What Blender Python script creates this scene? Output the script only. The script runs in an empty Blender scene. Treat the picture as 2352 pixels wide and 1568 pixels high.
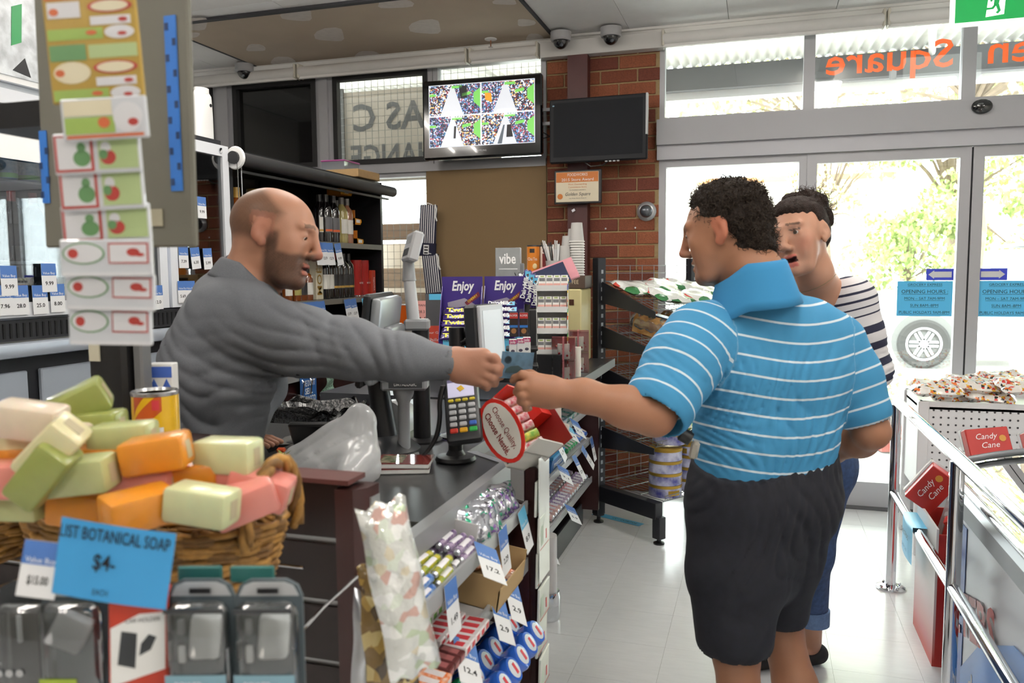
import bpy, bmesh, math, random
import numpy as np
from mathutils import Vector, Matrix, Euler
random.seed(7); np.random.seed(7)
S = bpy.context.scene
COL = S.collection
# ---------------------------------------------------------------- camera
FPX, YAW, PIT, ROL, CH = 1847.16, .29856, .08764, -.00737, 1.4704
_f = Vector((-math.sin(YAW)*math.cos(PIT), math.cos(YAW)*math.cos(PIT), -math.sin(PIT)))
_r = Vector((math.cos(YAW), math.sin(YAW), 0)); _u = _r.cross(_f)
CR = _r*math.cos(ROL)+_u*math.sin(ROL); CU = _u*math.cos(ROL)-_r*math.sin(ROL); CF = _f
CP = Vector((0, 0, CH))
cd = bpy.data.cameras.new('camera'); cam = bpy.data.objects.new('camera', cd); COL.objects.link(cam)
cd.sensor_width = 36; cd.lens = FPX/2352*36; cd.clip_start = .05; cd.clip_end = 200
cd.dof.use_dof = True; cd.dof.focus_distance = 3.3; cd.dof.aperture_fstop = 4.8
cam.matrix_world = Matrix(((CR.x, CU.x, -CF.x, CP.x), (CR.y, CU.y, -CF.y, CP.y), (CR.z, CU.z, -CF.z, CP.z), (0, 0, 0, 1)))
S.camera = cam
# ---------------------------------------------------------------- world, light, exposure
S.view_settings.view_transform = 'Standard'; S.view_settings.look = 'None'
S.view_settings.exposure = 0.5; S.view_settings.gamma = 1.0; S.view_settings.use_curve_mapping = False
wd = bpy.data.worlds.new('sky'); S.world = wd; wd.use_nodes = True
wd.node_tree.nodes['Background'].inputs[0].default_value = (.93, .97, 1, 1)
wd.node_tree.nodes['Background'].inputs[1].default_value = 13.0
S.cycles.max_bounces = 8; S.cycles.transparent_max_bounces = 24; S.cycles.diffuse_bounces = 4
S.cycles.caustics_reflective = False; S.cycles.caustics_refractive = False
S.cycles.sample_clamp_indirect = 6
YF, ZC = 5.31, 2.99
def area(name, loc, rot, sx, sy, e, col=(1, 1, 1)):
    l = bpy.data.lights.new(name, 'AREA'); l.shape = 'RECTANGLE'; l.size = sx; l.size_y = sy; l.energy = e; l.color = col
    o = bpy.data.objects.new(name, l); COL.objects.link(o); o.location = loc; o.rotation_euler = rot; return o
FLUO = [(-3.1, 1.6), (-1.6, .2), (-1.35, 2.9), (.35, 1.1), (.4, -1.6), (-1.6, -1.9), (2.2, 1.6), (2.2, -1), (-2.5, 3.1), (.45, 3.2)]   # ceiling battens of the shop
for i, (x, y) in enumerate(FLUO):
    area('fluorescent_light', (x, y, ZC-.075), (0, 0, 0), .22, 1.2, 3, (1, .98, .94))
sun = bpy.data.lights.new('sun', 'SUN'); sun.energy = 9.0; sun.angle = .3; sun.color = (1, .97, .9)
so = bpy.data.objects.new('sun', sun); COL.objects.link(so); so.rotation_euler = (math.radians(38), 0, math.radians(160))
# ---------------------------------------------------------------- helpers
def ray(x, y): return CR*((x-1176)/FPX)-CU*((y-784)/FPX)+CF
def aY(x, y, Y): d = ray(x, y); return CP+d*(Y/d.y)
def aX(x, y, X): d = ray(x, y); return CP+d*(X/d.x)
def aZ(x, y, Z): d = ray(x, y); return CP+d*((Z-CH)/d.z)
def aD(x, y, D): return CP+ray(x, y)*D
def Tm(x=0, y=0, z=0): return Matrix.Translation((x, y, z))
def Rm(rx=0, ry=0, rz=0): return Euler((rx, ry, rz)).to_matrix().to_4x4()
def TR(loc, rx=0, ry=0, rz=0): return Matrix.Translation(loc)@Rm(rx, ry, rz)
def Sm(x, y, z): return Matrix.Diagonal((x, y, z, 1))
def frame(o, x, z):   # matrix from origin, x axis, approximate z axis
    x = Vector(x).normalized(); z = Vector(z); y = z.cross(x).normalized(); z = x.cross(y)
    return Matrix(((x.x, y.x, z.x, o[0]), (x.y, y.y, z.y, o[1]), (x.z, y.z, z.z, o[2]), (0, 0, 0, 1)))
def rgb(h):
    h = h.lstrip('#'); c = [int(h[i:i+2], 16)/255 for i in (0, 2, 4)]
    return tuple(v/12.92 if v <= .04045 else ((v+.055)/1.055)**2.4 for v in c)
MATS = {}
def mat(name, col='808080', rough=.5, metal=0, var=0, vs=20, bump=0, bs=60, emit=0, trans=0, coat=0, spec=.5, col2=None, attr=None, stretch=None, sss=0):
    if name in MATS: return MATS[name]
    m = bpy.data.materials.new(name); m.use_nodes = True; MATS[name] = m
    nt = m.node_tree; N = nt.nodes; L = nt.links; b = N['Principled BSDF']
    c = rgb(col) if isinstance(col, str) else col
    b.inputs['Base Color'].default_value = (*c, 1); b.inputs['Roughness'].default_value = rough
    b.inputs['Metallic'].default_value = metal; b.inputs['Specular IOR Level'].default_value = spec
    b.inputs['Coat Weight'].default_value = coat; b.inputs['Transmission Weight'].default_value = trans
    if sss: b.inputs['Subsurface Weight'].default_value = sss; b.inputs['Subsurface Radius'].default_value = (.01, .004, .002)
    if emit: b.inputs['Emission Color'].default_value = (*c, 1); b.inputs['Emission Strength'].default_value = emit
    tc = N.new('ShaderNodeTexCoord'); src = tc.outputs['Object']
    if stretch:
        mp = N.new('ShaderNodeMapping'); mp.inputs['Scale'].default_value = stretch; L.new(src, mp.inputs['Vector']); src = mp.outputs['Vector']
    if attr:
        a = N.new('ShaderNodeAttribute'); a.attribute_name = attr; L.new(a.outputs['Color'], b.inputs['Base Color']); base = a.outputs['Color']
    else: base = None
    if var or col2:
        n = N.new('ShaderNodeTexNoise'); n.inputs['Scale'].default_value = vs; n.inputs['Detail'].default_value = 4; L.new(src, n.inputs['Vector'])
        mx = N.new('ShaderNodeMix'); mx.data_type = 'RGBA'
        rr = N.new('ShaderNodeMapRange'); rr.inputs[1].default_value = .35; rr.inputs[2].default_value = .65; L.new(n.outputs['Fac'], rr.inputs[0]); L.new(rr.outputs[0], mx.inputs['Factor'])
        if base is not None:
            mx.blend_type = 'MULTIPLY'; L.new(base, mx.inputs['A']); mx.inputs['B'].default_value = (1-var, 1-var, 1-var, 1)
        else:
            c2 = rgb(col2) if col2 else tuple(v*(1-var) for v in c)
            mx.inputs['A'].default_value = (*c, 1); mx.inputs['B'].default_value = (*c2, 1)
        L.new(mx.outputs['Result'], b.inputs['Base Color'])
    if bump:
        n2 = N.new('ShaderNodeTexNoise'); n2.inputs['Scale'].default_value = bs; n2.inputs['Detail'].default_value = 3; L.new(src, n2.inputs['Vector'])
        bp = N.new('ShaderNodeBump'); bp.inputs['Strength'].default_value = bump; bp.inputs['Distance'].default_value = .01; L.new(n2.outputs['Fac'], bp.inputs['Height']); L.new(bp.outputs['Normal'], b.inputs['Normal'])
    return m
def clear(name, tint='ffffff', gloss=.12, rough=.02, haze=0, bump=0, bs=60):   # thin clear sheet: transmits straight, reflects a little, optional haze
    if name in MATS: return MATS[name]
    m = bpy.data.materials.new(name); m.use_nodes = True; MATS[name] = m
    nt = m.node_tree; N = nt.nodes; L = nt.links; N.remove(N['Principled BSDF']); out = N['Material Output']
    t = N.new('ShaderNodeBsdfTransparent'); t.inputs[0].default_value = (*rgb(tint), 1)
    g = N.new('ShaderNodeBsdfGlossy'); g.inputs['Roughness'].default_value = rough
    fr = N.new('ShaderNodeFresnel'); fr.inputs[0].default_value = 1.45
    ad = N.new('ShaderNodeMath'); ad.operation = 'MULTIPLY_ADD'; ad.inputs[1].default_value = .8; ad.inputs[2].default_value = gloss*.3; L.new(fr.outputs[0], ad.inputs[0])
    mx = N.new('ShaderNodeMixShader'); L.new(ad.outputs[0], mx.inputs[0]); L.new(t.outputs[0], mx.inputs[1]); L.new(g.outputs[0], mx.inputs[2])
    last = mx
    if haze:
        d = N.new('ShaderNodeBsdfDiffuse'); d.inputs[0].default_value = (*rgb(tint), 1)
        tl = N.new('ShaderNodeBsdfTranslucent'); tl.inputs[0].default_value = (*rgb(tint), 1)
        m1 = N.new('ShaderNodeMixShader'); m1.inputs[0].default_value = .4; L.new(d.outputs[0], m1.inputs[1]); L.new(tl.outputs[0], m1.inputs[2])
        m2 = N.new('ShaderNodeMixShader'); m2.inputs[0].default_value = haze; L.new(mx.outputs[0], m2.inputs[1]); L.new(m1.outputs[0], m2.inputs[2]); last = m2
    if bump:
        tc = N.new('ShaderNodeTexCoord'); n2 = N.new('ShaderNodeTexNoise'); n2.inputs['Scale'].default_value = bs; n2.inputs['Detail'].default_value = 2; bp = N.new('ShaderNodeBump'); bp.inputs['Strength'].default_value = bump; bp.inputs['Distance'].default_value = .01; L.new(tc.outputs['Object'], n2.inputs[0]); L.new(n2.outputs[0], bp.inputs['Height'])
        for nd in N:
            if nd.type in ('BSDF_GLOSSY', 'BSDF_DIFFUSE', 'BSDF_TRANSLUCENT'): L.new(bp.outputs[0], nd.inputs['Normal'])
    L.new(last.outputs[0], out.inputs[0]); return m
def backlit(name, col, f=.5, rough=.5):   # thin sheet that lets daylight glow through from behind
    if name in MATS: return MATS[name]
    m = mat(name, col, rough); nt = m.node_tree; N = nt.nodes; b = N['Principled BSDF']; tl = N.new('ShaderNodeBsdfTranslucent'); tl.inputs[0].default_value = (*[v**.5 for v in rgb(col)], 1); mx = N.new('ShaderNodeMixShader'); mx.inputs[0].default_value = f
    nt.links.new(b.outputs[0], mx.inputs[1]); nt.links.new(tl.outputs[0], mx.inputs[2]); nt.links.new(mx.outputs[0], N['Material Output'].inputs[0]); return m
class MB:
    def __init__(s): s.v = []; s.f = []; s.mi = []; s.k = 0; s.base = None
    def add(s, vs, fs, M=None):
        o = len(s.v)
        if s.base is not None: M = s.base@M if M is not None else s.base
        s.v += [tuple(M@Vector(v)) for v in vs] if M is not None else [tuple(v) for v in vs]
        s.f += [tuple(i+o for i in f) for f in fs]; s.mi += [s.k]*len(fs); return s
    def box(s, x0, x1, y0, y1, z0, z1, M=None):
        v = [(x, y, z) for z in (z0, z1) for y in (y0, y1) for x in (x0, x1)]
        return s.add(v, [(0, 2, 3, 1), (4, 5, 7, 6), (0, 1, 5, 4), (2, 6, 7, 3), (0, 4, 6, 2), (1, 3, 7, 5)], M)
    def cb(s, sx, sy, sz, M=None, c=(0, 0, 0)): return s.box(c[0]-sx/2, c[0]+sx/2, c[1]-sy/2, c[1]+sy/2, c[2]-sz/2, c[2]+sz/2, M)
    def bev(s, sx, sy, sz, b, M=None, c=(0, 0, 0), n=1):   # box with rounded edges, centred on c
        bm = bmesh.new(); bmesh.ops.create_cube(bm, size=1)
        for v in bm.verts: v.co = Vector((v.co.x*sx+c[0], v.co.y*sy+c[1], v.co.z*sz+c[2]))
        bmesh.ops.bevel(bm, geom=bm.edges[:]+bm.verts[:], offset=b, segments=n, profile=.5, affect='EDGES')
        bm.verts.index_update(); vs = [v.co.copy() for v in bm.verts]; fs = [tuple(v.index for v in f.verts) for f in bm.faces]; bm.free()
        return s.add(vs, fs, M)
    def cyl(s, p0, p1, r0, r1=None, n=12, M=None):
        r1 = r0 if r1 is None else r1; p0 = Vector(p0); p1 = Vector(p1); d = (p1-p0)
        q = d.to_track_quat('Z', 'Y').to_matrix()
        v = []
        for p, r in ((p0, r0), (p1, r1)):
            for i in range(n):
                a = 2*math.pi*i/n; v.append(p+q@Vector((r*math.cos(a), r*math.sin(a), 0)))
        f = [(i, (i+1) % n, n+(i+1) % n, n+i) for i in range(n)]+[tuple(range(n-1, -1, -1)), tuple(range(n, 2*n))]
        return s.add(v, f, M)
    def lathe(s, prof, n=16, M=None, a0=0, a1=2*math.pi, caps=True):
        full = abs(a1-a0-2*math.pi) < 1e-6; m = n if full else n+1
        v = [(r*math.cos(a0+(a1-a0)*i/n), r*math.sin(a0+(a1-a0)*i/n), z) for r, z in prof for i in range(m)]
        f = []
        for j in range(len(prof)-1):
            for i in range(n):
                a, b = j*m+i, j*m+(i+1) % m
                f.append((a, b, b+m, a+m))
        if full and caps:
            if prof[0][0] > 1e-5: f.append(tuple(range(n-1, -1, -1)))
            if prof[-1][0] > 1e-5: f.append(tuple(range((len(prof)-1)*m, len(prof)*m)))
        return s.add(v, f, M)
    def tube(s, pts, r, n=6, M=None, closed=False, caps=True):
        P = [Vector(p) for p in pts]; k = len(P); v = []; up = None
        for i, p in enumerate(P):
            a = P[(i-1) % k] if closed or i > 0 else p; b = P[(i+1) % k] if closed or i < k-1 else p
            t = (b-a).normalized() if (b-a).length > 1e-9 else Vector((0, 0, 1))
            if up is None: up = Vector((0, 0, 1)) if abs(t.z) < .9 else Vector((1, 0, 0))
            x = up.cross(t).normalized(); up = t.cross(x).normalized()
            rr = r[i] if hasattr(r, '__len__') else r
            for j in range(n):
                an = 2*math.pi*j/n; v.append(p+x*(rr*math.cos(an))+up*(rr*math.sin(an)))
        f = []
        for i in range(k if closed else k-1):
            for j in range(n):
                a = i*n+j; b = i*n+(j+1) % n; c = ((i+1) % k)*n; f.append((a, b, c+(j+1) % n, c+j))
        if caps and not closed: f += [tuple(range(n-1, -1, -1)), tuple(range((k-1)*n, k*n))]
        return s.add(v, f, M)
    def prism(s, poly, z0, z1, M=None):
        n = len(poly); v = [(x, y, z0) for x, y in poly]+[(x, y, z1) for x, y in poly]
        f = [(i, (i+1) % n, n+(i+1) % n, n+i) for i in range(n)]+[tuple(range(n-1, -1, -1)), tuple(range(n, 2*n))]
        return s.add(v, f, M)
    def sph(s, c, r, n=12, m=8, M=None):
        r = r if hasattr(r, '__len__') else (r, r, r)
        prof = [(math.sin(math.pi*j/m), -math.cos(math.pi*j/m)) for j in range(m+1)]
        L = Tm(*c)@Sm(*r); return s.lathe([(max(a, 1e-6), b) for a, b in prof], n, M@L if M is not None else L)
    def grid(s, fn, nu, nv, M=None, wrap=False):
        v = [fn(i/nu, j/nv) for j in range(nv+1) for i in range(nu+(0 if wrap else 1))]; w = nu if wrap else nu+1
        f = [(j*w+i, j*w+(i+1) % w, (j+1)*w+(i+1) % w, (j+1)*w+i) for j in range(nv) for i in range(nu)]
        return s.add(v, f, M)
    def mesh(s, name, mats, smooth=None):
        me = bpy.data.meshes.new(name); me.from_pydata(s.v, [], s.f)
        for m in (mats if isinstance(mats, (list, tuple)) else [mats]): me.materials.append(m)
        if any(s.mi): me.polygons.foreach_set('material_index', s.mi)
        if smooth is not None:
            me.polygons.foreach_set('use_smooth', [True]*len(me.polygons))
            if smooth < 3: me.set_sharp_from_angle(angle=smooth)
        me.update(); return me
    def build(s, name, mats, parent=None, M=None, smooth=None, **t):
        return obj(name, s.mesh(name, mats, smooth), parent, M, **t)
def obj(name, me, parent=None, M=None, label=None, cat=None, group=None, kind=None):
    o = bpy.data.objects.new(name, me); COL.objects.link(o)
    if parent is not None: o.parent = parent
    if M is not None: o.matrix_basis = M
    if label: o['label'] = label
    if cat: o['category'] = cat
    if group: o['group'] = group
    if kind: o['kind'] = kind
    return o
def thing(name, label, cat, M=None, group=None, kind=None, parent=None): return obj(name, None, parent, M, label, cat, group, kind)
def copy_tree(o, M=None, label=None, group=None, parent=None):
    c = o.copy(); COL.objects.link(c)
    if parent is not None: c.parent = parent
    if M is not None: c.matrix_basis = M
    if label: c['label'] = label
    if group: c['group'] = group
    for ch in list(o.children): copy_tree(ch, parent=c)
    return c
TXT = {}
def text_mesh(s, m, bold=0.0, ext=0.0002, align='CENTER', shear=0, key=None, space=1):   # lettering, cap height about .7 of size 1
    k = (s, m.name, bold, ext, align, shear, space)
    if k in TXT: return TXT[k]
    cu = bpy.data.curves.new('t', 'FONT'); cu.body = s; cu.size = 1; cu.extrude = ext; cu.offset = bold; cu.align_x = align; cu.align_y = 'CENTER'; cu.shear = shear; cu.resolution_u = 2; cu.space_character = space
    o = bpy.data.objects.new('t', cu)
    me = bpy.data.meshes.new_from_object(o); bpy.data.objects.remove(o); bpy.data.curves.remove(cu)
    me.name = 'lettering'; me.materials.clear(); me.materials.append(m); TXT[k] = me; return me
def text(s, m, parent, M, h, w=None, bold=0.0, name='lettering', **kw):   # h = size; w = wanted total width; text lies in local xy
    me = text_mesh(s, m, bold, **kw); xs = [v.co.x for v in me.vertices]; sx = h
    if w and xs: sx = w/max(1e-6, max(xs)-min(xs))
    return obj(name, me, parent, M@Sm(sx, h, h))
INK = mat('black_ink', '15151a', .6); WHITE_INK = mat('white_ink', 'f2f2f2', .5)
# sparse smooth-surface mesher: signed distance primitives -> one continuous quad mesh
def smin(a, b, k):
    if k <= 0: return np.minimum(a, b)
    h = np.clip(.5+.5*(b-a)/k, 0, 1); return b+(a-b)*h-k*h*(1-h)
def cone_sdf(P, a, b, ra, rb):
    a = np.array(a, np.float32); b = np.array(b, np.float32); ba = b-a; t = np.clip(((P-a)@ba)/max(1e-9, float(ba@ba)), 0, 1)
    return np.linalg.norm(P-a-t[..., None]*ba, axis=-1)-(ra+(rb-ra)*t)
def ell_sdf(P, c, r, R=None):
    q = P-np.array(c, np.float32)
    if R is not None: q = q@np.array(R, np.float32)
    r = np.array(r, np.float32); k0 = np.linalg.norm(q/r, axis=-1); k1 = np.linalg.norm(q/(r*r), axis=-1)
    return k0*(k0-1)/np.maximum(k1, 1e-6)
def surface(fn, lo, hi, h):   # fn(points)->signed distance; block-sparse surface nets
    lo = np.array(lo, float); n = np.ceil((np.array(hi)-lo)/h).astype(int)+1; B = 12
    nb = (n+B-1)//B; ctr = np.stack(np.meshgrid(*[np.arange(k) for k in nb], indexing='ij'), -1).reshape(-1, 3)
    cp = (lo+(ctr*B+B/2)*h).astype(np.float32); d = np.concatenate([fn(c) for c in np.array_split(cp, max(1, len(cp)//40000))]); sel = np.abs(d) < B*h*1.1+getattr(fn, 'slack', .006); act = ctr[sel]; rad = B*h*.87
    D = fn.table(cp[sel]) if hasattr(fn, 'table') else None
    g = np.stack(np.meshgrid(*[np.arange(B+1)]*3, indexing='ij'), -1).reshape(-1, 3)
    big = nb*B+2; ids = []; pos = []; quads = []; g32 = (g*h).astype(np.float32)
    def gid(c): return (c[..., 0]*big[1]+c[..., 1])*big[2]+c[..., 2]
    offs = [(0, 0, 0), (1, 0, 0), (0, 1, 0), (1, 1, 0), (0, 0, 1), (1, 0, 1), (0, 1, 1), (1, 1, 1)]
    edges = [(a, b) for a in range(8) for b in range(a+1, 8) if bin(a ^ b).count('1') == 1]
    for bi, b in enumerate(act):
        o = b*B; P = g32+(lo+o*h).astype(np.float32); v = (fn(P, D[bi], rad) if D is not None else fn(P)).reshape(B+1, B+1, B+1)
        ins = v < 0
        if ins.all() or not ins.any(): continue
        cv = np.stack([v[x:B+x, y:B+y, z:B+z] for x, y, z in offs], -1); s = (cv < 0).sum(-1)
        cc = np.argwhere((s > 0) & (s < 8))
        if not len(cc): continue
        w = cv[cc[:, 0], cc[:, 1], cc[:, 2]]; acc = np.zeros((len(cc), 3)); cnt = np.zeros(len(cc))
        for a, e in edges:
            m = (w[:, a] < 0) != (w[:, e] < 0); t = w[:, a]/np.where(m, w[:, a]-w[:, e], 1)
            p = np.array(offs[a])+t[:, None]*(np.array(offs[e])-np.array(offs[a])); acc[m] += p[m]; cnt[m] += 1
        ids.append(gid(cc+o)); pos.append(lo+(cc+o+acc/cnt[:, None])*h)
        for ax in range(3):
            sl = [slice(0, B)]*3; s2 = list(sl); s2[ax] = slice(1, B+1)
            ch = ins[tuple(sl)] != ins[tuple(s2)]; e = np.argwhere(ch)
            if not len(e): continue
            flip = ins[tuple(sl)][ch]; u1 = np.zeros(3, int); u2 = np.zeros(3, int); u1[(ax+1) % 3] = 1; u2[(ax+2) % 3] = 1
            c = e+o; q = np.stack([gid(c-u1-u2), gid(c-u2), gid(c), gid(c-u1)], -1); q[~flip] = q[~flip][:, ::-1]; quads.append(q)
    ids = np.concatenate(ids); pos = np.concatenate(pos); q = np.concatenate(quads)
    od = np.argsort(ids); ids = ids[od]; pos = pos[od]; k = np.searchsorted(ids, q); k = np.clip(k, 0, len(ids)-1)
    ok = (ids[k] == q).all(1); return pos, k[ok]
def np_mesh(name, pos, quads, mats, cols=None, relax=0):
    me = bpy.data.meshes.new(name); nv, nq = len(pos), len(quads)
    for _ in range(relax):
        I = np.concatenate([quads[:, a] for a in range(4)]+[quads[:, (a+1) % 4] for a in range(4)]); J = np.concatenate([quads[:, (a+1) % 4] for a in range(4)]+[quads[:, a] for a in range(4)])
        cnt = np.bincount(I, minlength=nv); acc = np.stack([np.bincount(I, weights=pos[J, c], minlength=nv) for c in range(3)], 1)
        pos = pos*.5+.5*acc/np.maximum(cnt, 1)[:, None]
    me.vertices.add(nv); me.vertices.foreach_set('co', pos.astype(np.float32).ravel())
    me.loops.add(nq*4); me.loops.foreach_set('vertex_index', quads.astype(np.int32).ravel())
    me.polygons.add(nq); me.polygons.foreach_set('loop_start', np.arange(0, nq*4, 4, dtype=np.int32))
    me.polygons.foreach_set('use_smooth', np.ones(nq, bool)); me.update(calc_edges=True)
    for m in (mats if isinstance(mats, (list, tuple)) else [mats]): me.materials.append(m)
    if cols is not None:
        a = me.color_attributes.new('Col', 'FLOAT_COLOR', 'POINT'); a.data.foreach_set('color', np.hstack([cols, np.ones((nv, 1))]).astype(np.float32).ravel())
    return me
def vnoise(P, s, seed=0):   # cheap smooth pseudo noise from sines
    rs = np.random.RandomState(seed); a = np.zeros(P.shape[:-1], P.dtype)
    for k in range(5):
        w = rs.normal(size=3); w = (w/np.linalg.norm(w)*s*(.7+.6*rs.rand())).astype(P.dtype); a = a+np.sin(P@w+P.dtype.type(rs.rand()*6.28))
    return a/5
class Sdf:
    def __init__(s): s.p = []; s.disp = None
    def cone(s, a, b, ra, rb, k=.02): s.p.append((0, np.array(a, np.float32), np.array(b, np.float32), ra, rb, k)); return s
    def chain(s, pts, rs, k=.02):
        for i in range(len(pts)-1): s.cone(pts[i], pts[i+1], rs[i], rs[i+1], k)
        return s
    def ell(s, c, r, R=None, k=.02): s.p.append((1, np.array(c, np.float32), np.array(r, np.float32), None if R is None else np.array(R, np.float32), 0, k)); return s
    def sub(s, c, r, R=None, k=.008): s.p.append((2, np.array(c, np.float32), np.array(r, np.float32), None if R is None else np.array(R, np.float32), 0, k)); return s
    def subcone(s, a, b, ra, rb, k=.004): s.p.append((3, np.array(a, np.float32), np.array(b, np.float32), ra, rb, k)); return s
    def cut(s, c, n, k=.004): s.p.append((4, np.array(c, np.float32), np.array(n, np.float32)/np.linalg.norm(n), 0, 0, k)); return s   # remove the side the normal points to
    def one(s, q, P):
        t = q[0]
        if t in (0, 3): return cone_sdf(P, q[1], q[2], q[3], q[4])
        if t in (1, 2): return ell_sdf(P, q[1], q[2], q[3])
        return -((P-q[1])@q[2])
    slack = .03
    def table(s, C): return np.stack([s.one(q, C) for q in s.p], 1)
    def __call__(s, P, d0=None, rad=0):
        if d0 is not None:
            dm = min(d for d, q in zip(d0, s.p) if q[0] < 2)
            use = [q for d, q in zip(d0, s.p) if (q[0] < 2 and d < dm+2*rad+q[5]) or (q[0] >= 2 and d < rad+q[5])]
        else: use = s.p
        v = None
        for q in use:
            d = s.one(q, P)
            if q[0] < 2: v = d if v is None else smin(v, d, q[5])
            elif v is not None: v = -smin(-v, d, q[5])
        if s.disp is not None and d0 is not None: v = v+s.disp(P)
        return v
    def bounds(s, m=.03):
        A = []
        for q in s.p:
            if q[0] == 0: A += [q[1]-q[3], q[1]+q[3], q[2]-q[4], q[2]+q[4]]
            elif q[0] == 1: r = q[2].max(); A += [q[1]-r, q[1]+r]
        A = np.array(A); return A.min(0)-m, A.max(0)+m
    def mesh(s, name, h, mats, colf=None, org=(0, 0, 0), relax=1):
        pos, q = surface(s, *s.bounds(), h); cols = colf(pos) if colf else None; return np_mesh(name, pos-np.array(org), q, mats, cols, relax)
def folds(P, c, d, amp, freq, rad, seed=0):   # directional cloth folds around a centre c, creases running along d
    c = np.array(c, np.float32); m = P.mean(0)-c if len(P) < 4000 else None
    if m is not None and float(np.sqrt((m*m).sum())) > 2.2*rad+.05: return np.float32(0)
    rs = np.random.RandomState(seed); q = P-c; d = np.array(d, np.float32); d /= np.linalg.norm(d); e = np.cross(d, np.array(CF, np.float32)); e /= np.linalg.norm(e)
    x = q@e.astype(np.float32); a = q@d; w = np.exp(-(q*q).sum(-1)/np.float32(rad*rad)); f = np.sin(np.float32(freq)*x*(1+.6*np.sin(a*9+seed))+1.5*np.sin(a*17+x*23+seed*2.1)+np.float32(rs.rand()*6))
    return np.float32(amp)*w*(1-1.7*np.sqrt(np.abs(f)+.03))
# ================================================================ SETTING
ALU = mat('grey_aluminium', 'a9a9ad', .45, .35, bump=.02, bs=300); ALUL = mat('pale_aluminium', 'b9b9be', .4, .2)
BLK = mat('black_frame', '1b1b1c', .5); GLASS = clear('window_glass', 'f6faf8', .25, .01)
WHITEP = mat('white_paint', 'e3e1de', .6, var=.04, vs=3); DRED = mat('dark_red_paint', '4c2423', .45, var=.15, vs=8)
# ---- floor with vinyl tiles
fl = MB().box(-4.6, 3.6, -3, YF+.06, -.05, -.0012).build('floor', mat('tile_joint', '8f8f8d', .8), kind='structure')
FT = mat('vinyl_tile', 'dfe0e1', .22, var=.05, vs=9, bump=.015, bs=25, spec=.45, stretch=(1, 6, 1))
tile = MB().box(.0005, .3045, .0005, .3045, -.0012, 0).mesh('tile', FT)
for i in range(-1, 9):
    for j in range(-4, 9): obj('tile', tile, fl, Tm(-.632+(i-1)*.305, 3.98-j*.305-.305+.305, 0) @ Rm(0, 0, 0))
MB().box(-4.6, -1.243, -3, 5.3, -.0012, 0).box(-1.243, 1.807, -3, 1.54, -.0012, 0).box(1.807, 3.6, -3, 5.3, -.0012, 0).build('plain_vinyl', FT, fl)
MB().box(-.3, 2.4, 5.22, 5.40, 0, .006).build('door_track', mat('track_grey', '55565a', .6, .3), fl)
# ---- ceiling
ce = MB().box(-4.6, 3.6, -3, YF+.06, ZC+.012, ZC+.06).build('ceiling', mat('ceiling_void', '4a4a4c', .9), kind='structure')
CT = mat('ceiling_tile', 'f0f0f0', .85, var=.03, vs=14, bump=.05, bs=200); CT2 = mat('ceiling_tile_b', 'e9e8e7', .85, var=.03, vs=10)
ctm = [MB().box(.0015, .6085, .0015, 1.2185, 0, .012).mesh('ceiling_tile', m) for m in (CT, CT2)]
for i in range(13):
    for j in range(7): obj('ceiling_tile', ctm[(i*3+j) % 2], ce, Tm(-4.48+i*.61, 5.30-1.22*(j+1), ZC))
PB = mat('raw_plasterboard', 'b5a592', .9, var=.05, vs=5); PLS = mat('plaster_patch', 'cbc3bc', .9, var=.08, vs=30)
MB().box(-3.552, -1.318, 4.24, 5.285, ZC-.012, ZC+.001).build('plasterboard_panel', PB, ce)
m = MB().box(-3.57, -1.30, 4.20, 4.24, ZC-.016, ZC).box(-1.318, -1.30, 4.24, 5.29, ZC-.014, ZC).box(-3.57, -3.552, 4.24, 5.29, ZC-.014, ZC).box(-3.57, -1.3, 5.285, 5.292, ZC-.014, ZC)
m.build('shadow_gap', mat('gap_black', '2c2c30', .8), ce)
for (x, y, w, h) in [(445, 55, 75, 28), (683, 35, 80, 26), (907, 8, 90, 22), (758, 80, 75, 30), (578, 60, 1, 1), (587, 110, 48, 16), (650, 140, 62, 18), (845, 127, 66, 18), (978, 62, 80, 32), (1208, 52, 46, 16), (1228, 87, 44, 18), (1042, 112, 36, 8), (440, 80, 40, 12), (1160, 4, 60, 14)]:
    if w < 5: continue
    a = aZ(x-w*.45, y, ZC-.012); b = aZ(x+w*.45, y, ZC-.012); c = aZ(x, y-h/2, ZC-.012); d = aZ(x, y+h/2, ZC-.012)
    pts = []; C0 = (a+b)/2; ex = (b-a)/2; ey = (c-d)/2
    for k in range(14):
        an = 2*math.pi*k/14; rr = 1+.12*math.sin(3*an+x); q = C0+ex*(abs(math.cos(an))**.7*math.copysign(1, math.cos(an)))*rr+ey*(abs(math.sin(an))**.7*math.copysign(1, math.sin(an)))*rr; pts.append((q.x, q.y))
    MB().prism(pts[::-1], ZC-.0128, ZC-.0119).build('plaster_patch', PLS, ce)
FIXT = MB().bev(.14, 1.3, .06, .01).mesh('batten', mat('lamp_white', 'f2f2f2', .5))
TUBE = MB().cyl((0, -.58, 0), (0, .58, 0), .014, n=10).mesh('tube', mat('fluo_tube', 'fff8ee', .4, emit=34), .6)
for i, (x, y) in enumerate(FLUO):
    ft = obj('fluorescent_batten', FIXT, ce, Tm(x, y, ZC-.036))
    for dx in (-.115, .115): obj('tube', TUBE, ft, Tm(dx, 0, -.055))
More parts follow.
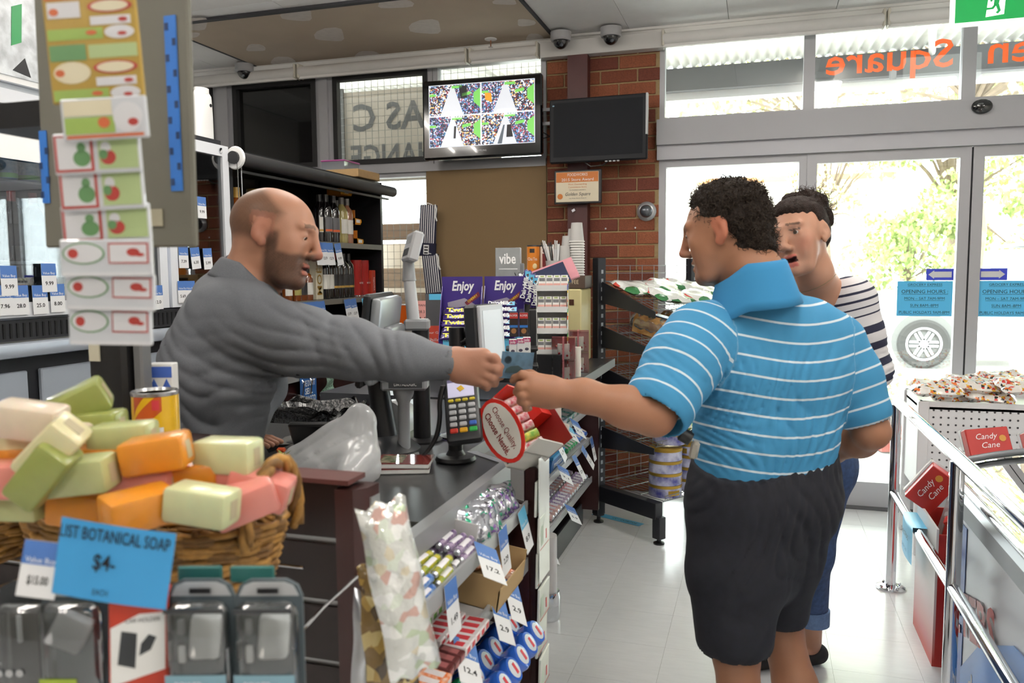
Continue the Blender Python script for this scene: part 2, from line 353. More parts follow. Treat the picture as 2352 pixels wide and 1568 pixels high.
# ---- side and back walls of the shop (behind the fittings and the viewer)
MB().box(-4.6, -4.5, -3, YF, 0, ZC).build('wall_left', WHITEP, kind='structure')
MB().box(3.5, 3.6, -3, YF, 0, ZC).build('wall_right', WHITEP, kind='structure')
MB().box(-4.6, 3.6, -3.1, -3, 0, ZC).build('wall_back', mat('wall_back_paint', 'a9a59c', .8), kind='structure')
# ---- front wall: brick pier, boards
MORT = mat('mortar', '9a8460', .95, var=.15, vs=60, bump=.2, bs=200)
wf = MB().box(-1.37, -.63, YF-.035, YF+.2, 0, 2.95).build('wall_front', MORT, kind='structure')
BRM = [mat('brick_%d' % i, c, .85, var=.28, vs=120, bump=.35, bs=160) for i, c in enumerate(['84492f', '7a412b', '8d5034', '70392a', '95573a'])]
def brick(w, m): return MB().bev(w, .03, .076, .003).mesh('brick', m)
BK = [brick(.23, m) for m in BRM]; BH = {}
z = .043; row = 0
while z < 2.9:
    x = -1.37-(.12 if row % 2 else 0.0)+.005
    while x < -.63:
        a, b = max(x, -1.37), min(x+.23, -.63)
        if b-a > .02:
            k = random.randrange(5); w = round(b-a, 3)
            me = BK[k] if abs(w-.23) < .001 else BH.setdefault((w, k), brick(w, BRM[k]))
            obj('brick', me, wf, Tm((a+b)/2, YF-.027-random.random()*.002, z))
        x += .24
    z += .086; row += 1
MB().box(-1.208, -1.077, YF-.13, YF-.04, 0, 2.846).build('steel_column', DRED, wf)
MB().box(-2.236, -1.372, YF-.05, YF-.02, .9, 2.178).build('brown_board', mat('hardboard', '7d6646', .8, var=.12, vs=300, bump=.05), wf)
MB().box(-4.5, -1.37, YF-.02, YF+.12, 0, 1.22).build('dado_panel', mat('dado', '6d6a66', .8), wf)
PIN = mat('pin_white', 'e8e8ee', .4)
for px, py in ((1391, 525), (1459, 523)): MB().sph(aY(px, py, YF-.045), .006, 8, 6).build('screw_plug', PIN, wf)
MB().cb(.022, .003, .016, TR(aY(1317, 483, YF-.142), 0, -.5, 0)).build('paper_tab', PIN, wf)
# trim
MB().box(-4.5, 2.6, YF-.06, YF+.02, 2.935, ZC).box(-4.5, 2.6, YF-.075, YF-.06, 2.975, ZC).build('trim_1', WHITEP, kind='structure')
MB().box(-1.39, -.60, YF-.13, YF-.05, 2.845, 2.94).build('trim_2', mat('pelmet', 'c9c7c4', .6, var=.05, vs=4), kind='structure')
BL = mat('blind_cloth', 'dedcd9', .7, var=.04, vs=10)
def blind(x0, x1, lab):
    t = thing('roller_blind', lab, 'blind', Tm(x0, YF-.12, 2.895), 'rolled blinds along the front windows')
    MB().cyl((0, 0, 0), (x1-x0, 0, 0), .036, n=16).build('roll', BL, t, smooth=.6)
    MB().box(0, x1-x0, -.012, .012, -.05, -.034).build('bottom_bar', WHITEP, t)
    for e in (0, x1-x0): MB().bev(.016, .085, .1, .006, c=(e, .01, .005)).build('bracket', mat('bracket_cream', 'cfcabd', .5), t)
blind(-4.3, -3.20, 'rolled up pale blind at the far left above the dark window')
blind(-3.17, -1.90, 'rolled up pale blind above the mesh screened window left of the lit screen')
blind(-1.87, -1.41, 'short rolled up blind between the lit screen and the brick pier')
blind(-.60, .655, 'rolled up white blind above the transom next to the brick pier')
blind(.68, 2.0, 'rolled up white blind above the door near the exit sign')
WN = [0]
def window(x0, x1, z0, z1, fr=.03, m=ALU, inner=None, pane=GLASS, y=YF, dep=.07, bars=True):
    WN[0] += 1; t = thing('window_%d' % WN[0], None, None, Tm(x0, y, z0), kind='structure'); W, H = x1-x0, z1-z0
    MB().box(0, W, -dep/2, dep/2, 0, fr).box(0, W, -dep/2, dep/2, H-fr, H).box(0, fr, -dep/2, dep/2, fr, H-fr).box(W-fr, W, -dep/2, dep/2, fr, H-fr).build('window_frame', m, t)
    a = fr
    if inner:
        MB().box(a, W-a, -dep*.65, dep*.1, a, a+inner).box(a, W-a, -dep*.65, dep*.1, H-a-inner, H-a).box(a, a+inner, -dep*.65, dep*.1, a+inner, H-a-inner).box(W-a-inner, W-a, -dep*.65, dep*.1, a+inner, H-a-inner).build('sash', BLK, t); a += inner
    MB().box(a, W-a, -.003, .003, a, H-a).build('pane', pane, t); return t
DKG = mat('dark_tinted_glass', '060606', .05, spec=.6)
window(-4.45, -3.93, 2.2, 2.9, .04, inner=.03, pane=DKG)
window(-3.83, -3.06, 2.2, 2.9, .035, inner=.035, pane=DKG)
window(-2.99, -2.185, 2.2, 2.9, .035, inner=.035)
window(-2.18, -1.375, 2.2, 2.9, .035)
MB().box(-3.93, -3.83, YF-.06, YF+.06, 1.2, 2.95).box(-3.06, -2.99, YF-.06, YF+.06, 1.2, 2.95).box(-4.5, -1.375, YF-.055, YF+.06, 2.165, 2.215).build('trim_3', ALU, kind='structure')
window(-3.83, -2.99, 1.2, 2.17, .035, pane=DKG); window(-2.99, -2.21, 1.2, 2.17, .035)
# transoms, header, fixed light, sliding doors
window(-.63, .262, 2.40, 2.95, .032); window(.262, 1.118, 2.40, 2.95, .032); window(1.118, 2.2, 2.40, 2.95, .04)
hd = MB().box(-.64, 2.4, YF-.10, YF+.05, 2.255, 2.412).build('trim_4', mat('header_alu', 'a3a3a7', .5, .15), kind='structure')
MB().box(-.64, 2.4, YF-.07, YF+.05, 2.165, 2.255).build('header_lower', mat('header_lower', 'b4b4ba', .45, .15), hd)
window(-.63, .262, .02, 2.165, .045)
def door(n, x0, x1):
    t = thing('door_%d' % n, None, None, Tm(x0, YF-.02, .012), kind='structure'); W = x1-x0; H = 2.15; a = .058
    MB().box(0, a, -.022, .022, 0, H).build('stile', ALU, t); MB().box(W-a, W, -.022, .022, 0, H).build('stile', ALU, t)
    MB().box(a, W-a, -.022, .022, H-a, H).build('top_rail', ALU, t); MB().box(a, W-a, -.022, .022, 0, .15).build('bottom_rail', ALUL, t)
    MB().box(a, W-a, -.003, .003, .15, H-a).build('pane', GLASS, t)
    return t
door(1, .262, 1.152); d2 = door(2, 1.162, 2.06)
MB().box(1.152, 1.162, YF-.035, YF-.005, .012, 2.16).build('rubber_seal', mat('rubber', '1c1c20', .7), d2, Tm(-1.162, -(YF-.02), -.012))
MB().box(2.06, 2.4, YF-.05, YF+.05, 0, 2.17).build('trim_5', ALU, kind='structure')
MB().box(2.2, 3.6, YF-.02, YF+.1, 0, ZC).build('wall_front_side', WHITEP, kind='structure')
# ---- outside: ground, awning, fence, mesh, trees, cars
gr = MB().box(-14, 26, YF+.06, 70, -.08, -.03).build('ground', mat('concrete_ground', 'a9a6a0', .9, var=.12, vs=2), kind='structure')
aw = thing('awning', 'corrugated metal verandah roof seen through the upper front windows', 'awning', Tm(0, YF+.12, 3.12))
CORR = mat('corrugated_white', 'd9d9d6', .5, var=.1, vs=3)
MB().grid(lambda u, v: (-6+10*u, v*1.45, .014*math.sin(u*10/.076*2*math.pi)), 1050, 1).build('roof_sheet', CORR, aw, smooth=3)
MB().box(-6, 4, 1.38, 1.46, -.20, -.02).build('beam', mat('beam_grey', '5c5d62', .6, var=.1, vs=4), aw)
MB().box(-6, 4, 1.46, 1.6, -.26, -.19).build('gutter', mat('gutter_white', 'cdcdd0', .5), aw)
MB().box(-6, 4, .25, .33, -.10, -.015).build('purlin', mat('purlin_grey', '8e8d8c', .7), aw)
for x in (.95, -2.4): MB().cyl((x, 0, -.12), (x+.25, 1.4, -.05), .025, n=8).build('strut', CORR, aw)
for i, (x0, x1) in enumerate(((.5, 1.35), (1.5, 2.3))):
    bt = thing('batten_light', 'long plastic batten light under the verandah, %s' % ('behind the orange letters' if i == 0 else 'nearer the exit sign'), 'light', Tm((x0+x1)/2, YF+1.42, 2.84)); MB().bev(x1-x0, .09, .06, .025, n=2).build('diffuser', mat('diffuser', 'dcdcdc', .3), bt, smooth=.6); MB().box(-.02, .02, -.02, .06, .02, .12).build('bracket', ALU, bt)
fn = thing('timber_fence', 'weathered timber slat fence outside the mesh window behind the till', 'fence', Tm(-3.3, 6.35, 0))
PLK = [mat('plank_%d' % i, c, .85, var=.25, vs=6, stretch=(1, 8, 8)) for i, c in enumerate(['8a7059', '7d6048', '96795c', '6f5744'])]
for i, (z0, z1) in enumerate([(.7, .86), (.885, .99), (1.01, 1.14), (1.17, 1.29), (1.33, 1.50), (1.74, 1.88)]):
    MB().bev(2.6, .035, z1-z0, .004, Tm(1.0, random.random()*.03, (z0+z1)/2)).build('plank', PLK[i % 4], fn)
for x in (-.1, 1.35, 2.2): MB().box(x, x+.07, .04, .11, 0, 2.0).build('post', PLK[3], fn)
MB().box(-3.3, -1.5, 6.62, 6.7, 0, 1.72).build('outside_board', mat('cream_board', 'd8d3c8', .8), label='pale board standing behind the timber slats outside', cat='board')
mm = MB(); x = -3.0
while x < -1.38: mm.box(x-.0012, x+.0012, 0, .0024, 1.2, 2.95); x += .052
z = 1.2
while z < 2.95: mm.box(-3.0, -1.38, 0, .0024, z-.0012, z+.0012); z += .052
mm.build('security_mesh', mat('galv_wire', '8c8a86', .5, .6), None, Tm(0, YF+.14, 0), label='galvanised security mesh over the windows behind the till', cat='mesh')
sg = thing('gas_sign', 'tan sign board with dark mirrored letters outside the mesh window', 'sign', Tm(-2.78, 6.0, 2.3))
MB().box(-.75, .85, 0, .04, -.1, .62).build('board', mat('sign_tan', '9c8f80', .8), sg)
SGL = mat('sign_letter', '4a4744', .8)
text('GAS C', SGL, sg, TR((.02, -.004, .40), math.pi/2, 0, 0)@Sm(-1, 1, 1), .30, .84, bold=.02)
text('CHANGE', SGL, sg, TR((.02, -.004, .09), math.pi/2, 0, 0)@Sm(-1, 1, 1), .26, .9, bold=.02)
MB().box(-.56, -.48, -.02, .0, -2.32, .65).build('post', mat('sign_post', '56534f', .7), sg)
# parked white wagon, seen side on through the door
CW = mat('car_white', 'eef0f2', .15, coat=.6); CG = mat('car_glass', '7f8a90', .08); TY = mat('tyre', '3a3938', .85); AL = mat('alloy', 'c9cacd', .4, .15)
def wheel(parent, M):
    w = MB().lathe([(.20, -.1), (.33, -.11), (.365, -.08), (.37, 0), (.365, .08), (.33, .11), (.20, .1)], 32, M, caps=False).build('tyre', TY, parent, smooth=.6)
    MB().lathe([(.24, .03), (.0, .03)], 32, M).build('brake_disc', mat('brake_dark', '45464a', .6), parent); r = MB().lathe([(.215, .10), (.245, .11), (.25, .105), (.24, .03), (.215, .03), (.215, .10)], 32, M, caps=False)
    for k in range(6):
        a = k*math.pi/3
        for s in (-.03, .03): r.cb(.2, .035, .03, M@Rm(0, 0, a)@Tm(.13, s, .085))
    r.lathe([(.065, .06), (.06, .11), (0, .112)], 16, M)
    r.build('rim', AL, parent, smooth=.6)
cr = thing('white_wagon', 'white four wheel drive parked across the street outside the glass door', 'car', TR((4.3, 12.6, 0)))
prof = [(-2.3, .45), (-2.35, .95), (-2.2, 1.05), (-1.1, 1.15), (-.45, 1.72), (1.9, 1.76), (2.25, 1.1), (2.3, .45)]
MB().prism([(x, z) for x, z in prof], -.9, .9, Rm(math.pi/2, 0, 0)).build('body', CW, cr)
MB().prism([(-.95, 1.17), (-.38, 1.64), (.3, 1.66), (.3, 1.17)], .9, .912, Rm(math.pi/2, 0, 0)).build('window', CG, cr); MB().prism([(.4, 1.17), (.4, 1.66), (1.8, 1.67), (2.0, 1.17)], .9, .912, Rm(math.pi/2, 0, 0)).build('window', CG, cr)
MB().box(-.2, 1.8, -.75, .75, 1.78, 1.82).build('roof_rack', AL, cr)
for x in (-1.45, 1.55):
    MB().lathe([(.44, -.02), (.44, .03), (.37, .03)], 28, Tm(x, -.9, .37)@Rm(math.pi/2, 0, 0)).build('wheel_arch', mat('arch', '6a6a68', .9), cr)
    wheel(cr, Tm(x, -.86, .34)@Rm(math.pi/2, 0, 0))
cr.location.x = aZ(2117, 845, -.03).x+1.45; cr.location.y = aZ(2117, 845, -.03).y+.86
c2 = thing('silver_hatchback', 'pale car parked at the kerb, cut off at the right edge', 'car', TR((3.95, 9.6, 0), 0, 0, 0))
MB().prism([(-1.2, .35), (-1.3, .75), (-.9, .92), (.1, 1.0), (.8, 1.42), (2.5, 1.42), (2.6, .35)], -.8, .8, Rm(math.pi/2, 0, 0)).build('body', mat('car_silver', 'dfe2e6', .12, .2, coat=.6), c2)
MB().prism([(.2, 1.02), (.85, 1.37), (1.8, 1.37), (1.8, 1.02)], .8, .81, Rm(math.pi/2, 0, 0)).build('window', CG, c2)
MB().bev(.25, .05, .14, .02, Tm(-1.0, -.8, .72)).build('headlamp', mat('lamp_glass', 'b9bdc2', .1), c2)
wheel(c2, Tm(-.55, -.72, .29)@Rm(math.pi/2, 0, 0)@Sm(.8, .8, .8)); wheel(c2, Tm(1.7, -.72, .29)@Rm(math.pi/2, 0, 0)@Sm(.8, .8, .8))
LEAF = [mat('leaf_%d' % i, c, .7, var=.2, vs=3) for i, c in enumerate(['a3b26c', 'b8c07e', '8fa45e', 'c6caa0', 'd0b484'])]
BARK = mat('bark', '7a6a5a', .9, var=.3, vs=12)
def tree(name, label, loc, h, rx, rz, n, trunk, kinds=(0, 1, 2), size=.10, branch=True, group=None):
    t = thing(name, label, 'tree' if trunk > .04 else 'shrub', Tm(*loc), group)
    tb = MB(); cz = h-rz
    tb.tube([(0, 0, 0), (.05*rx, 0, cz*.4), (-.04*rx, .03, cz*.8), (0, 0, cz+rz*.5)], [trunk, trunk*.8, trunk*.6, trunk*.2], 8)
    clumps = []
    for k in range(26):
        a = random.random()*6.28; e = random.uniform(-.9, 1); rr = random.random()**.4
        c = Vector((rx*rr*math.cos(a)*math.sqrt(1-e*e*.8), rx*rr*math.sin(a)*math.sqrt(1-e*e*.8), cz+rz*e*rr)); clumps.append((c, random.uniform(.22, .4)*rx))
        if branch: tb.tube([(0, 0, cz*.7), (c.x*.5, c.y*.5, (cz*.75+c.z)/2), tuple(c)], [trunk*.35, trunk*.2, trunk*.06], 5)
    tb.build('trunk', BARK, t)
    lb = MB()
    for i in range(n):
        c, r = clumps[i % 26]; d = Vector((random.gauss(0, 1), random.gauss(0, 1), random.gauss(0, .8))).normalized()*r*random.random()**.35
        s = size*random.uniform(.6, 1.3); M = Tm(*(c+d))@Rm(random.random()*6.28, random.random()*6.28, random.random()*6.28)
        lb.k = random.choice(kinds); lb.add([(-s*.5, 0, 0), (0, s*.32, s*.08), (s*.5, 0, 0), (0, -s*.32, s*.08)], [(0, 1, 2, 3)], M)
    o = lb.build('foliage', LEAF, t, kind='stuff'); return t
tree('plane_tree', 'leafy street tree spreading above the door beyond the verandah', (2.42, 11.1, -.03), 6.6, 2.7, 1.7, 5200, .09, (0, 1, 3), .16)
tree('plane_tree', 'pale leafed tree branching behind the glass beside the brick pier', (.64, 13, -.03), 7.2, 2.4, 1.9, 3600, .08, (1, 3), .16)
tree('cypress', 'tall feathery green tree filling the right hand door pane', (6.6, 17.5, -.03), 8.0, 2.4, 3.8, 9000, .2, (0, 1, 2), .17)
tree('cypress', 'feathery pale tree behind the opening hours sign on the left door', (4.35, 21.6, -.03), 8.0, 1.9, 3.8, 6500, .18, (0, 1, 2, 3), .17)
tree('garden_shrub', 'round green shrub beyond the white wagon', (2.75, 17.2, -.03), 3.0, 1.1, 1.2, 2500, .05, (0, 2), .14)
tree('autumn_tree', 'pale autumn tree with rusty leaves behind the woman', (1.5, 20.9, -.03), 6.2, 1.6, 2.2, 3200, .1, (3, 4, 1), .15)
MB().box(-6, 3.4, 24, 24.3, 0, 3.9).build('far_wall', mat('far_render', 'efe6da', .9), label='pale rendered building with a low parapet across the street', cat='building')
MB().box(-6, 3.4, 23.9, 24.4, 3.9, 4.05).build('parapet', mat('parapet_tile', 'c98f62', .9), bpy.data.objects['far_wall'])
sp = thing('street_sign', 'white street sign on a post beyond the right door', 'sign', Tm(*aZ(2318, 668, .9).xy, -.03) if False else Tm(4.05, 12.0, -.03))
MB().cyl((0, 0, 0), (0, 0, 1.75), .03, n=10).build('post', mat('sign_pole', 'd6d6d6', .5), sp); MB().box(-.11, .11, -.04, -.03, 1.35, 1.75).build('plate', mat('sign_plate', 'f4f4f4', .4), sp)
rp = thing('red_pallet', 'low red painted pallet on the pavement outside the door', 'pallet', TR((1.35, 7.35, -.03), 0, 0, .25))
RP = mat('pallet_red', 'a84d40', .8, var=.2, vs=20)
for i in range(4): MB().bev(.9, .11, .025, .004, Tm(0, -.2+i*.15, .13)).build('deck_board', RP, rp)
for x in (-.4, 0, .4): MB().bev(.09, .5, .1, .004, Tm(x, .03, .06)).build('bearer', RP, rp)
text('PROPERTY', mat('pallet_print', 'd8b0a6', .8), rp, TR((.12, -.275, .07), math.pi/2), .06, .3)
FLW = [mat('flower_%d' % i, c, .7) for i, c in enumerate(['e9b8a0', 'f0e6dc', 'd98f6a', 'a9c08a'])]
for i in range(7):
    pl = thing('potted_flower', 'potted pale flowering seedling standing on the red pallet', 'plant', Tm(.98+.125*i, 7.25+.16*(i % 2), .115), 'seedlings on the pallet')
    MB().lathe([(.04, 0), (.055, .1), (.05, .1)], 10).build('pot', mat('pot_dark', '5a4b42', .8), pl)
    b = MB()
    for k in range(46):
        b.k = random.choice((0, 1, 2, 3, 3)); M = Tm(random.uniform(-.055, .055), random.uniform(-.055, .055), .16+random.random()*.3)@Rm(random.random()*6, random.random()*6, 0); b.add([(-.025, 0, 0), (0, .02, .005), (.025, 0, 0), (0, -.02, .005)], [(0, 1, 2, 3)], M)
    b.build('bloom', FLW, pl)
# ---- lettering and signs on the glass
OR = backlit('orange_vinyl', 'ff6a08', .5)
lt = thing('window_lettering', 'orange vinyl shop name on the transom glass, seen mirrored', 'lettering', Tm(1.047, YF+.006, 2.70))
text('Square', OR, lt, TR((-.345, 0, 0), math.pi/2, 0, 0)@Sm(-1, 1, 1), .225, .69, bold=.012, name='word')
text('Golden', OR, lt, TR((.545, 0, 0), math.pi/2, 0, 0)@Sm(-1, 1, 1), .225, .74, bold=.012, name='word')
SBL = mat('sign_blue', '58b4dc', .4); SBG = backlit('sign_blue_glass', '58b4dc', .3); ARB = backlit('arrow_blue', '3b46c0', .3); SW = backlit('sign_white', 'f5f6f8', .3)
for k, (x, lab) in enumerate(((.787, 'left'), (1.216, 'right'))):
    t = thing('opening_hours_sign', 'blue opening hours notice on the %s sliding door' % lab, 'sign', TR((x+.149, YF-.026, 1.288)))
    MB().box(-.149, .149, -.001, 0, -.104, .104).build('sheet', SBG, t)
    for i, (s, h, w) in enumerate((('GROCERY EXPRESS', .021, .185), ('OPENING HOURS :', .03, .25), ('MON – SAT 7AM-9PM', .023, .215), ('SUN 8AM–8PM', .023, .15), ('PUBLIC HOLDAYS 9AM-8PM', .023, .27))):
        z = .082-i*.041; text(s, INK, t, TR((.0, -.0014, z), math.pi/2), h, w); MB().box(-w/2, w/2, -.0013, -.001, z-h*.52, z-h*.45).build('underline', INK, t)
    a = thing('arrow_sign', 'purple and white sticker with an arrow pointing %s above the opening hours' % lab, 'sign', TR((1.014 if k == 0 else 1.29, YF-.026, 1.43)))
    MB().box(-.073, .073, -.001, 0, -.034, .034).build('sticker', ARB, a)
    s = -1 if k == 0 else 1
    MB().prism([(s*.062*p, q) for p, q in ((1, 0), (.5, .025), (.5, .017), (-1, .017), (-1, -.017), (.5, -.017), (.5, -.025))][::s], .001, .0016, Rm(math.pi/2, 0, 0)).build('arrow', SW, a)
# exit sign
ex = thing('exit_sign', 'green running man exit sign hanging from the ceiling at top right', 'sign', TR((.905, 4.6, 2.76), 0, 0, 0))
EG = mat('exit_green', '0f9a4a', .4, emit=.35); EW = mat('exit_white', 'f2f5ee', .4, emit=.6)
MB().bev(.46, .03, .19, .006, c=(.21, .016, 0)).build('housing', EW, ex); MB().box(0, .42, -.002, 0, -.078, .078).build('face', EG, ex)
MB().prism([(.135, -.062), (.215, -.054), (.222, .066), (.148, .066)], .002, .003, Rm(math.pi/2, 0, 0)).build('doorway', EW, ex)
r = MB(); R2 = Rm(math.pi/2, 0, 0)
r.prism([(.185+.011*math.cos(a*.52), .052+.011*math.sin(a*.52)) for a in range(12)], .003, .004, R2)
for q in ([(.172, .035), (.197, .037), (.19, -.005), (.168, -.01)], [(.176, .036), (.150, .022), (.156, .008), (.163, .013), (.162, .018), (.178, .026)], [(.192, .036), (.208, .022), (.222, .026), (.221, .018), (.206, .013), (.19, .024)], [(.168, -.008), (.182, -.006), (.168, -.026), (.135, -.028), (.128, -.018), (.16, -.018)], [(.176, -.006), (.191, -.004), (.2, -.036), (.188, -.05), (.178, -.044), (.187, -.034)]): r.prism(q, .003, .004, R2)
r.build('running_figure', EG, ex)
for x in (.05, .37): MB().cyl((x, .016, .09), (x, .016, ZC-2.76), .006, n=8).build('hanger', ALU, ex)
# ================================================================ FITTINGS
LAM = mat('dark_red_laminate', '301413', .35, var=.12, vs=30, stretch=(1, 1, 8)); CTOP = mat('counter_black', '3a3b3d', .28, var=.12, vs=60, spec=.5)
EDG = mat('counter_edge_metal', 'b4b6b8', .3, .6); STEEL = mat('stainless', 'bcc5d2', .35, .35, bump=.02, bs=8, stretch=(1, 1, 30)); CHR = mat('chrome', 'dcdee2', .08, 1)
BPL = mat('black_plastic', '18181a', .4, bump=.03, bs=400); GPL = mat('grey_plastic', '8d9093', .45); LGP = mat('light_grey_plastic', 'b5b7ba', .4); WPL = mat('white_plastic', 'e9e9e8', .35)
CARD = mat('cardboard', 'ab8c62', .85, var=.1, vs=30); PAPER = mat('paper_white', 'ececea', .6); BLUEP = mat('ticket_blue', '4a74b8', .5)
CLR = clear('clear_plastic', 'ffffff', .3, .08); CLRH = clear('clear_hazy', 'f4f6f8', .4, .15, haze=.35)
CZ = .97
# ---- till counter
ct = thing('till_counter', 'dark red till counter with black top and metal edge between the two men', 'counter', Tm(-.8, 1.2, 0))
def cbx(t, name, m, x0, x1, y0, y1, z0, z1): return MB().box(x0+.8, x1+.8, y0-1.2, y1-1.2, z0, z1).build(name, m, t)
MB().prism([(-.5, .25), (.16, .25), (.16, .76), (.03, .86), (.03, 1.7), (-.5, 1.7), (-.5, 1.10), (-.85, 1.10), (-.85, .84), (-.5, .84)], CZ-.038, CZ).build('worktop', CTOP, ct)
MB().box(.16, .19, .12, .76, CZ-.042, CZ+.003).build('edge_strip', EDG, ct); MB().prism([(.16, .76), (.19, .76), (.06, .87), (.03, .86)], CZ-.042, CZ+.003).build('edge_strip', EDG, ct)
cbx(ct, 'body', LAM, -1.28, -.80, 1.45, 2.9, .1, CZ-.04); cbx(ct, 'plinth', BPL, -1.24, -.80, 1.45, 2.9, 0, .1)
mat('corner_white', 'cfcccb', .45)
# ---- stepped sweets rack on the customer side of the counter
rk = thing('sweets_rack', 'stepped sweets rack hung on the customer side of the till counter', 'rack', Tm(-.75, 1.2, 0))
SHM = mat('rack_shelf_white', 'c9c9cb', .4, .1); SH = [(-.55, .882, .915), (-.55, .735, .765), (-.55, .555, .585), (-.55, .39, .42)]
for x, zf, zb in SH:
    MB().add([(0, 0, zb), (0, .70, zb), (x+.75, .70, zf), (x+.75, 0, zf), (0, 0, zb-.006), (0, .70, zb-.006), (x+.75, .70, zf-.006), (x+.75, 0, zf-.006)], [(0, 3, 2, 1), (4, 5, 6, 7), (0, 1, 5, 4), (2, 3, 7, 6), (1, 2, 6, 5), (3, 0, 4, 7)]).build('shelf', SHM, rk)
    MB().box(x+.75-.002, x+.75+.004, 0, .70, zf-.02, zf+.014).build('ticket_strip', clear('strip_clear', 'f0f2f4', .4, .1, haze=.45), rk)
MB().box(-.02, .0, 0, .7, .1, .93).build('back_panel', LAM, rk)
MB().prism([(0, .08), (.205, .08), (.205, .885), (0, .93)], -.70, -.716, Rm(math.pi/2, 0, 0)).build('end_panel', LAM, rk)
MB().box(.0, .19, 0, .72, 0, .1).build('plinth', BPL, rk); MB().box(.19, .2, 0, .73, .02, .1).build('kick_strip', EDG, rk)
MB().bev(.035, .018, .95, .005, Tm(.205, .727, .5)).build('end_upright', LAM, rk)
# ---- second counter with sweets rack, towards the brick pier
c2u = thing('far_counter', 'second dark red sweets counter standing before the brick pier', 'counter', Tm(-.9, 3.1, 0))
def cb2(name, m, x0, x1, y0, y1, z0, z1): return MB().box(x0+.9, x1+.9, y0-3.1, y1-3.1, z0, z1).build(name, m, c2u)
cb2('worktop', mat('far_top', '35363a', .3), -1.75, -.79, 2.95, 4.50, CZ-.04, CZ); MB().box(.11, .125, -.15, 1.40, CZ-.042, CZ+.003).build('edge_strip', mat('edge_dark', '5b5e60', .4, .4), c2u)
cb2('back_panel', LAM, -1.22, -1.2, 2.95, 4.48, .1, CZ-.04); cb2('end_panel', LAM, -1.2, -.86, 4.45, 4.48, .1, CZ-.04); cb2('end_panel', LAM, -1.2, -.92, 3.16, 3.19, .1, CZ-.04)
cb2('plinth', BPL, -1.2, -.965, 3.16, 4.48, 0, .1); cb2('kick_strip', mat('kick_steel', '45474b', .4, .3), -.965, -.955, 3.16, 4.48, .005, .13); cb2('recess_board', LAM, -1.1, -1.08, 3.16, 4.45, .1, .3)
S2 = [(-.90, .70), (-.90, .517), (-.90, .283)]
for x, z in S2:
    MB().add([(-.3, .08, z+.05), (-.3, 1.35, z+.05), (0, 1.35, z), (0, .08, z), (-.3, .08, z+.044), (-.3, 1.35, z+.044), (0, 1.35, z-.006), (0, .08, z-.006)], [(0, 3, 2, 1), (4, 5, 6, 7), (0, 1, 5, 4), (2, 3, 7, 6), (1, 2, 6, 5), (3, 0, 4, 7)]).build('shelf', SHM, c2u)
    MB().box(-.002, .004, .08, 1.35, z-.02, z+.014).build('ticket_strip', MATS['strip_clear'], c2u)
MB().cyl((.06, .1, .1), (.06, .1, .36), .045, n=20).build('corner_post', MATS['corner_white'], c2u, smooth=.6)
MB().lathe([(.055, 0), (.06, .02), (.06, .1), (.055, .12)], 20, Tm(.06, .1, 0)).build('chrome_skirt', CHR, c2u, smooth=.6)
MB().bev(.05, .012, .2, .004, Tm(.0, 1.388, .25)).build('corner_guard', BPL, c2u)
# ---- slatwall end unit facing the viewer
eu = thing('slatwall_unit', 'dark brown slatwall end unit under the soap baskets', 'display unit', Tm(-.9, 1.15, 0))
SLW = mat('slatwall_brown', '1f0f0e', .4, var=.15, vs=20)
zz = [1.13, 1.027, .92, .815, .71, .60, .45]
for a, b in zip(zz[:-1], zz[1:]): MB().box(-.9, .245, 0, .02, b+.006, a-.006).build('slat', SLW, eu)
for z in zz[1:]: MB().box(-.9, .245, .008, .022, z-.006, z+.006).build('groove_channel', EDG, eu)
MB().box(-.9, .245, .022, .04, .1, 1.13).build('back_board', SLW, eu); MB().box(-.9, .27, -.01, .05, 1.126, 1.134).build('cap_strip', mat('cap_brown', '5a3330', .4), eu)
MB().prism([(.245, -.01), (.275, -.005), (.292, .015), (.295, .05), (.245, .05)], .02, 1.118).build('bullnose_post', mat('bullnose', '381a18', .35, var=.1, vs=10, stretch=(8, 8, 1)), eu, smooth=.7)
MB().box(.288, .296, .02, .05, .02, 1.10).build('metal_trim', EDG, eu)
MB().box(-.9, -.12, .04, .27, 1.11, 1.13).build('top_ledge', LAM, eu)
for x in (-.70, -.42, -.15, .12): MB().box(x-.003, x+.003, -.31, 0, 1.012, 1.018).build('wire_bracket', CHR, eu)
for y in (-.30, -.2, -.1): MB().cyl((-.9, y, 1.02), (.24, y, 1.02), .0025, n=6).build('shelf_wire', CHR, eu)
for z in (.022, .05): pass
for (x, z) in ((-.045, 1.02), (.12, 1.02)):
    MB().tube([(x, 0, z), (x, -.05, z), (x-.01, -.22, z-.035), (x-.01, -.235, z-.02)], .002, 6).build('peg_hook', CHR, eu)
MB().tube([(.29, .02, .985), (.26, -.08, .95), (.22, -.26, .875)], .003, 6).build('peg_hook', CHR, eu)
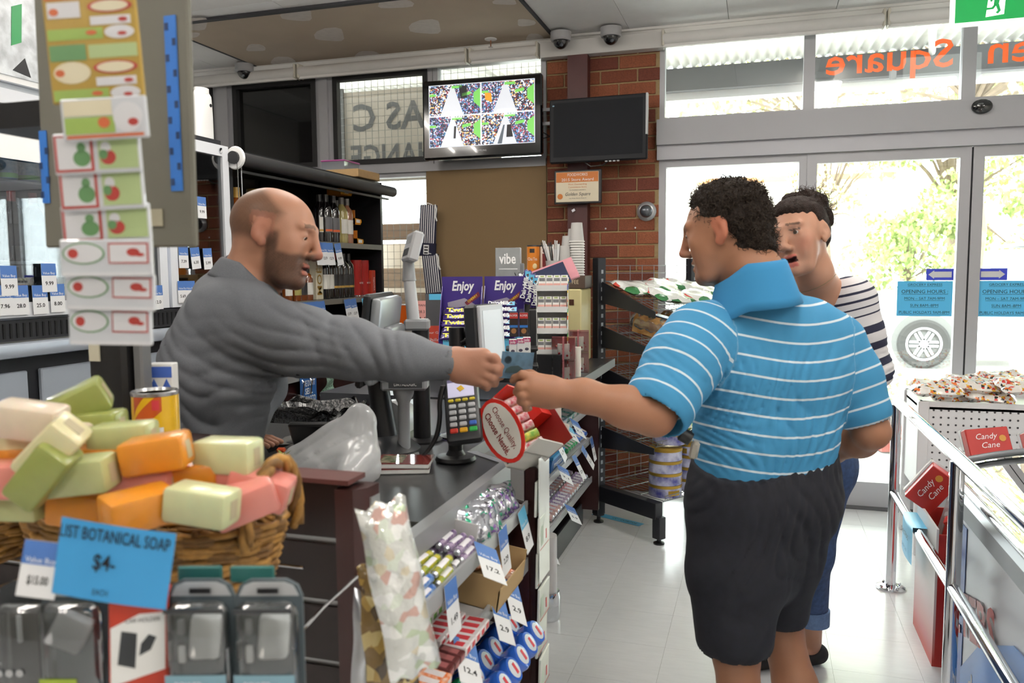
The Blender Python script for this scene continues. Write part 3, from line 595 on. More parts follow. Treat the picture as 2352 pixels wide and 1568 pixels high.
# black post with grey sign panel
ps = thing('sign_post', 'grey panel with blue printed strips on a black post behind the gift tags', 'sign', Tm(-1.21, 1.27, 0))
MB().bev(.09, .06, 1.855, .008, Tm(-.01, .02, 2.0585)).build('post', mat('post_black', '141416', .45), ps); MB().bev(.022, .03, 1.855, .004, Tm(.052, .02, 2.0585)).build('post_channel', mat('channel_grey', '77787a', .4, .4), ps)
MB().bev(.278, .012, .66, .003, TR((.285, -.27, 1.84), 0, .012, 0)).build('panel', mat('panel_grey_green', '68665c', .7, var=.04, vs=4), ps)
BST = mat('strip_blue', '2f6fc0', .5)
def strip(x, z0, z1, w):
    MB().box(x-w/2, x+w/2, -.278, -.2765, z0, z1).build('blue_strip', BST, ps); n = int((z1-z0)/.022)
    for k in range(n): MB().box(x-.003+(.006 if k % 2 else -.006), x+.003+(.006 if k % 2 else -.006), -.2786, -.278, z0+.008+k*.022, z0+.018+k*.022).build('print_mark', mat('strip_ink', '14325c', .6), ps)
strip(.395, 1.59, 1.838, .02); strip(.152, 1.58, 1.69, .014)
MB().box(.345, .368, -.2785, -.277, 1.54, 1.565).build('tape_square', mat('tape_beige', 'a59f8a', .5), ps)
MB().box(-.045, -.02, -.014, -.011, 1.30, 1.36).build('paper_tag', mat('tag_cream', 'cfcab4', .7), ps); MB().tube([(-.033, -.016, 1.365), (-.033, -.017, 1.345), (-.027, -.017, 1.342)], .0014, 5).build('hook_mark', INK, ps)
for z in (1.7,): MB().box(.02, .14, -.265, -.0, z, z+.04).build('bracket', BPL, ps)
# ---- left wall: glass door fridges on a stainless base
XF = -2.4
fb = thing('stainless_base', 'stainless drawer base under the glass door fridge', 'cabinet', Tm(XF, 2.0, 0))
FBK = mat('fridge_black', '202126', .4)
MB().box(-.75, -.03, -1.0, 1.31, 0, 1.19).build('carcass', FBK, fb)
for y0, y1 in ((-.9, -.38), (-.33, .145), (.20, .67), (.72, 1.26)):
    for z0, z1 in ((.93, 1.14), (.68, .90), (.43, .65)):
        p = MB().bev(.02, y1-y0, z1-z0, .004, Tm(-.02, (y0+y1)/2, (z0+z1)/2)).build('drawer_front', STEEL, fb); MB().bev(.02, y1-y0, .014, .004, Tm(-.004, (y0+y1)/2, z0+.012)).build('drawer_lip', CHR, p)
MB().bev(.05, 2.3, .05, .012, Tm(.005, .15, 1.215), n=2).build('bumper', STEEL, fb, smooth=.6)
ve = MB().box(-.05, -.012, -1.0, 1.3, 1.245, 1.315).build('vent_grille', mat('vent_black', '17171c', .5), fb)
for k in range(48):
    y = .06+k*.026
    if y < 1.28: MB().box(-.014, -.009, y, y+.008, 1.255, 1.305).build('vent_slot', mat('slot', '050507', .8), ve)
FRW = mat('fridge_frame_white', 'dfe2e8', .35); GLF = clear('fridge_glass', 'eef3f6', .6, .01)
def fridge(lab, y0, y1, z0, z1, ends):
    t = thing('glass_door_fridge', lab, 'fridge', Tm(XF, y0, z0)); W, H = y1-y0, z1-z0
    MB().box(-.6, -.58, 0, W, 0, H).box(-.6, -.05, -.01, .005, 0, H).box(-.6, -.05, W-.005, W+.01, 0, H).box(-.6, -.04, 0, W, H, H+.03).box(-.6, -.05, 0, W, -.03, 0).build('cabinet_shell', FBK if ends[0] > .2 else mat('fridge_inner', 'a9aeb4', .4), t)
    d = MB().box(-.03, 0, 0, .045, 0, H).box(-.03, 0, W-.045, W, 0, H).box(-.03, 0, .045, W-.045, 0, .05).box(-.03, 0, .045, W-.045, H-.05, H).build('door_frame', FRW, t)
    MB().cyl((0, W-.06, H-.025), (.006, W-.06, H-.025), .012, n=16).build('lock', CHR, d); MB().box(-.016, -.012, .045, W-.045, .05, H-.05).build('door_glass', GLF, t)
    for z in ends: MB().box(-.55, -.06, .01, W-.01, z-.008, z).build('shelf', mat('fridge_shelf', '9fa3a8', .4, .3), t)
    MB().box(-.09, -.07, .01, .03, .05, H-.06).build('light_tube', mat('fridge_tube', 'fdfdff', .4, emit=14), t)
    return t
frL = fridge('large white framed drinks fridge at the left edge', 1.95, 2.845, 1.325, 2.085, (.19, .47)); frR = fridge('narrow glass door fridge behind the bald man', 2.865, 3.285, 1.325, 2.06, (.26, .52))
lb = thing('fridge_header', 'illuminated header with green bottles above the left fridge', 'sign', Tm(XF-.3, 1.9, 2.115))
MB().box(-.3, .28, -.3, .5, 0, .32).build('box', WPL, lb); MB().box(.28, .285, -.3, .42, .02, .30).build('face', mat('header_face', 'cfd3d6', .4, var=.5, vs=18, emit=.12), lb)
for k in range(5): MB().prism([(-.1+k*.09, .12), (-.06+k*.09, .14), (-.05+k*.09, .27), (-.09+k*.09, .25)], .285, .287, Matrix(((0, 0, 1, 0), (1, 0, 0, 0), (0, 1, 0, 0), (0, 0, 0, 1)))).build('bottle_print', mat('print_green', '1f8a4a', .5), lb)
for k in range(3): MB().prism([(.0+k*.13, .04), (.07+k*.13, .03), (.05+k*.13, .09)], .285, .287, Matrix(((0, 0, 1, 0), (1, 0, 0, 0), (0, 1, 0, 0), (0, 0, 0, 1)))).build('print_shape', INK, lb)
MB().box(-4.5, -2.75, -3, 3.3, 2.44, ZC).build('trim_6', mat('bulkhead', '8d8784', .8), kind='structure')
ap = thing('air_freshener', 'white rounded dispenser standing on top of the narrow fridge', 'dispenser', Tm(-2.47, 3.2, 2.09))
MB().grid(lambda u, v: ((.028+.004*math.sin(v*3.14))*math.cos(u*6.283)*(1-.5*max(0, v-.85)/.15), (.062-.012*v)*math.copysign(abs(math.sin(u*6.283))**.6, math.sin(u*6.283))*(1-.35*max(0, v-.85)/.15), .225*v), 28, 14, wrap=True).prism([(.028*math.cos(a*.3927), .04*math.sin(a*.3927)) for a in range(16)], .2, .2255).build('shell', WPL, ap, smooth=.8)
MB().prism([(.008*math.cos(a*1.05), .008*math.sin(a*1.05)) for a in range(6)], .03, .034, Tm(0, .02, .15)@Rm(0, math.pi/2, 0)).build('emblem', INK, ap)
# ---- liquor cabinet with roller blind
lc = thing('liquor_cabinet', 'open black liquor cabinet with a raised roller blind behind the bald man', 'cabinet', Tm(-2.42, 3.34, 0))
LB = mat('liquor_black', '17171a', .35); LBK = mat('liquor_back_steel', '6d6a66', .22, .7, var=.2, vs=3)
MB().box(-.55, -.53, 0, 1.6, 1.0, 2.06).build('back_panel', LBK, lc); MB().box(-.55, 0, -.03, 0, .98, 2.06).build('side_panel', LB, lc); MB().box(-.55, 0, 1.57, 1.60, .98, 2.06).build('side_panel', LB, lc)
MB().box(-.55, .0, -.03, 1.6, 2.03, 2.06).build('top', LB, lc); MB().box(-.53, -.51, .98, 1.03, 1.0, 2.03).build('upright', LB, lc)
for z in (1.645, 1.31): s_ = MB().box(-.53, 0, 0, 1.57, z-.028, z).build('shelf', LB, lc); MB().box(0, .006, 0, 1.57, z-.03, z+.002).build('shelf_edge', mat('shelf_edge', '8d8c86', .35, .5), s_)
bl2 = MB().cyl((.04, -.02, 2.01), (.04, 1.68, 2.005), .034, n=18).build('blind_roll', mat('blind_black', '2b2b2d', .45), lc, smooth=.6); MB().box(.03, .05, 0, 1.6, 1.945, 1.957).build('blind_bar', BPL, lc)
MB().lathe([(.05, 0), (.055, .008), (.05, .016), (.02, .017)], 20, Tm(.045, -.03, 2.01)@Rm(math.pi/2, 0, 0)).build('blind_wheel', WPL, lc, smooth=.6); MB().cyl((.045, -.06, 2.01), (.045, -.03, 2.01), .03, n=16).build('blind_bracket', BPL, lc)
for y in (-.045, -.015): MB().tube([(.06, y, 2.0), (.062, y, 1.6)], .0025, 5).build('bead_chain', CHR, lc)
lbx = thing('base_cupboard', 'dark red base cupboard with a steel edged top under the liquor cabinet', 'cabinet', Tm(-2.2, 3.3, 0))
MB().box(-.75, 0, .02, 1.7, 0, .945).build('body', LAM, lbx); MB().box(-.78, .03, .015, 1.72, .945, .978).build('top', mat('base_top', '4c4b4b', .4), lbx); MB().box(.03, .036, .015, 1.72, .935, .985).build('edge', EDG, lbx)
for y in (.16, .235): MB().tube([(0, y, .87), (.05, y, .86), (.06, y, .93), (.05, y, .94)], .004, 6).build('hook', CHR, lbx)
for y in (-.05,): pass
# ---- wire bread rack by the brick pier
br = thing('bread_rack', 'black steel rack with sloping wire shelves of bread behind the man in blue', 'rack', TR((-.877, 4.552, 0), 0, 0, math.radians(53.13)))
RKM = mat('rack_black', '22242a', .4, var=.1, vs=20); WIR = mat('rack_wire', '85888c', .35, .7); YZ = Matrix(((0, 0, 1, 0), (1, 0, 0, 0), (0, 1, 0, 0), (0, 0, 0, 1)))
for x in (0, .78):
    p = MB().bev(.06, .05, 1.49, .003, Tm(x, 0, .795)).build('upright', RKM, br)
    for k in range(26):
        for s_ in (-1, 1): MB().box(x-.008, x+.008, -.0262*s_-.0005, -.0262*s_+.0005, .2+k*.05, .222+k*.05).build('slot', mat('slot_grey', '9aa0a6', .4), p)
    MB().bev(.05, .05, .1, .003, Tm(x, 0, .09)).build('upright_foot', RKM, p)
    f_ = MB().bev(.055, .46, .09, .003, Tm(x, -.25, .18)).build('foot', RKM, br); MB().bev(.05, .055, .12, .003, Tm(x, -.48, .09)).build('foot_post', RKM, f_)
    for y in (0, -.48): MB().lathe([(.03, 0), (.03, .008), (.012, .016), (.01, .05)], 14, Tm(x, y, 0)).build('level_foot', BPL, f_)
bm_ = MB()
for k in range(29): bm_.cyl((.02, .012, .25+k*.0445), (.76, .012, .25+k*.0445), .002, n=5)
for k in range(8): bm_.cyl((.06+k*.1, .016, .24), (.06+k*.1, .016, 1.5), .002, n=5)
bm_.build('wire_back', WIR, br)
RS = [(.235, 0.0, .5), (.565, -.045, .44), (.915, -.085, .42), (1.15, -.10, .43), (1.405, -.15, .44)]
for i, (z, dz, dp) in enumerate(RS):
    w = MB()
    for k in range(20): w.cyl((.02+k*.0385, 0, z), (.02+k*.0385, -dp, z+dz), .0018, n=4)
    for y in (0, .33, .66, 1): w.cyl((.01, -y*dp, z+dz*y), (.77, -y*dp, z+dz*y), .003, n=5)
    for k in range(20): w.cyl((.02+k*.0385, -dp, z+dz), (.02+k*.0385, -dp-.01, z+dz+.03), .0018, n=4)
    w.cyl((.01, -dp-.01, z+dz+.03), (.77, -dp-.01, z+dz+.03), .003, n=5); w.build('wire_shelf', WIR, br)
    MB().box(.25, .70, -dp-.014, -dp-.012, z+dz+.0, z+dz+.03).build('ticket_strip', MATS['strip_clear'], br)
    if i:
        for x in (0, .78): MB().prism([(0, z+.01), (-dp, z+dz-.006), (-dp, z+dz-.04), (-.02, z-.12), (0, z-.12)], x-.003, x+.003, YZ).build('shelf_bracket', RKM, br)
fs = thing('floor_label', 'blue shelf label lying under the foot of the bread rack', 'label', TR((-.78, 4.63, .001), 0, 0, -.45)); MB().box(-.17, .17, -.03, .03, 0, .0008).build('sheet', SBL, fs); text('CC / DORITOS', INK, fs, TR((.05, 0, .001), 0, 0, 0), .03, .17)
# ---- right side: chrome rail, freezer, pegboard bin
rl = thing('chrome_rail', 'polished chrome guard rail on the right beside the ice cream freezer', 'rail', Tm(.603, 3.948, 0))
P1 = aZ(2045, 1350, 0); P2 = Vector((.609, 2.80, 0)); P3 = Vector((.612, 1.6, 0))
def rp_(p, z): return (p.x-.603, p.y-3.948, z)
for p in (P1, P2, P3):
    po = MB().cyl(rp_(p, 0), rp_(p, .86), .022, n=16).build('post', CHR, rl, smooth=.6); fl_ = MB().lathe([(.065, 0), (.065, .006), (.05, .012), (.024, .014)], 24, Tm(*rp_(p, 0))).build('flange', CHR, po, smooth=.6)
    for k in range(4): MB().sph((rp_(p, 0)[0]+.048*math.cos(k*1.57+.5), rp_(p, 0)[1]+.048*math.sin(k*1.57+.5), .014), .007, 8, 5).build('bolt', CHR, po)
MB().tube([rp_(P1, .82), rp_(P1, .855)]+[rp_(P1.lerp(P2, t), .872) for t in (.016, .5, 1)]+[rp_(P3, .872)], .022, 14).build('top_rail', CHR, rl, smooth=.6)
MB().tube([rp_(P1, .45), rp_(P2, .45), rp_(P3, .45)], .019, 14).build('mid_rail', CHR, rl, smooth=.6)
# ================================================================ RIGHT SIDE: freezer, bins
fz = thing('chest_freezer', 'curved glass ice cream freezer with blue and white side at the right edge', 'freezer', Tm(.67, 3.15, 0))
FZW = mat('freezer_white', 'dcdfe6', .3); FZB = mat('freezer_blue', '1f4fa0', .35); FZL = mat('freezer_skyblue', '4f86cf', .35); FZG = mat('freezer_rim', '9a9da1', .4, .3)
XYZ = Matrix(((0, 0, 1, 0), (1, 0, 0, 0), (0, 1, 0, 0), (0, 0, 0, 1)))
MB().bev(.75, 1.9, .62, .02, Tm(.385, -.95, .33)).build('body', FZW, fz, smooth=.6)
MB().bev(.79, 1.94, .085, .015, Tm(.385, -.95, .665)).build('rim', FZG, fz, smooth=.6)
MB().grid(lambda u, v: (.0+.77*u, -1.92*v, .705+.10*math.sin(math.pi*min(1, u*.8+.05))**.7+.03*(1-v)), 14, 2).build('glass_lid', clear('lid_glass', 'e6f0ee', 1.2, .01), fz, smooth=3)
MB().tube([(.77*u, -.005, .72+.10*math.sin(math.pi*min(1, u*.8+.05))**.7+.03) for u in [k/12 for k in range(13)]], .012, 8).build('lid_frame', mat('lid_grey', '6f7378', .35, .3), fz, smooth=.8)
MB().tube([(.0, -1.92*v, .735) for v in (0, .5, 1)], .014, 8).build('lid_frame', CHR, fz, smooth=.8)
# printed side graphics
yz = lambda pts, d0=.002, d1=.003: MB().prism(pts, -d1-.0, -d0+.0, XYZ)
MB().prism([(-.2, .12), (-.42, .30), (-.75, .45), (-1.2, .50), (-1.85, .48), (-1.85, .03), (-.2, .03)][::-1], -.0035, -.0125+.0105, Tm(.0085, 0, 0)@XYZ).build('blue_wave_print', FZL, fz)
MB().prism([(-.06, .60), (-.2, .60), (-.2, .03), (-.06, .03)], .0, .0015, Tm(.0085, 0, 0)@XYZ@Sm(1, 1, -1)).build('blue_band_print', FZB, fz)
for k in range(3): MB().prism([(-1.0-.3*k, .2), (-1.06-.3*k, .42), (-1.14-.3*k, .42), (-1.18-.3*k, .2), (-1.1-.3*k, .12)], .0, .002, Tm(.0055, 0, 0)@XYZ@Sm(1, 1, -1)).build('ice_cream_print', mat('print_yellow', 'd9c64a', .4), fz)
text('PETERS', mat('freezer_red', 'a82a2a', .4), fz, frame((.004, -.28, .32), (0, -1, .25), (-1, 0, 0)), .19, .62, bold=.03)
text('drumstick', WHITE_INK, fz, frame((.004, -.55, .14), (0, -1, .1), (-1, 0, 0)), .12, .5, bold=.01)
# red and white cardboard bin with candy cane boxes
cbn = thing('candy_cane_bin', 'red and white cardboard dump bin behind the chrome rail', 'bin', Tm(.635, 3.38, 0))
mg = mat('bin_print', 'ffffff', .5); nt = mg.node_tree; b_ = nt.nodes['Principled BSDF']; tcn = nt.nodes.new('ShaderNodeTexCoord'); sp_ = nt.nodes.new('ShaderNodeSeparateXYZ'); cr_ = nt.nodes.new('ShaderNodeValToRGB')
nt.links.new(tcn.outputs['Object'], sp_.inputs[0]); nt.links.new(sp_.outputs['Z'], cr_.inputs[0]); nt.links.new(cr_.outputs[0], b_.inputs['Base Color'])
cr_.color_ramp.elements[0].position = .02; cr_.color_ramp.elements[0].color = (*rgb('b3392f'), 1); cr_.color_ramp.elements[1].position = .3; cr_.color_ramp.elements[1].color = (*rgb('ecebea'), 1)
MB().box(0, .008, -.19, .19, 0, .52).build('side_panel', mg, cbn); MB().box(.30, .308, -.19, .19, 0, .52).build('side_panel', mg, cbn); RDB = mat('candy_red', 'b02a26', .4)
MB().box(.008, .30, -.19, -.182, 0, .50).build('end_panel', RDB, cbn); MB().box(.008, .30, .182, .19, 0, .50).build('end_panel', RDB, cbn); MB().box(.008, .3, -.18, .18, .38, .40).build('inner_tray', CARD, cbn)
def cane_box(M, lab):
    t = thing('candy_cane_box', lab, 'box', M, 'candy cane boxes'); MB().bev(.17, .05, .115, .003).build('carton', RDB, t); MB().bev(.172, .03, .09, .004, Tm(0, .03, .02)).build('clear_window', CLRH, t)
    text('Candy', WHITE_INK, t, TR((-.01, -.0265, .022), math.pi/2), .034, .085, shear=.3); text('Cane', WHITE_INK, t, TR((.0, -.0265, -.015), math.pi/2), .034, .07, shear=.3)
    MB().prism([(.014*math.cos(a*.7), .014*math.sin(a*.7)) for a in range(9)], .0255, .027, Tm(.055, 0, .01)@Rm(math.pi/2, 0, 0)).build('badge', mat('badge_gold', 'c9903a', .4), t); return t
cane_box(Tm(*aY(2140, 1120, 3.47))@Rm(.25, -.95, -.35), 'red candy cane box tilted up in the dump bin by the rail')
cane_box(Tm(.79, 3.34, .50)@Rm(.3, -.5, -.5), 'red candy cane box lying deeper in the dump bin')
cane_box(Tm(.78, 3.48, .455)@Rm(.1, -1.3, .3), 'red candy cane box wedged at the back of the dump bin')
chl = thing('christmas_label', 'pale blue shelf label hung over the middle chrome rail', 'label', Tm(.607, 3.46, .45))
MB().grid(lambda u, v: (.022+.014*math.cos(v*3.0) if v < .5 else -.024-.006*math.sin(u*3.1), -.11+.22*u, (.021*math.sin(v*6.28*.5) if v < .5 else .021-(v-.5)*.30)), 10, 16).build('sheet', SBL, chl, smooth=3)
text('CHRISTMAS', INK, chl, frame((-.0345, .0, -.035), (0, -1, 0), (-1, 0, 0)), .028, .15); text('CANDY CANE', mat('ink_blue', '3a78a8', .6), chl, frame((-.0345, .0, -.09), (0, -1, 0), (-1, 0, 0)), .02, .11)
# pegboard bin with bags of sweets
pg = thing('pegboard_bin', 'white perforated metal bin piled with bags of sweets near the doors', 'bin', Tm(.79, 4.45, 0))
PGW = mat('pegboard_white', 'd7d6d8', .4); MB().box(0, .8, .0, .012, .33, .80).box(0, .8, .45, .462, .33, .80).box(0, .012, .012, .45, .33, .80).box(.788, .8, .012, .45, .33, .80).box(0, .8, 0, .46, .76, .772).build('panel', PGW, pg)
MB().bev(.05, .05, .8, .004, Tm(.015, .02, .4)).build('leg', PGW, pg); MB().bev(.05, .05, .8, .004, Tm(.785, .02, .4)).build('leg', PGW, pg); MB().bev(.05, .05, .8, .004, Tm(.015, .44, .4)).build('leg', PGW, pg)
hb = MB()
for i in range(21):
    for j in range(12): hb.prism([(.0055*math.cos(a*1.047), .0055*math.sin(a*1.047)) for a in range(6)], .0003, .0012, Tm(.06+i*.034, 0, .36+j*.036)@Rm(math.pi/2, 0, 0))
hb.build('hole', mat('peg_hole', '3f3d40', .9), pg, kind='stuff')
def bag(name, lab, cat, M, sx, sy, sz, m, group=None, seed=0, k=1.0, extra=None):   # pillow shaped wrapped pack
    rs = random.Random(seed); ph = [rs.random()*6 for _ in range(6)]
    def fn(sgn):
        def f(u, v):
            x, y = u*2-1, v*2-1; e = max(0, (1-x**4)*(1-y**4))**.5
            w = .25*math.sin(x*5+ph[0])*math.sin(y*4+ph[1])+.15*math.sin(x*11+ph[2]+y*3)
            return (sx/2*x*(1-.04*math.sin(y*7+ph[3])), sy/2*y*(1-.05*math.sin(x*6+ph[4])), sgn*sz/2*e*(1+w*k))
        return f
    b = MB().grid(fn(1), 14, 10).grid(lambda u, v: fn(-1)(1-u, v), 14, 10)
    return b.build(name, m, None, M, 3, label=lab, cat=cat, group=group)
def patch_mat(name, base, cols, scale=40, rough=.25, clearcoat=.6):   # printed film with coloured patches
    if name in MATS: return MATS[name]
    m = mat(name, base, rough, coat=clearcoat); nt = m.node_tree; N = nt.nodes; L = nt.links; b = N['Principled BSDF']; tc = N.new('ShaderNodeTexCoord')
    v = N.new('ShaderNodeTexVoronoi'); v.inputs['Scale'].default_value = scale; L.new(tc.outputs['Object'], v.inputs['Vector']); r = N.new('ShaderNodeValToRGB'); r.color_ramp.interpolation = 'CONSTANT'
    sepc = N.new('ShaderNodeSeparateColor'); L.new(v.outputs['Color'], sepc.inputs[0]); L.new(sepc.outputs[0], r.inputs[0]); els = r.color_ramp.elements; els[0].color = (*rgb(base), 1); els[0].position = 0
    els[1].position = .45; els[1].color = (*rgb(cols[0]), 1)
    for i, c in enumerate(cols[1:]): e = els.new(.45+.55*(i+1)/len(cols)); e.color = (*rgb(c), 1)
    L.new(r.outputs[0], b.inputs['Base Color']); n = N.new('ShaderNodeTexNoise'); n.inputs['Scale'].default_value = 60; bp = N.new('ShaderNodeBump'); bp.inputs['Strength'].default_value = .35; bp.inputs['Distance'].default_value = .01; L.new(tc.outputs['Object'], n.inputs[0]); L.new(n.outputs[0], bp.inputs['Height']); L.new(bp.outputs[0], b.inputs['Normal']); return m
SWB = patch_mat('sweet_bag', 'e8e2da', ['d9702e', 'f0ece6', '2c2a2c', 'e8e4de', 'c93a30', 'e0b23a'], 80)
for i, (px, py, lab) in enumerate(((2150, 890, 'clear bag of mixed sweets at the left end of the pegboard bin'), (2230, 880, 'bag of orange and black sweets second from the left on the pegboard bin'), (2300, 870, 'bag of mixed sweets heaped highest on the pegboard bin'), (2350, 885, 'bag of mixed sweets at the right edge of the photo'), (2270, 905, 'bag of mixed sweets hanging over the front of the pegboard bin'), (2190, 905, 'bag of striped sweets drooping over the corner of the pegboard bin'))):
    p = aY(px, py, 4.5+.08*(i % 3)); bag('sweet_bag', lab, 'bag', TR((p.x, p.y, max(p.z, .80)+.0), .25, .1*math.sin(i*2), .4*math.sin(i*3)), .24, .17, .055, SWB, 'bags of sweets on the pegboard bin', i)
STP = mat('stripe_label', '2f4a3a', .5)
for i, (px, py) in enumerate(((2230, 985), (2330, 1000))):
    cane_box(Tm(.92+.22*i, 3.75, .74)@Rm(-.4, -.1, .2), 'red and clear sweet carton %s beyond the freezer lid' % ('on the left' if i == 0 else 'on the right'))
MB().box(.86, 1.4, 3.62, 3.95, 0, .675).build('display_plinth', mat('plinth_white', 'd5d5d8', .5), label='low white display plinth between the freezer and the pegboard bin', cat='plinth')
# ================================================================ COUNTER, SCREENS, DISPLAYS
def facing(c, n, xdir): # frame with local z along n, x near xdir
    n = Vector(n).normalized(); x = Vector(xdir); x = (x-n*x.dot(n)).normalized(); y = n.cross(x)
    return Matrix(((x.x, y.x, n.x, c[0]), (x.y, y.y, n.y, c[1]), (x.z, y.z, n.z, c[2]), (0, 0, 0, 1)))
DG = mat('dark_grey_plastic', '3a3c40', .4); SCRG = mat('lcd_grey', 'b9bbbd', .3, emit=.12); KEY = mat('key_grey', 'b9bcc0', .4)
# card terminal
tp = Vector((-.761, 1.958, CZ)); te = thing('card_terminal', 'black card payment terminal with coloured keys on a stalk at the counter edge', 'card terminal', Matrix.Translation(tp))
MB().lathe([(.052, 0), (.055, .006), (.05, .014), (.026, .018), (.019, .03), (.0185, .12)], 28).build('stand', BPL, te, smooth=.5)
tc_ = aD(1063, 940, 2.06); TMx = Matrix.Translation(-tp)@facing(tc_, -CF*.80+CU*.52-CR*.08, CR*.985+CU*.12)@Sm(1.22, 1.12, 1.1)
MB().bev(.074, .172, .03, .010, TMx, n=2).build('housing', mat('terminal_black', '232528', .38), te, smooth=.6); MB().bev(.05, .07, .035, .01, TMx@Tm(0, -.02, -.03)).build('cradle', BPL, te)
MB().bev(.056, .046, .003, .001, TMx@Tm(0, .048, .0155)).build('screen', mat('terminal_lcd', 'c2c0da', .25, emit=.25), te); MB().box(-.028, .028, .064, .071, .0165, .0175, TMx).build('screen_bar', mat('lcd_bar', '6a6488', .4), te)
MB().cb(.012, .012, .001, TMx@Tm(0, .046, .0178)@Rm(0, 0, .6)).build('screen_logo', mat('logo_yellow', 'd2ac2a', .4), te)
kb = lambda x, y, c, w=.0135, h=.0095: MB().bev(w, h, .006, .002, TMx@Tm(x, y, .0155)).build('key', mat('key_'+c, c, .4), te)
for i in range(4): kb(-.0225+i*.015, .017, 'd6c432', .012, .007)
for r_ in range(4):
    for c_ in range(3): kb(-.02+c_*.02, .002-r_*.0155, 'b9bcc0' if not (r_ == 3 and c_ == 2) else '3f68c4', .0155, .0105)
for i, c_ in enumerate(('c8382c', 'e0a81e', '2fae4e')): kb(-.02+i*.02, -.060, c_, .0165, .0115)
coil = [aD(1018+(-8)*math.sin(k*.09)*1-58*max(0, k/60-.35)**1.6*1.9, 885+k*2.75, 2.08) for k in range(61)]; cpts = []
for i in range(480):
    k = i/8; j = min(int(k), 59); p = coil[j].lerp(coil[j+1], k-j); a = i*1.05; cpts.append(p-tp+CR*(.0055*math.cos(a))+CF*(.0055*math.sin(a)))
MB().tube(cpts, .0018, 5).build('coiled_cord', BPL, te, smooth=3)
# till screen on pole, customer pole display, customer screen
pb = Vector((-.948, 2.169, CZ)); pp = thing('till_pole', 'black equipment pole with a grey customer price display on top', 'pole display', Matrix.Translation(pb))
MB().lathe([(.06, 0), (.06, .006), (.03, .01), (.0255, .012), (.0255, .335)], 24).build('pole', BPL, pp, smooth=.5)
L_ = lambda x, y, w=2.345: aD(x, y, w)-pb
MB().bev(.072, .06, .032, .006, Matrix.Translation(L_(958, 745))@Rm(0, 0, .3)).build('mount_block', GPL, pp); MB().cyl(L_(950, 740), L_(940, 640), .0185, .017, n=18).build('display_stem', LGP, pp, smooth=.5); MB().cyl(L_(940, 645), L_(938, 600), .02, .016, n=18).build('display_neck', GPL, pp, smooth=.5)
DM = Matrix.Translation(-pb)@facing(aD(948, 568, 2.33), -CF*.35-CR*.9+CU*.25, CF*.9-CR*.35)
MB().bev(.085, .088, .032, .006, DM).build('display_head', LGP, pp); MB().box(-.03, .03, .008, .03, .016, .0168, DM).build('display_window', mat('vfd', '4a4e52', .2), pp); MB().box(-.03, .03, -.03, -.006, .016, .0165, DM).build('display_label', GPL, pp)
ts = thing('till_screen', 'grey backed till touch screen turned towards the shopkeeper', 'monitor', Matrix.Translation(aD(872, 775, 2.22)))
TS = Matrix(((-.24, 0, .97, 0), (.97, 0, .24, 0), (0, 1, 0, 0), (0, 0, 0, 1)))@Rm(.12, 0, 0)
SIL = mat('silver_plastic', '8f9397', .3, .35)
MB().bev(.30, .245, .02, .006, TS@Tm(0, 0, -.012)).build('screen_bezel', BPL, ts); MB().bev(.285, .23, .03, .012, TS@Tm(0, .0, .012), n=2).build('back_shell', SIL, ts, smooth=.6); MB().bev(.18, .15, .03, .01, TS@Tm(.0, -.035, .038), n=2).build('rear_cover', SIL, ts, smooth=.6)
for k in range(14): MB().box(-.092, -.088, -.10+k*.009, -.095+k*.009, .025, .054, TS).build('vent', BPL, ts)
MB().sph(TS@Vector((-.04, -.09, .065)), .022, 14, 10).build('ball_joint', BPL, ts, smooth=3); MB().cyl(TS@Vector((-.04, -.09, .06)), TS@Vector((.02, -.09, .10)), .012, n=12).build('arm', BPL, ts)
MB().cyl(TS@Vector((0, -.1, 0)), Vector((.02, 0, CZ-aD(872, 775, 2.22).z)), .028, .034, n=16).build('stem', BPL, ts, smooth=.5); MB().lathe([(.085, .0), (.09, .012), (.07, .03), (.03, .05)], 24, Tm(.02, 0, CZ-aD(872, 775, 2.22).z)).build('foot', mat('foot_black', '2b2d30', .35), ts, smooth=.6)
cb_ = aZ(1052, 1003, CZ); cs_ = thing('customer_screen', 'small grey framed customer screen on a black post facing the shoppers', 'monitor', Matrix.Translation(cb_))
MB().lathe([(.055, 0), (.055, .006), (.028, .01), (.0235, .012), (.0235, aD(1050, 752, 2.4).z-CZ)], 22).build('post', BPL, cs_, smooth=.5); MB().lathe([(.07, 0), (.07, .003)], 28).build('base_plate', CHR, cs_)
cc_ = aD(1126, 772, 2.42); n_ = Vector((.985, -.16, 0)); CM = Matrix.Translation(-cb_)@facing(cc_, n_+Vector((0, 0, .06)), Vector((.16, .985, 0)))
MB().bev(.155, .195, .045, .008, CM@Tm(0, 0, -.024)).build('housing', mat('lcd_black', '26272a', .4), cs_, smooth=.6); MB().bev(.152, .19, .012, .004, CM@Tm(0, 0, .004)).build('bezel', LGP, cs_); MB().bev(.118, .152, .003, .001, CM@Tm(0, .004, .0098)).build('screen', SCRG, cs_)
MB().cyl(aD(1055, 790, 2.4)-cb_, CM@Vector((-.0, 0, -.045)), .011, n=12).build('arm', BPL, cs_); MB().lathe([(.036, 0), (.036, .03), (.028, .036)], 20, CM@Tm(0, 0, -.075)).build('swivel', BPL, cs_, smooth=.5)
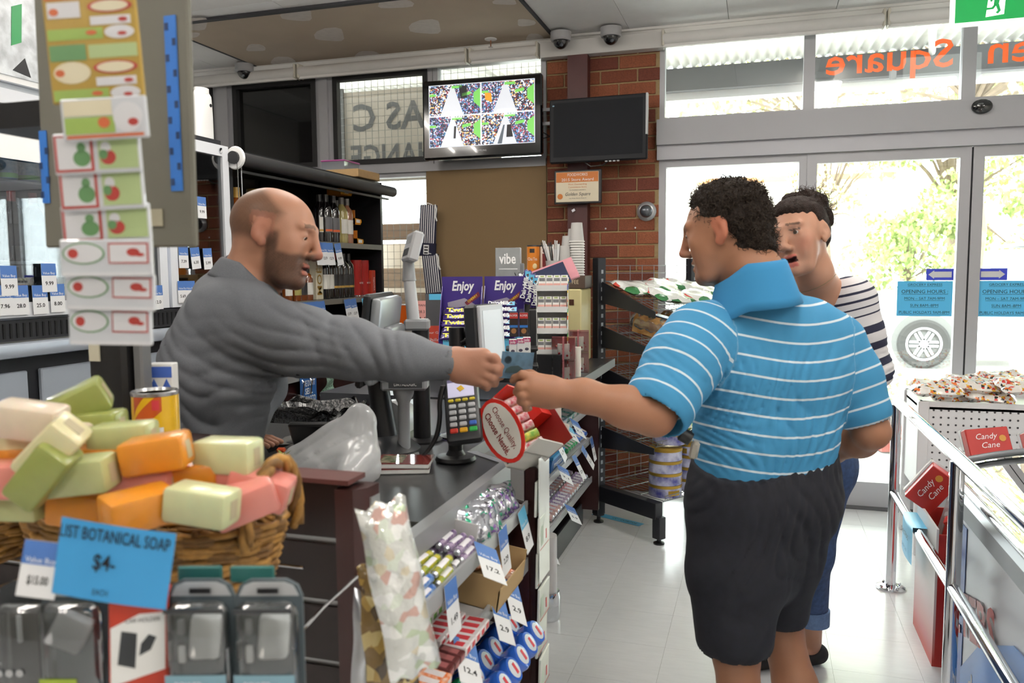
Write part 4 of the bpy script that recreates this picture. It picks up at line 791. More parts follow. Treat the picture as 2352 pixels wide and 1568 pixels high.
# scanner on stand, printer, keyboard
sb_ = Vector((-.92, 1.983, CZ)); sn = thing('scanner_stand', 'grey scanner stand with a labelled cradle under the reaching arm', 'scanner', Matrix.Translation(sb_))
MB().lathe([(.04, 0), (.04, .004), (.018, .008), (.0165, .02), (.0165, .145), (.028, .17), (.03, .185)], 22).build('column', GPL, sn, smooth=.5); MB().bev(.125, .07, .035, .006, TR((.005, 0, .20), 0, 0, .3)).build('cradle', GPL, sn); MB().box(-.035, .055, -.0365, -.0355, .155, .175, Tm(0, 0, .035)@Rm(0, 0, .3)).build('name_plate', DG, sn)
text('SCANNER' if False else 'DATALOGIC', WHITE_INK, sn, Rm(0, 0, .3)@TR((.01, -.038, .20), math.pi/2), .013, .06)
pr_ = thing('receipt_printer', 'silver curved receipt printer behind the scanner stand', 'printer', Matrix.Translation(aZ(900, 985, CZ)))
MB().grid(lambda u, v: (.075*math.cos(math.pi*u)*(1-.1*v), -.05+.11*v, .10*math.sin(math.pi*u)**.6*(1-.12*v)), 20, 4).prism([(.075*math.cos(math.pi*k/12), .10*max(0, math.sin(math.pi*k/12))**.6) for k in range(13)], .05, .051, Rm(math.pi/2, 0, 0)).build('cover', mat('silver_cover', 'b4b7ba', .3, .4), pr_, smooth=.8); MB().box(-.05, .05, -.04, .06, .0, .06).build('paper_bay', BPL, pr_)
ky = thing('keyboard', 'black keyboard tilted up behind the plastic bag', 'keyboard', TR(aZ(735, 1040, CZ)+Vector((0, .03, .045)), -.9, 0, .3))
MB().bev(.19, .10, .018, .005).build('case', BPL, ky)
for i in range(9):
    for j in range(4): MB().bev(.016, .016, .006, .002, Tm(-.075+i*.0185, -.033+j*.021, .011)).build('key', DG, ky)
# thin plastic carrier bag heaped on the counter
bg = Sdf(); C0 = np.array(aZ(775, 1085, CZ)); bgo = C0.copy()
pk = np.array(aD(825, 955, 2.0)); bg.cone(pk, C0+np.array([.02, .0, .03]), .02, .085, .05); bg.cone(pk, C0+np.array([-.10, .0, .02]), .015, .05, .05); bg.cone(pk+np.array([.02, 0, -.02]), C0+np.array([.085, -.05, .02]), .02, .05, .04); bg.cone(C0+np.array([.09, -.05, .05]), C0+np.array([.105, -.13, .035]), .045, .03, .03)
bg.ell(C0+np.array([-.02, -.02, .02]), (.10, .07, .04), None, .03); bg.cut((0, 0, CZ+.001), (0, 0, -1), .002); bg.slack = .03
bg.disp = lambda P: (.003*vnoise(P, 45, 91)+folds(P, C0+np.array([-.01, -.03, .07]), CR*.75+CU*.65, .007, 70, .10, 3)+folds(P, C0+np.array([.06, -.03, .06]), CR*.2+CU, .006, 85, .09, 4)).astype(np.float32)
bgm = clear('bag_film', 'fafbfd', .6, .18, haze=.7, bump=.4, bs=14); obj('carrier_bag', bg.mesh('carrier_bag', .005, bgm, None, bgo, 1), None, Tm(*bgo), label='crumpled translucent white plastic carrier bag on the near end of the counter', cat='bag')
for i, (dx, dz, rz, nm) in enumerate(((0, .0, .35, 'lower'), (.004, .014, .25, 'upper'))):
    m_ = thing('booklet', 'glossy red and white %s booklet of the pair on the counter' % nm, 'booklet', TR((-.855+dx, 1.835, CZ+dz), 0, 0, rz), 'booklets on the counter')
    MB().bev(.135, .10, .012, .002, Tm(0, 0, .0065)).build('pages', PAPER, m_); MB().box(-.068, .068, -.051, .051, .0125, .0135).build('cover', mat('cover_red', '8f3b36', .12, coat=.8), m_); MB().box(-.06, .0, -.04, .04, .0135, .0138).build('cover_picture', mat('cover_pic', 'c9b9a0', .12, col2='4a6a3a', vs=60, coat=.8), m_)
tk = thing('loose_ticket', 'white price ticket with an orange clip lying on the counter', 'ticket', TR(aZ(672, 1040, CZ), 0, 0, .3)); MB().box(-.025, .04, -.02, .02, .0, .001).build('card', PAPER, tk); MB().bev(.025, .02, .012, .004, Tm(-.035, .012, .006)).build('clip', mat('clip_orange', 'd9562a', .4), tk); text('2.99', INK, tk, Tm(.008, 0, .0015), .016)
MB().grid(lambda u, v: (-.09+.18*u, -.06+.12*v, .002+.006*math.sin(u*7)*math.sin(v*5)), 10, 8).build('plastic_sleeve', clear('sleeve', 'e8e6e2', .6, .1, haze=.3), None, TR(aZ(660, 1012, CZ), 0, 0, .4), 3, label='clear plastic sleeve lying flat beside the bin', cat='sleeve')
pl_ = thing('plant_sprig', 'small green sprig beside the carrier bag', 'plant', Matrix.Translation(aZ(655, 1095, CZ))); MB().tube([(0, 0, 0), (.002, 0, .04), (0, 0, .062)], .0015, 5).build('stem', mat('sprig_green', '8d9a4a', .7), pl_)
for k in range(5):
    for s_ in (-1, 1): MB().add([(0, 0, .012+k*.011), (s_*.014, .003, .02+k*.011), (s_*.02, 0, .024+k*.011), (s_*.012, -.003, .016+k*.011)], [(0, 1, 2, 3)]).build('leaf', MATS['sprig_green'], pl_)
# bin with black liner behind the counter
bn0 = aZ(705, 985, .93); wb = thing('waste_bin', 'grey bin with a black liner draped over its rim behind the counter', 'bin', Tm(bn0.x-.08, bn0.y+.15, 0))
MB().prism([(-.17, -.13), (.17, -.13), (.17, .13), (-.17, .13)], 0, .94).build('tub', mat('bin_grey', '5c5a58', .6), wb)
LIN = mat('liner_black', '101012', .18, bump=.8, bs=70, coat=.5)
MB().grid(lambda u, v: ((.18+.02*math.sin(u*31+v*5)+.015*v)*math.copysign(abs(math.cos(u*6.283))**.5, math.cos(u*6.283)), (.14+.02*math.sin(u*27+2))*math.copysign(abs(math.sin(u*6.283))**.5, math.sin(u*6.283)), .99-.10*v**1.3+.014*math.sin(u*43+v*7)), 96, 10, wrap=True).grid(lambda u, v: ((.18-.05*v)*math.copysign(abs(math.cos(-u*6.283))**.5, math.cos(-u*6.283)), (.14-.05*v)*math.copysign(abs(math.sin(-u*6.283))**.5, math.sin(-u*6.283)), .985-.05*v+.01*math.sin(u*50)), 64, 4, wrap=True).build('liner', LIN, wb, smooth=3)
# things hung on the dark red panel behind
tb = thing('tobacco_sign', 'blue notice about tobacco hanging on the dark red cupboard behind the till', 'sign', TR((-2.16, 3.53, .95), 0, 0, math.pi/2)); MB().box(-.075, .075, -.002, 0, -.2, .02).build('card', mat('notice_blue', '2c5f9e', .4), tb)
for i, (s_, w) in enumerate((('"WE DON\'T', .12), ('SELL', .07), ('TOBACCO', .125), ('TO', .04))): text(s_, WHITE_INK, tb, TR((0, -.003, -.035-i*.04), math.pi/2), .042, w, bold=.02)
tt = MB().grid(lambda u, v: (.03*math.sin(v*9+u*2)*v, (-.03-.06*v)+(.06+.12*v)*u+.01*math.sin(v*8), -.16*v), 14, 12).build('tea_towel', mat('towel_green', '9fb8a8', .8, col2='4e7a66', vs=140), None, Tm(-2.15, 3.72, .93), 3, label='green and white checked cloth on a hook by the tobacco notice', cat='cloth')
gp = MB().tube([(0, 0, 0), (.01, -.02, -.05), (.0, .03, -.11), (.0, .05, -.03), (0, .01, .01)], .002, 6).build('cable_loop', WPL, None, Tm(-2.15, 4.05, .93), label='white cable loop hanging on the dark red cupboard', cat='cable')
# confectionery box tipped on the counter corner
nb0 = Vector((-.625, 1.93, CZ)); nb = thing('sweet_roll_box', 'red counter box of sweet rolls with an oval front at the counter corner', 'display box', Matrix.Translation(nb0))
NM = Matrix.Translation(-nb0)@facing(aD(1152, 988, 2.0), -CF*.72-CR*.5+CU*.2, CR*.68-CU*.73)   # local x runs along the oval, z towards the viewer
RED = mat('box_red', 'c8261c', .35); REDD = mat('box_dark_red', '7d1512', .4); OW = mat('oval_white', 'dedcd4', .45)
el = lambda a, b: [(a*math.cos(k*.2618), b*math.sin(k*.2618)) for k in range(24)]
MB().prism(el(.092, .055), -.004, 0, NM).build('oval_panel', RED, nb); MB().prism(el(.082, .045), 0, .001, NM).build('oval_face', OW, nb)
text('Choose Quality,', REDD, nb, NM@Tm(.0, .012, .002), .022, .125); text('Choose Nestlé.', REDD, nb, NM@Tm(.0, -.014, .002), .024, .125, bold=.015)
MB().box(-.09, .085, .02, .026, -.12, -.004, NM).box(-.09, .085, -.04, -.034, -.12, -.004, NM).build('tray_wall', OW, nb)
MB().box(-.09, -.085, -.04, .075, -.12, -.004, NM).build('tray_end', RED, nb); MB().box(.08, .085, -.04, .075, -.12, -.004, NM).build('tray_end', OW, nb); MB().box(-.09, .085, -.04, .105, -.122, -.118, NM).build('header_panel', REDD, nb); MB().prism([(-.09, .10), (-.06, .135), (.0, .12), (.03, .10), (.05, .115), (.07, .10), (.085, .105), (.085, .07), (-.09, .07)], -.124, -.12, NM).build('header_torn_edge', OW, nb)
MB().box(-.03, .0, .03, .09, -.12, -.07, NM).build('divider', RED, nb)
CU_ = mat('copper_foil', 'b5703f', .35, .5); RW = mat('roll_white', 'ece4e2', .3, col2='c8455a', vs=90); RO = mat('roll_orange', 'e8952a', .3, col2='f0c060', vs=50); RG = mat('roll_green', 'dcd85a', .3, col2='78b048', vs=70)
for i in range(6):
    for j, zz_ in enumerate((-.028, -.055)):
        r_ = thing('sweet_roll', 'wrapped sweet roll with copper foil ends in the red counter box' if j == 0 else 'orange wrapped sweet roll in the lower row of the red box', 'sweets', Matrix.Translation(nb0)@NM@Tm(-.068+i*.027, .0+(.03 if j == 0 else .008), zz_-.01)@Rm(.95, 0, 0), 'rolls in the red counter box' if j == 0 else 'orange rolls in the red counter box')
        MB().cyl((0, 0, -.034), (0, 0, .034), .0115, n=14).build('wrapper', (RW, RW, RW, RW, RG, RW)[i] if j == 0 else RO, r_, smooth=.6); MB().cyl((0, 0, .034), (0, 0, .037), .0108, .009, n=14).build('foil_end', CU_, r_, smooth=.6)
# ---- displays on the far counter
def box_open(t, name, m, w, d, h, M): return MB().box(-w/2, w/2, -d/2, -d/2+.003, 0, h*.55, M).box(-w/2, -w/2+.003, -d/2, d/2, 0, h, M).box(w/2-.003, w/2, -d/2, d/2, 0, h, M).box(-w/2, w/2, d/2-.003, d/2, 0, h, M).box(-w/2, w/2, -d/2, d/2, 0, .003, M).build(name, m, t)
PUR = mat('purple_card', '3b2a78', .3, coat=.4); PURD = mat('purple_film', '3a2470', .25, var=.3, vs=60, coat=.6); YEL = mat('print_yel', 'f2dc2a', .4); SKY = mat('film_sky', '62b4dd', .3, coat=.5); CHO = mat('choc_brown', '4a2c1e', .4)
def bar(M, lab, grp, txt, tm, sky=False):
    t = bag('chocolate_bar', lab, 'chocolate bar', M, .145, .034, .017, PURD, grp, random.randrange(99), .5); text(txt, tm, t, Tm(-.01, 0, .0098), .03, .105, bold=.03, name='brand_print')
    if sky: MB().prism([(.025, -.013), (.045, .01), (.066, .013), (.066, -.013)], .0088, .0092).build('swirl_print', SKY, t); MB().prism([(.04, -.006), (.05, .006), (.056, -.006)], .0092, .0094).build('choc_print', CHO, t)
    return t
def enjoy(px, w, lab, txt, tm, n, grp, bl, sky):
    c = aD(px, 800, w); c.z = 1.10; t = thing('chocolate_display', lab, 'display box', TR(c, 0, 0, YAW*.8)); sc = w/1847
    MB().box(-.095, .095, .06, .064, 0, .345).build('header_card', PUR, t); MB().prism([(.0, 0), (-.12, 0), (-.14, .06), (-.05, .24), (.0, .30)], -.095, -.092, Tm(0, .06, 0)@Matrix(((0, 0, 1, 0), (1, 0, 0, 0), (0, 1, 0, 0), (0, 0, 0, 1)))).build('side_card', PUR, t); MB().prism([(.0, 0), (-.12, 0), (-.14, .06), (-.05, .24), (.0, .30)], .092, .095, Tm(0, .06, 0)@Matrix(((0, 0, 1, 0), (1, 0, 0, 0), (0, 1, 0, 0), (0, 0, 0, 1)))).build('side_card', PUR, t)
    MB().box(-.095, .095, -.075, -.072, 0, .07).build('front_lip', PUR, t); MB().box(-.095, .095, -.07, .06, 0, .004).build('base', PUR, t)
    text('Enjoy', WHITE_INK, t, TR((.0, .0585, .30), math.pi/2), .062, .105, bold=.03, shear=.2); MB().prism([(-.07, .225), (.01, .245), (.06, .215), (-.03, .2), (-.068, .205)], -.0595, -.0588, Rm(math.pi/2, 0, 0)@Sm(1, 1, 1)).build('foil_print', mat('foil_print', '9a94a4', .3), t); MB().prism([(.01, .225), (.075, .275), (.085, .255), (.022, .21)], -.0598, -.0588, Rm(math.pi/2, 0, 0)).build('wrapper_print', mat('wrapper_print', '7d2a3a', .4), t); text('CHERRY', YEL, t, TR((.048, .057, .243), math.pi/2, 0, 0)@Rm(0, 0, .63), .015, .055)
    fill = MB().prism([(.055, .004), (-.068, .004), (-.068, .055), (.055, .19)], -.088, .088, Matrix(((0, 0, 1, 0), (1, 0, 0, 0), (0, 1, 0, 0), (0, 0, 0, 1)))).build('inner_ramp', mat('ramp_dark', '241a3c', .7), t)
    W = t.matrix_basis
    for i in range(n): bar(W@TR((-.012+.006*math.sin(i*2.1), -.072+i*.026, .075+i*.0275), .85, 0, .04*math.sin(i*3)), bl, grp, txt, tm, sky)
    tk = thing('shelf_sign', 'blue price sign on the front of the %s' % ('left chocolate display' if not sky else 'right chocolate display'), 'sign', W@TR((.01, -.078, .035), math.pi/2-.12)); MB().box(-.085, .085, -.045, .035, 0, .001).build('card', SBL, tk)
    text('CADBURY MEDIUM CHOCOLATE BARS' if not sky else 'MEDIUM CHOCOLATE BARS', INK, tk, Tm(0, .022, .0015), .018, .158); text('.99 c', INK, tk, Tm(.045, -.012, .0015), .022); return t
MB().box(-.45, .35, -.2, .2, 0, .13).build('riser_shelf', BPL, None, Tm(-1.18, 3.62, CZ), label='low black riser under the chocolate displays', cat='riser')
enjoy(1060, 3.72, 'purple chocolate display box holding yellow lettered bars', 'Twirl', YEL, 5, 'yellow lettered bars in the left chocolate display', 'purple chocolate bar with yellow lettering in the left display', False)
enjoy(1158, 3.78, 'purple chocolate display box holding bars with a blue swirl', 'DairyMilk', WHITE_INK, 6, 'blue swirl bars in the right chocolate display', 'purple chocolate bar with a blue swirl in the right display', True)
for i in range(3):
    p = aD(1206+i*11, 655+i*8, 3.72); bar(TR(p, 0, 0, YAW)@Rm(math.pi/2, 0, 0)@Rm(0, 0, 1.35+.08*i), 'purple chocolate bar standing upright right of the displays, %s of three' % ('left', 'middle', 'right')[i], 'upright chocolate bars', 'DairyMilk', WHITE_INK, True)
for i, px in enumerate((1180, 1203)):
    p = aD(px, 745, 3.3); t = thing('biscuit_box', 'small black and red biscuit box, %s of the pair behind the customer screen' % ('left' if i == 0 else 'right'), 'box', TR(p, 0, 0, YAW)); MB().bev(.034, .02, .10, .002).build('carton', mat('box_black', '2e2220', .35), t); MB().box(-.017, .017, -.0108, -.0102, .025, .048).build('red_panel', RDB, t); text('ROPER', WHITE_INK, t, TR((0, -.0112, .037), math.pi/2), .012, .03); MB().prism([(.011*math.cos(a*.6), -.026+.011*math.sin(a*.6)) for a in range(10)], .0102, .011, Rm(math.pi/2, 0, 0)).build('cookie_print', mat('cookie', '9a6a3c', .7), t)
    MB().box(-.0165, .0165, -.0108, -.0102, -.012, -.002).build('blue_panel', mat('panel_blue', '2f6fb8', .4), t)
for i, (px, py) in enumerate(((1178, 800), (1196, 798), (1210, 795), (1192, 850))):
    p = aD(px, py, 3.2); t = thing('pastille_box', ('white pastille box with purple print, %s' % ('leftmost', 'middle', 'right hand', 'lower')[i])+' one behind the banknote', 'box', TR(p, 0, 0, YAW)); MB().bev(.03, .016, .075, .0015).build('carton', WPL, t); MB().box(-.015, .015, -.0086, -.0081, .018, .034).build('name_panel', mat('jols_pink', 'b8386a', .4), t); text('jols', WHITE_INK, t, TR((0, -.0092, .026), math.pi/2), .016, .022, bold=.02); MB().sph((0, -.008, -.01), (.008, .0015, .006), 10, 6).build('fruit_print', mat('berry_print', '4a4658', .5), t)
bp_ = MB().bev(.13, .12, .012, .003, TR(aD(1195, 770, 3.28)+Vector((0, .02, -.055)), 0, 0, YAW)).bev(.03, .03, .40, .003, TR(aD(1195, 770, 3.28)+Vector((.02, .12, -.1)), 0, 0, YAW)).bev(.13, .12, .012, .003, TR(aD(1195, 840, 3.2)+Vector((0, .02, -.0)), 0, 0, YAW)).build('wire_display', BPL, None, label='black tiered display holding the biscuit and pastille boxes', cat='display')
# mint box stand
ms = aZ(1285, 885, CZ); ms.y += .12; ms.x -= .06; mt_ = thing('mint_stand', 'white tiered card stand of small white mint boxes beside the candles', 'display', TR(ms, 0, 0, .18))
STW = mat('stand_white', 'e3e3e1', .45); PRT = patch_mat('stand_print', 'eeeeea', ['e8642a', '3a4aa0', 'e8c23a', '4a9a5a', 'd83a2a'], 55)
MB().prism([(.05, 0), (-.06, 0), (-.06, .06), (-.045, .12), (-.06, .14), (-.045, .22), (-.055, .24), (-.035, .33), (-.045, .35), (-.03, .44), (.05, .46)], .068, .071, XYZ).build('printed_side', PRT, mt_); MB().prism([(.05, 0), (-.06, 0), (-.06, .06), (-.045, .12), (-.06, .14), (-.045, .22), (-.055, .24), (-.035, .33), (-.045, .35), (-.03, .44), (.05, .46)], -.071, -.068, XYZ).build('side', STW, mt_); MB().box(-.07, .07, .045, .05, 0, .47).build('back', STW, mt_)
for i in range(5): MB().box(-.068, .068, -.058+i*.008, .045, .03+i*.095, .033+i*.095).box(-.068, .068, -.06+i*.008, -.057+i*.008, .03+i*.095, .055+i*.095).build('tier', STW, mt_)
text('FLAVOURS', mat('ink_navy', '2a2f6a', .5), mt_, TR((0, -.0605, .045), math.pi/2), .014, .07)
W = mt_.matrix_basis; mb_ = None; MBX = mat('mint_box', 'ecebe6', .35); MBP = mat('mint_pink', 'd9a49a', .5); MBG = mat('mint_green', '9fb26a', .5)
for i in range(5):
    for j in range(4):
        if i == 1 and j > 1: continue
        ml_ = 'small white mint box on the %s tier of the card stand' % ('bottom', 'second lowest', 'middle', 'second highest', 'top')[i]
        M = W@TR((-.05+j*.033+(.004 if i == 4 else 0), -.035+i*.008, .036+i*.095+.032), -.14, 0, 0)
        if mb_ is None:
            mb_ = thing('mint_box', ml_, 'box', M, 'mint boxes on the card stand'); MB().bev(.03, .018, .062, .0015).build('carton', MBX, mb_); MB().box(-.0152, .0152, -.0096, -.0091, -.028, -.006).build('pink_panel', MBP, mb_); MB().box(-.013, .013, -.0096, -.0091, .004, .018).build('barcode', mat('barcode_grey', '6f6f72', .6), mb_); MB().box(-.008, .008, -.0096, -.0091, .022, .028).build('green_print', MBG, mb_)
        else: copy_tree(mb_, M, label=ml_)
# candle gift boxes
CAN = mat('candle_wax', 'e6dfd6', .5, sss=.2); BER = mat('berry_red', 'b3202a', .3); RIB = mat('ribbon', 'b5525a', .5); PIN_ = mat('pine_cone', '6f5340', .8)
GB = clear('gift_box_clear', 'ffffff', .6, .03)
for i, (px, py, sc, lab) in enumerate(((1313, 840, 1, 'clear gift box with candle and red berries, nearest the mint stand'), (1312, 800, 1, 'clear candle gift box stacked on the nearest one'), (1350, 825, 1, 'clear candle gift box at the far end of the counter'), (1350, 790, 1, 'clear candle gift box stacked at the far end of the counter'))):
    b0 = aZ(1318, 884, CZ) if i < 2 else aZ(1350, 858, CZ); b0 = Vector((b0.x-.06, b0.y+.06, CZ+(.105 if i % 2 else 0))); t = thing('candle_gift_box', lab, 'gift box', TR(b0, 0, 0, .2), 'candle gift boxes'); MB().box(-.05, .05, -.05, .05, .0005, .10).build('clear_box', GB, t)
    MB().lathe([(.028, .004), (.028, .07), (.024, .072), (0, .068)], 18).build('candle', CAN, t, smooth=.6); MB().cyl((0, 0, .068), (0, 0, .08), .001, n=5).build('wick', INK, t)
    for k in range(12): a = k*.52; MB().sph((.036*math.cos(a), .036*math.sin(a), .02+.05*((k*7) % 5)/5), .0055, 7, 5).build('berry', BER, t, smooth=3)
    MB().sph((-.03, -.034, .015), (.011, .011, .013), 8, 6).build('pine_cone', PIN_, t); MB().box(-.0515, .0515, -.004, .004, .0, .1015).box(-.004, .004, -.0515, .0515, 0, .1018).build('ribbon', clear('rib', 'd88a8e', .2, .3, haze=.7), t)
cj = thing('candle_jar', 'slim white candle standing between the clear gift boxes', 'candle', aZ(1338, 866, CZ).to_3d() and Matrix.Translation(aZ(1338, 866, CZ)+Vector((-.03, .02, 0)))); MB().lathe([(.018, 0), (.018, .14), (.0, .141)], 16).build('wax', CAN, cj, smooth=.6); MB().cyl((0, 0, .14), (0, 0, .15), .001, n=5).build('wick', INK, cj)
# cream machine with tilted screen, cups and tins on the brown box
cm0 = aZ(1338, 845, CZ); cm_ = thing('drinks_machine', 'cream cabinet with a tilted black screen on the far counter', 'machine', Tm(-1.06, 4.35, CZ)); MB().bev(.30, .26, .40, .006, Tm(0, 0, .20)).build('cabinet', mat('cream_metal', 'd8cd98', .4, var=.06, vs=6), cm_); MB().box(.03, .055, -.133, -.13, .30, .33).build('sticker', WPL, cm_); MB().box(.08, .11, -.133, -.13, .315, .345).build('sticker', CHO, cm_)
st_ = thing('tilted_screen', 'black screen leaning against the cream cabinet', 'monitor', TR((-1.13, 4.10, CZ+.27), .0, .15, .9)); MB().bev(.16, .02, .24, .004).build('case', BPL, st_); MB().box(-.068, .068, -.0112, -.0102, -.1, .1).build('glass', mat('screen_glass_black', '2c2826', .1), st_); MB().cyl((0, .01, -.1), (0, .03, -.265), .02, n=12).build('stem', BPL, st_)
bb_ = MB().bev(.44, .26, .07, .003, Tm(0, 0, .035)).build('brown_box', mat('brown_carton', '4a3a2e', .6), None, TR((-1.12, 4.36, CZ+.402), 0, 0, .05), label='brown carton on top of the cream cabinet under the cups', cat='box'); text('COFFEE', mat('print_cream', 'cfc0a0', .6), bb_, TR((.14, -.1305, .035), math.pi/2), .03, .09)
CUP = mat('paper_cup', 'b9b7b4', .6); CUR = mat('cup_rim', 'e6e4e0', .5); zt = CZ+.473
for i, (x, y, n, lab) in enumerate(((-1.03, 4.33, 5, 'short stack of upturned paper cups in front of the others'), (-.965, 4.36, 14, 'tallest stack of upturned paper cups by the red column'), (-1.0, 4.44, 12, 'stack of upturned paper cups behind the tallest one'), (-1.08, 4.43, 4, 'low stack of upturned paper cups behind the straws'), (-1.02, 4.38, 9, 'middle stack of upturned paper cups left of the tallest one'))):
    t = thing('cup_stack', lab, 'cups', Tm(x, y, zt), 'stacks of paper cups')
    for k in range(n):
        b = MB(); b.lathe([(.043, 0), (.043, .004), (.040, .005), (.030, .105), (.0, .104)], 20); MB.build(b, 'cup', CUP, t, Tm(0, 0, k*.014+(0 if n < 20 else 0)), smooth=.5); MB().lathe([(.0405, .001), (.044, 0), (.044, .005), (.0405, .006)], 20).build('cup_rim', CUR, t, Tm(0, 0, k*.014), smooth=.8)
sc_ = thing('straw_cup', 'paper cup holding a bunch of white straws between tins and cups', 'straws', Tm(-1.075, 4.28, zt)); MB().lathe([(.035, 0), (.046, .08), (.042, .08), (.032, .004)], 20).build('cup', CUP, sc_, smooth=.5)
for k in range(13): a = k*.5; MB().cyl((.018*math.cos(a), .018*math.sin(a), .02), (.05*math.cos(a)-.02, .05*math.sin(a), .17+.01*(k % 3)), .0035, n=6).build('straw', mat('straw_%d' % (k % 3), ('f0f0f0', '2a2a2c', 'dcdcdc')[k % 3], .4), sc_)
for i, (px, c1, s1, lab) in enumerate(((1225, 'd9822a', 'Chai Tea', 'orange chai tea tin on the far counter'), (1255, 'e8e0d6', 'CHAI', 'cream and maroon chai tea tin next to the straws'))):
    p = aD(px, 610, 4.55); t = thing('chai_tin', lab, 'tin', TR((p.x, p.y, CZ+.49), 0, 0, .2)); h = .145; MB().lathe([(.036, .015), (.036, h)], 24).build('label_wrap', mat('chai_'+c1, c1, .35), t, smooth=.6); MB().lathe([(.0365, 0), (.0365, .016)], 24).build('base_band', mat('chai_orange', 'd9822a', .35), t, smooth=.6); MB().lathe([(.037, h), (.037, h+.008), (0, h+.008)], 24).build('lid', DG, t, smooth=.6)
    MB().lathe([(.0364, .09+.02), (.0364, h-.012)], 8, None, -2.1, -1.3).build('badge', mat('badge_black', '2e2622', .4) if i == 0 else mat('chai_maroon', '6d2324', .4), t, smooth=3); text(s1, WHITE_INK, t, TR((-.002, -.0372, .075 if i == 0 else .118), math.pi/2), .024, .052); MB().sph((.01, -.034, .035), (.014, .004, .016), 10, 8).build('cup_print', mat('cup_print', 'e6d2a0' if i == 0 else 'a8623c', .5), t)
    if i: MB().lathe([(.0363, .03), (.0363, .105)], 8, None, -2.2, -1.1).build('maroon_panel', MATS['chai_maroon'], t, smooth=3)
MB().box(-.16, .12, -.1, .1, 0, .49).build('carton_stack', CARD, None, TR((-1.27, 4.42, CZ), 0, 0, .1), label='plain carton stack on the far counter under the tins', cat='box')
vb = thing('vibe_sign', 'silver card sign reading vibe with a grey price display beside it', 'sign', TR(aD(1166, 604, 4.1), 0, 0, YAW)); MB().bev(.125, .006, .155, .002).build('card', mat('silver_card', 'a9acae', .25, .4, var=.2, vs=10), vb); text('vibe', WHITE_INK, vb, TR((.0, -.0042, .02), math.pi/2), .075, .085, bold=.02); MB().box(-.045, .05, -.0042, -.0035, -.032, -.028).build('underline', WHITE_INK, vb); MB().box(-.06, .06, -.02, .02, -.14, -.075).build('stand', mat('vibe_stand', '6a6c6e', .5), vb)
pd = thing('pole_price_display', 'grey pole display head right of the vibe sign', 'display', TR(aD(1190, 600, 4.15), 0, 0, YAW)); MB().bev(.035, .03, .10, .004, Tm(0, 0, .02)).build('head', LGP, pd); MB().bev(.04, .035, .06, .004, Tm(.012, 0, -.04)).build('neck', GPL, pd); MB().cyl((.012, 0, -.06), (.012, 0, -.42), .014, n=10).build('stem', GPL, pd)
SOC = mat('pack_navy', '232a44', .2, coat=.6); PKP = mat('pack_pink', 'c98a94', .25, coat=.6)
for i, (px, py, m_, lab) in enumerate(((1255, 642, SOC, 'flat navy packet leaning on the display under the tins'), (1275, 630, PKP, 'flat pink packet lying under the navy one'))):
    t = thing('flat_packet', lab, 'packet', TR(aD(px, py, 3.95+.1*i), .7, -.35, .3)); MB().bev(.22, .16, .012, .003).build('film', m_, t); MB().box(-.09, .03, -.06, .0, .0062, .0066).build('print_panel', PAPER if i == 0 else mat('pack_print', 'd9b4ba', .4), t)
    for k in range(5): MB().box(-.085, .025, -.054+k*.011, -.050+k*.011, .0066, .0069).build('print_line', INK, t)
hk = MB()
for i in range(6): hk.tube([(i*.02, 0, 0), (i*.02, -.02, .012), (i*.02+.01, -.04, .0)], .002, 5)
hk.build('hanger_hooks', BPL, None, Matrix.Translation(aD(1185, 632, 3.95)), label='row of small black packet hooks above the navy packet', cat='hooks')
for i in range(5): bag('foil_sachet', 'silver sachet hanging right of the chocolate displays', 'sachet', TR(aD(1203+i*7, 650+i, 3.9), 1.4, .1*i, .2), .05, .09, .012, mat('sachet_silver', 'd9dde2', .2, .5), 'silver sachets right of the displays', i)
# screens, award and cameras on the front wall
tv = thing('cctv_screen', 'lit monitor showing four camera views in front of the window', 'monitor', TR((-1.765, YF-.22, 2.475), -.05, -.01, 0.06))
MB().bev(.815, .05, .52, .012, Tm(0, .02, 0)).build('case', mat('gloss_black', '0d0d0f', .12, coat=.5), tv); sv_ = MB().box(-.36, .36, -.0085, -.006, -.185, .225).build('screen', mat('screen_white', 'd8dce4', .3, emit=.5), tv)
def scr(n, base, cols, sc): m = patch_mat(n, base, cols, sc, .4, 0); b = m.node_tree.nodes['Principled BSDF']; r = [x for x in m.node_tree.nodes if x.type == 'VALTORGB'][0]; m.node_tree.links.new(r.outputs[0], b.inputs['Emission Color']); b.inputs['Emission Strength'].default_value = .75; return m
SM1 = scr('screen_goods', '2a2836', ['c8ccd8', '8a3a3a', '5a86b0', 'd0b070', 'e6e6ee'], 130); SM2 = scr('screen_goods2', '303040', ['cfd4de', '6a8ac0', '9a4a5a', '3a6a8a'], 140); SMG = mat('screen_green', '74c25a', .4, emit=.6); SMD = mat('screen_dark', '24242c', .4)
q_ = lambda pts, m_, n='picture_patch', d=.0: MB().prism(pts, .0087+d, .0092+d, Rm(math.pi/2, 0, 0)).build(n, m_, sv_)
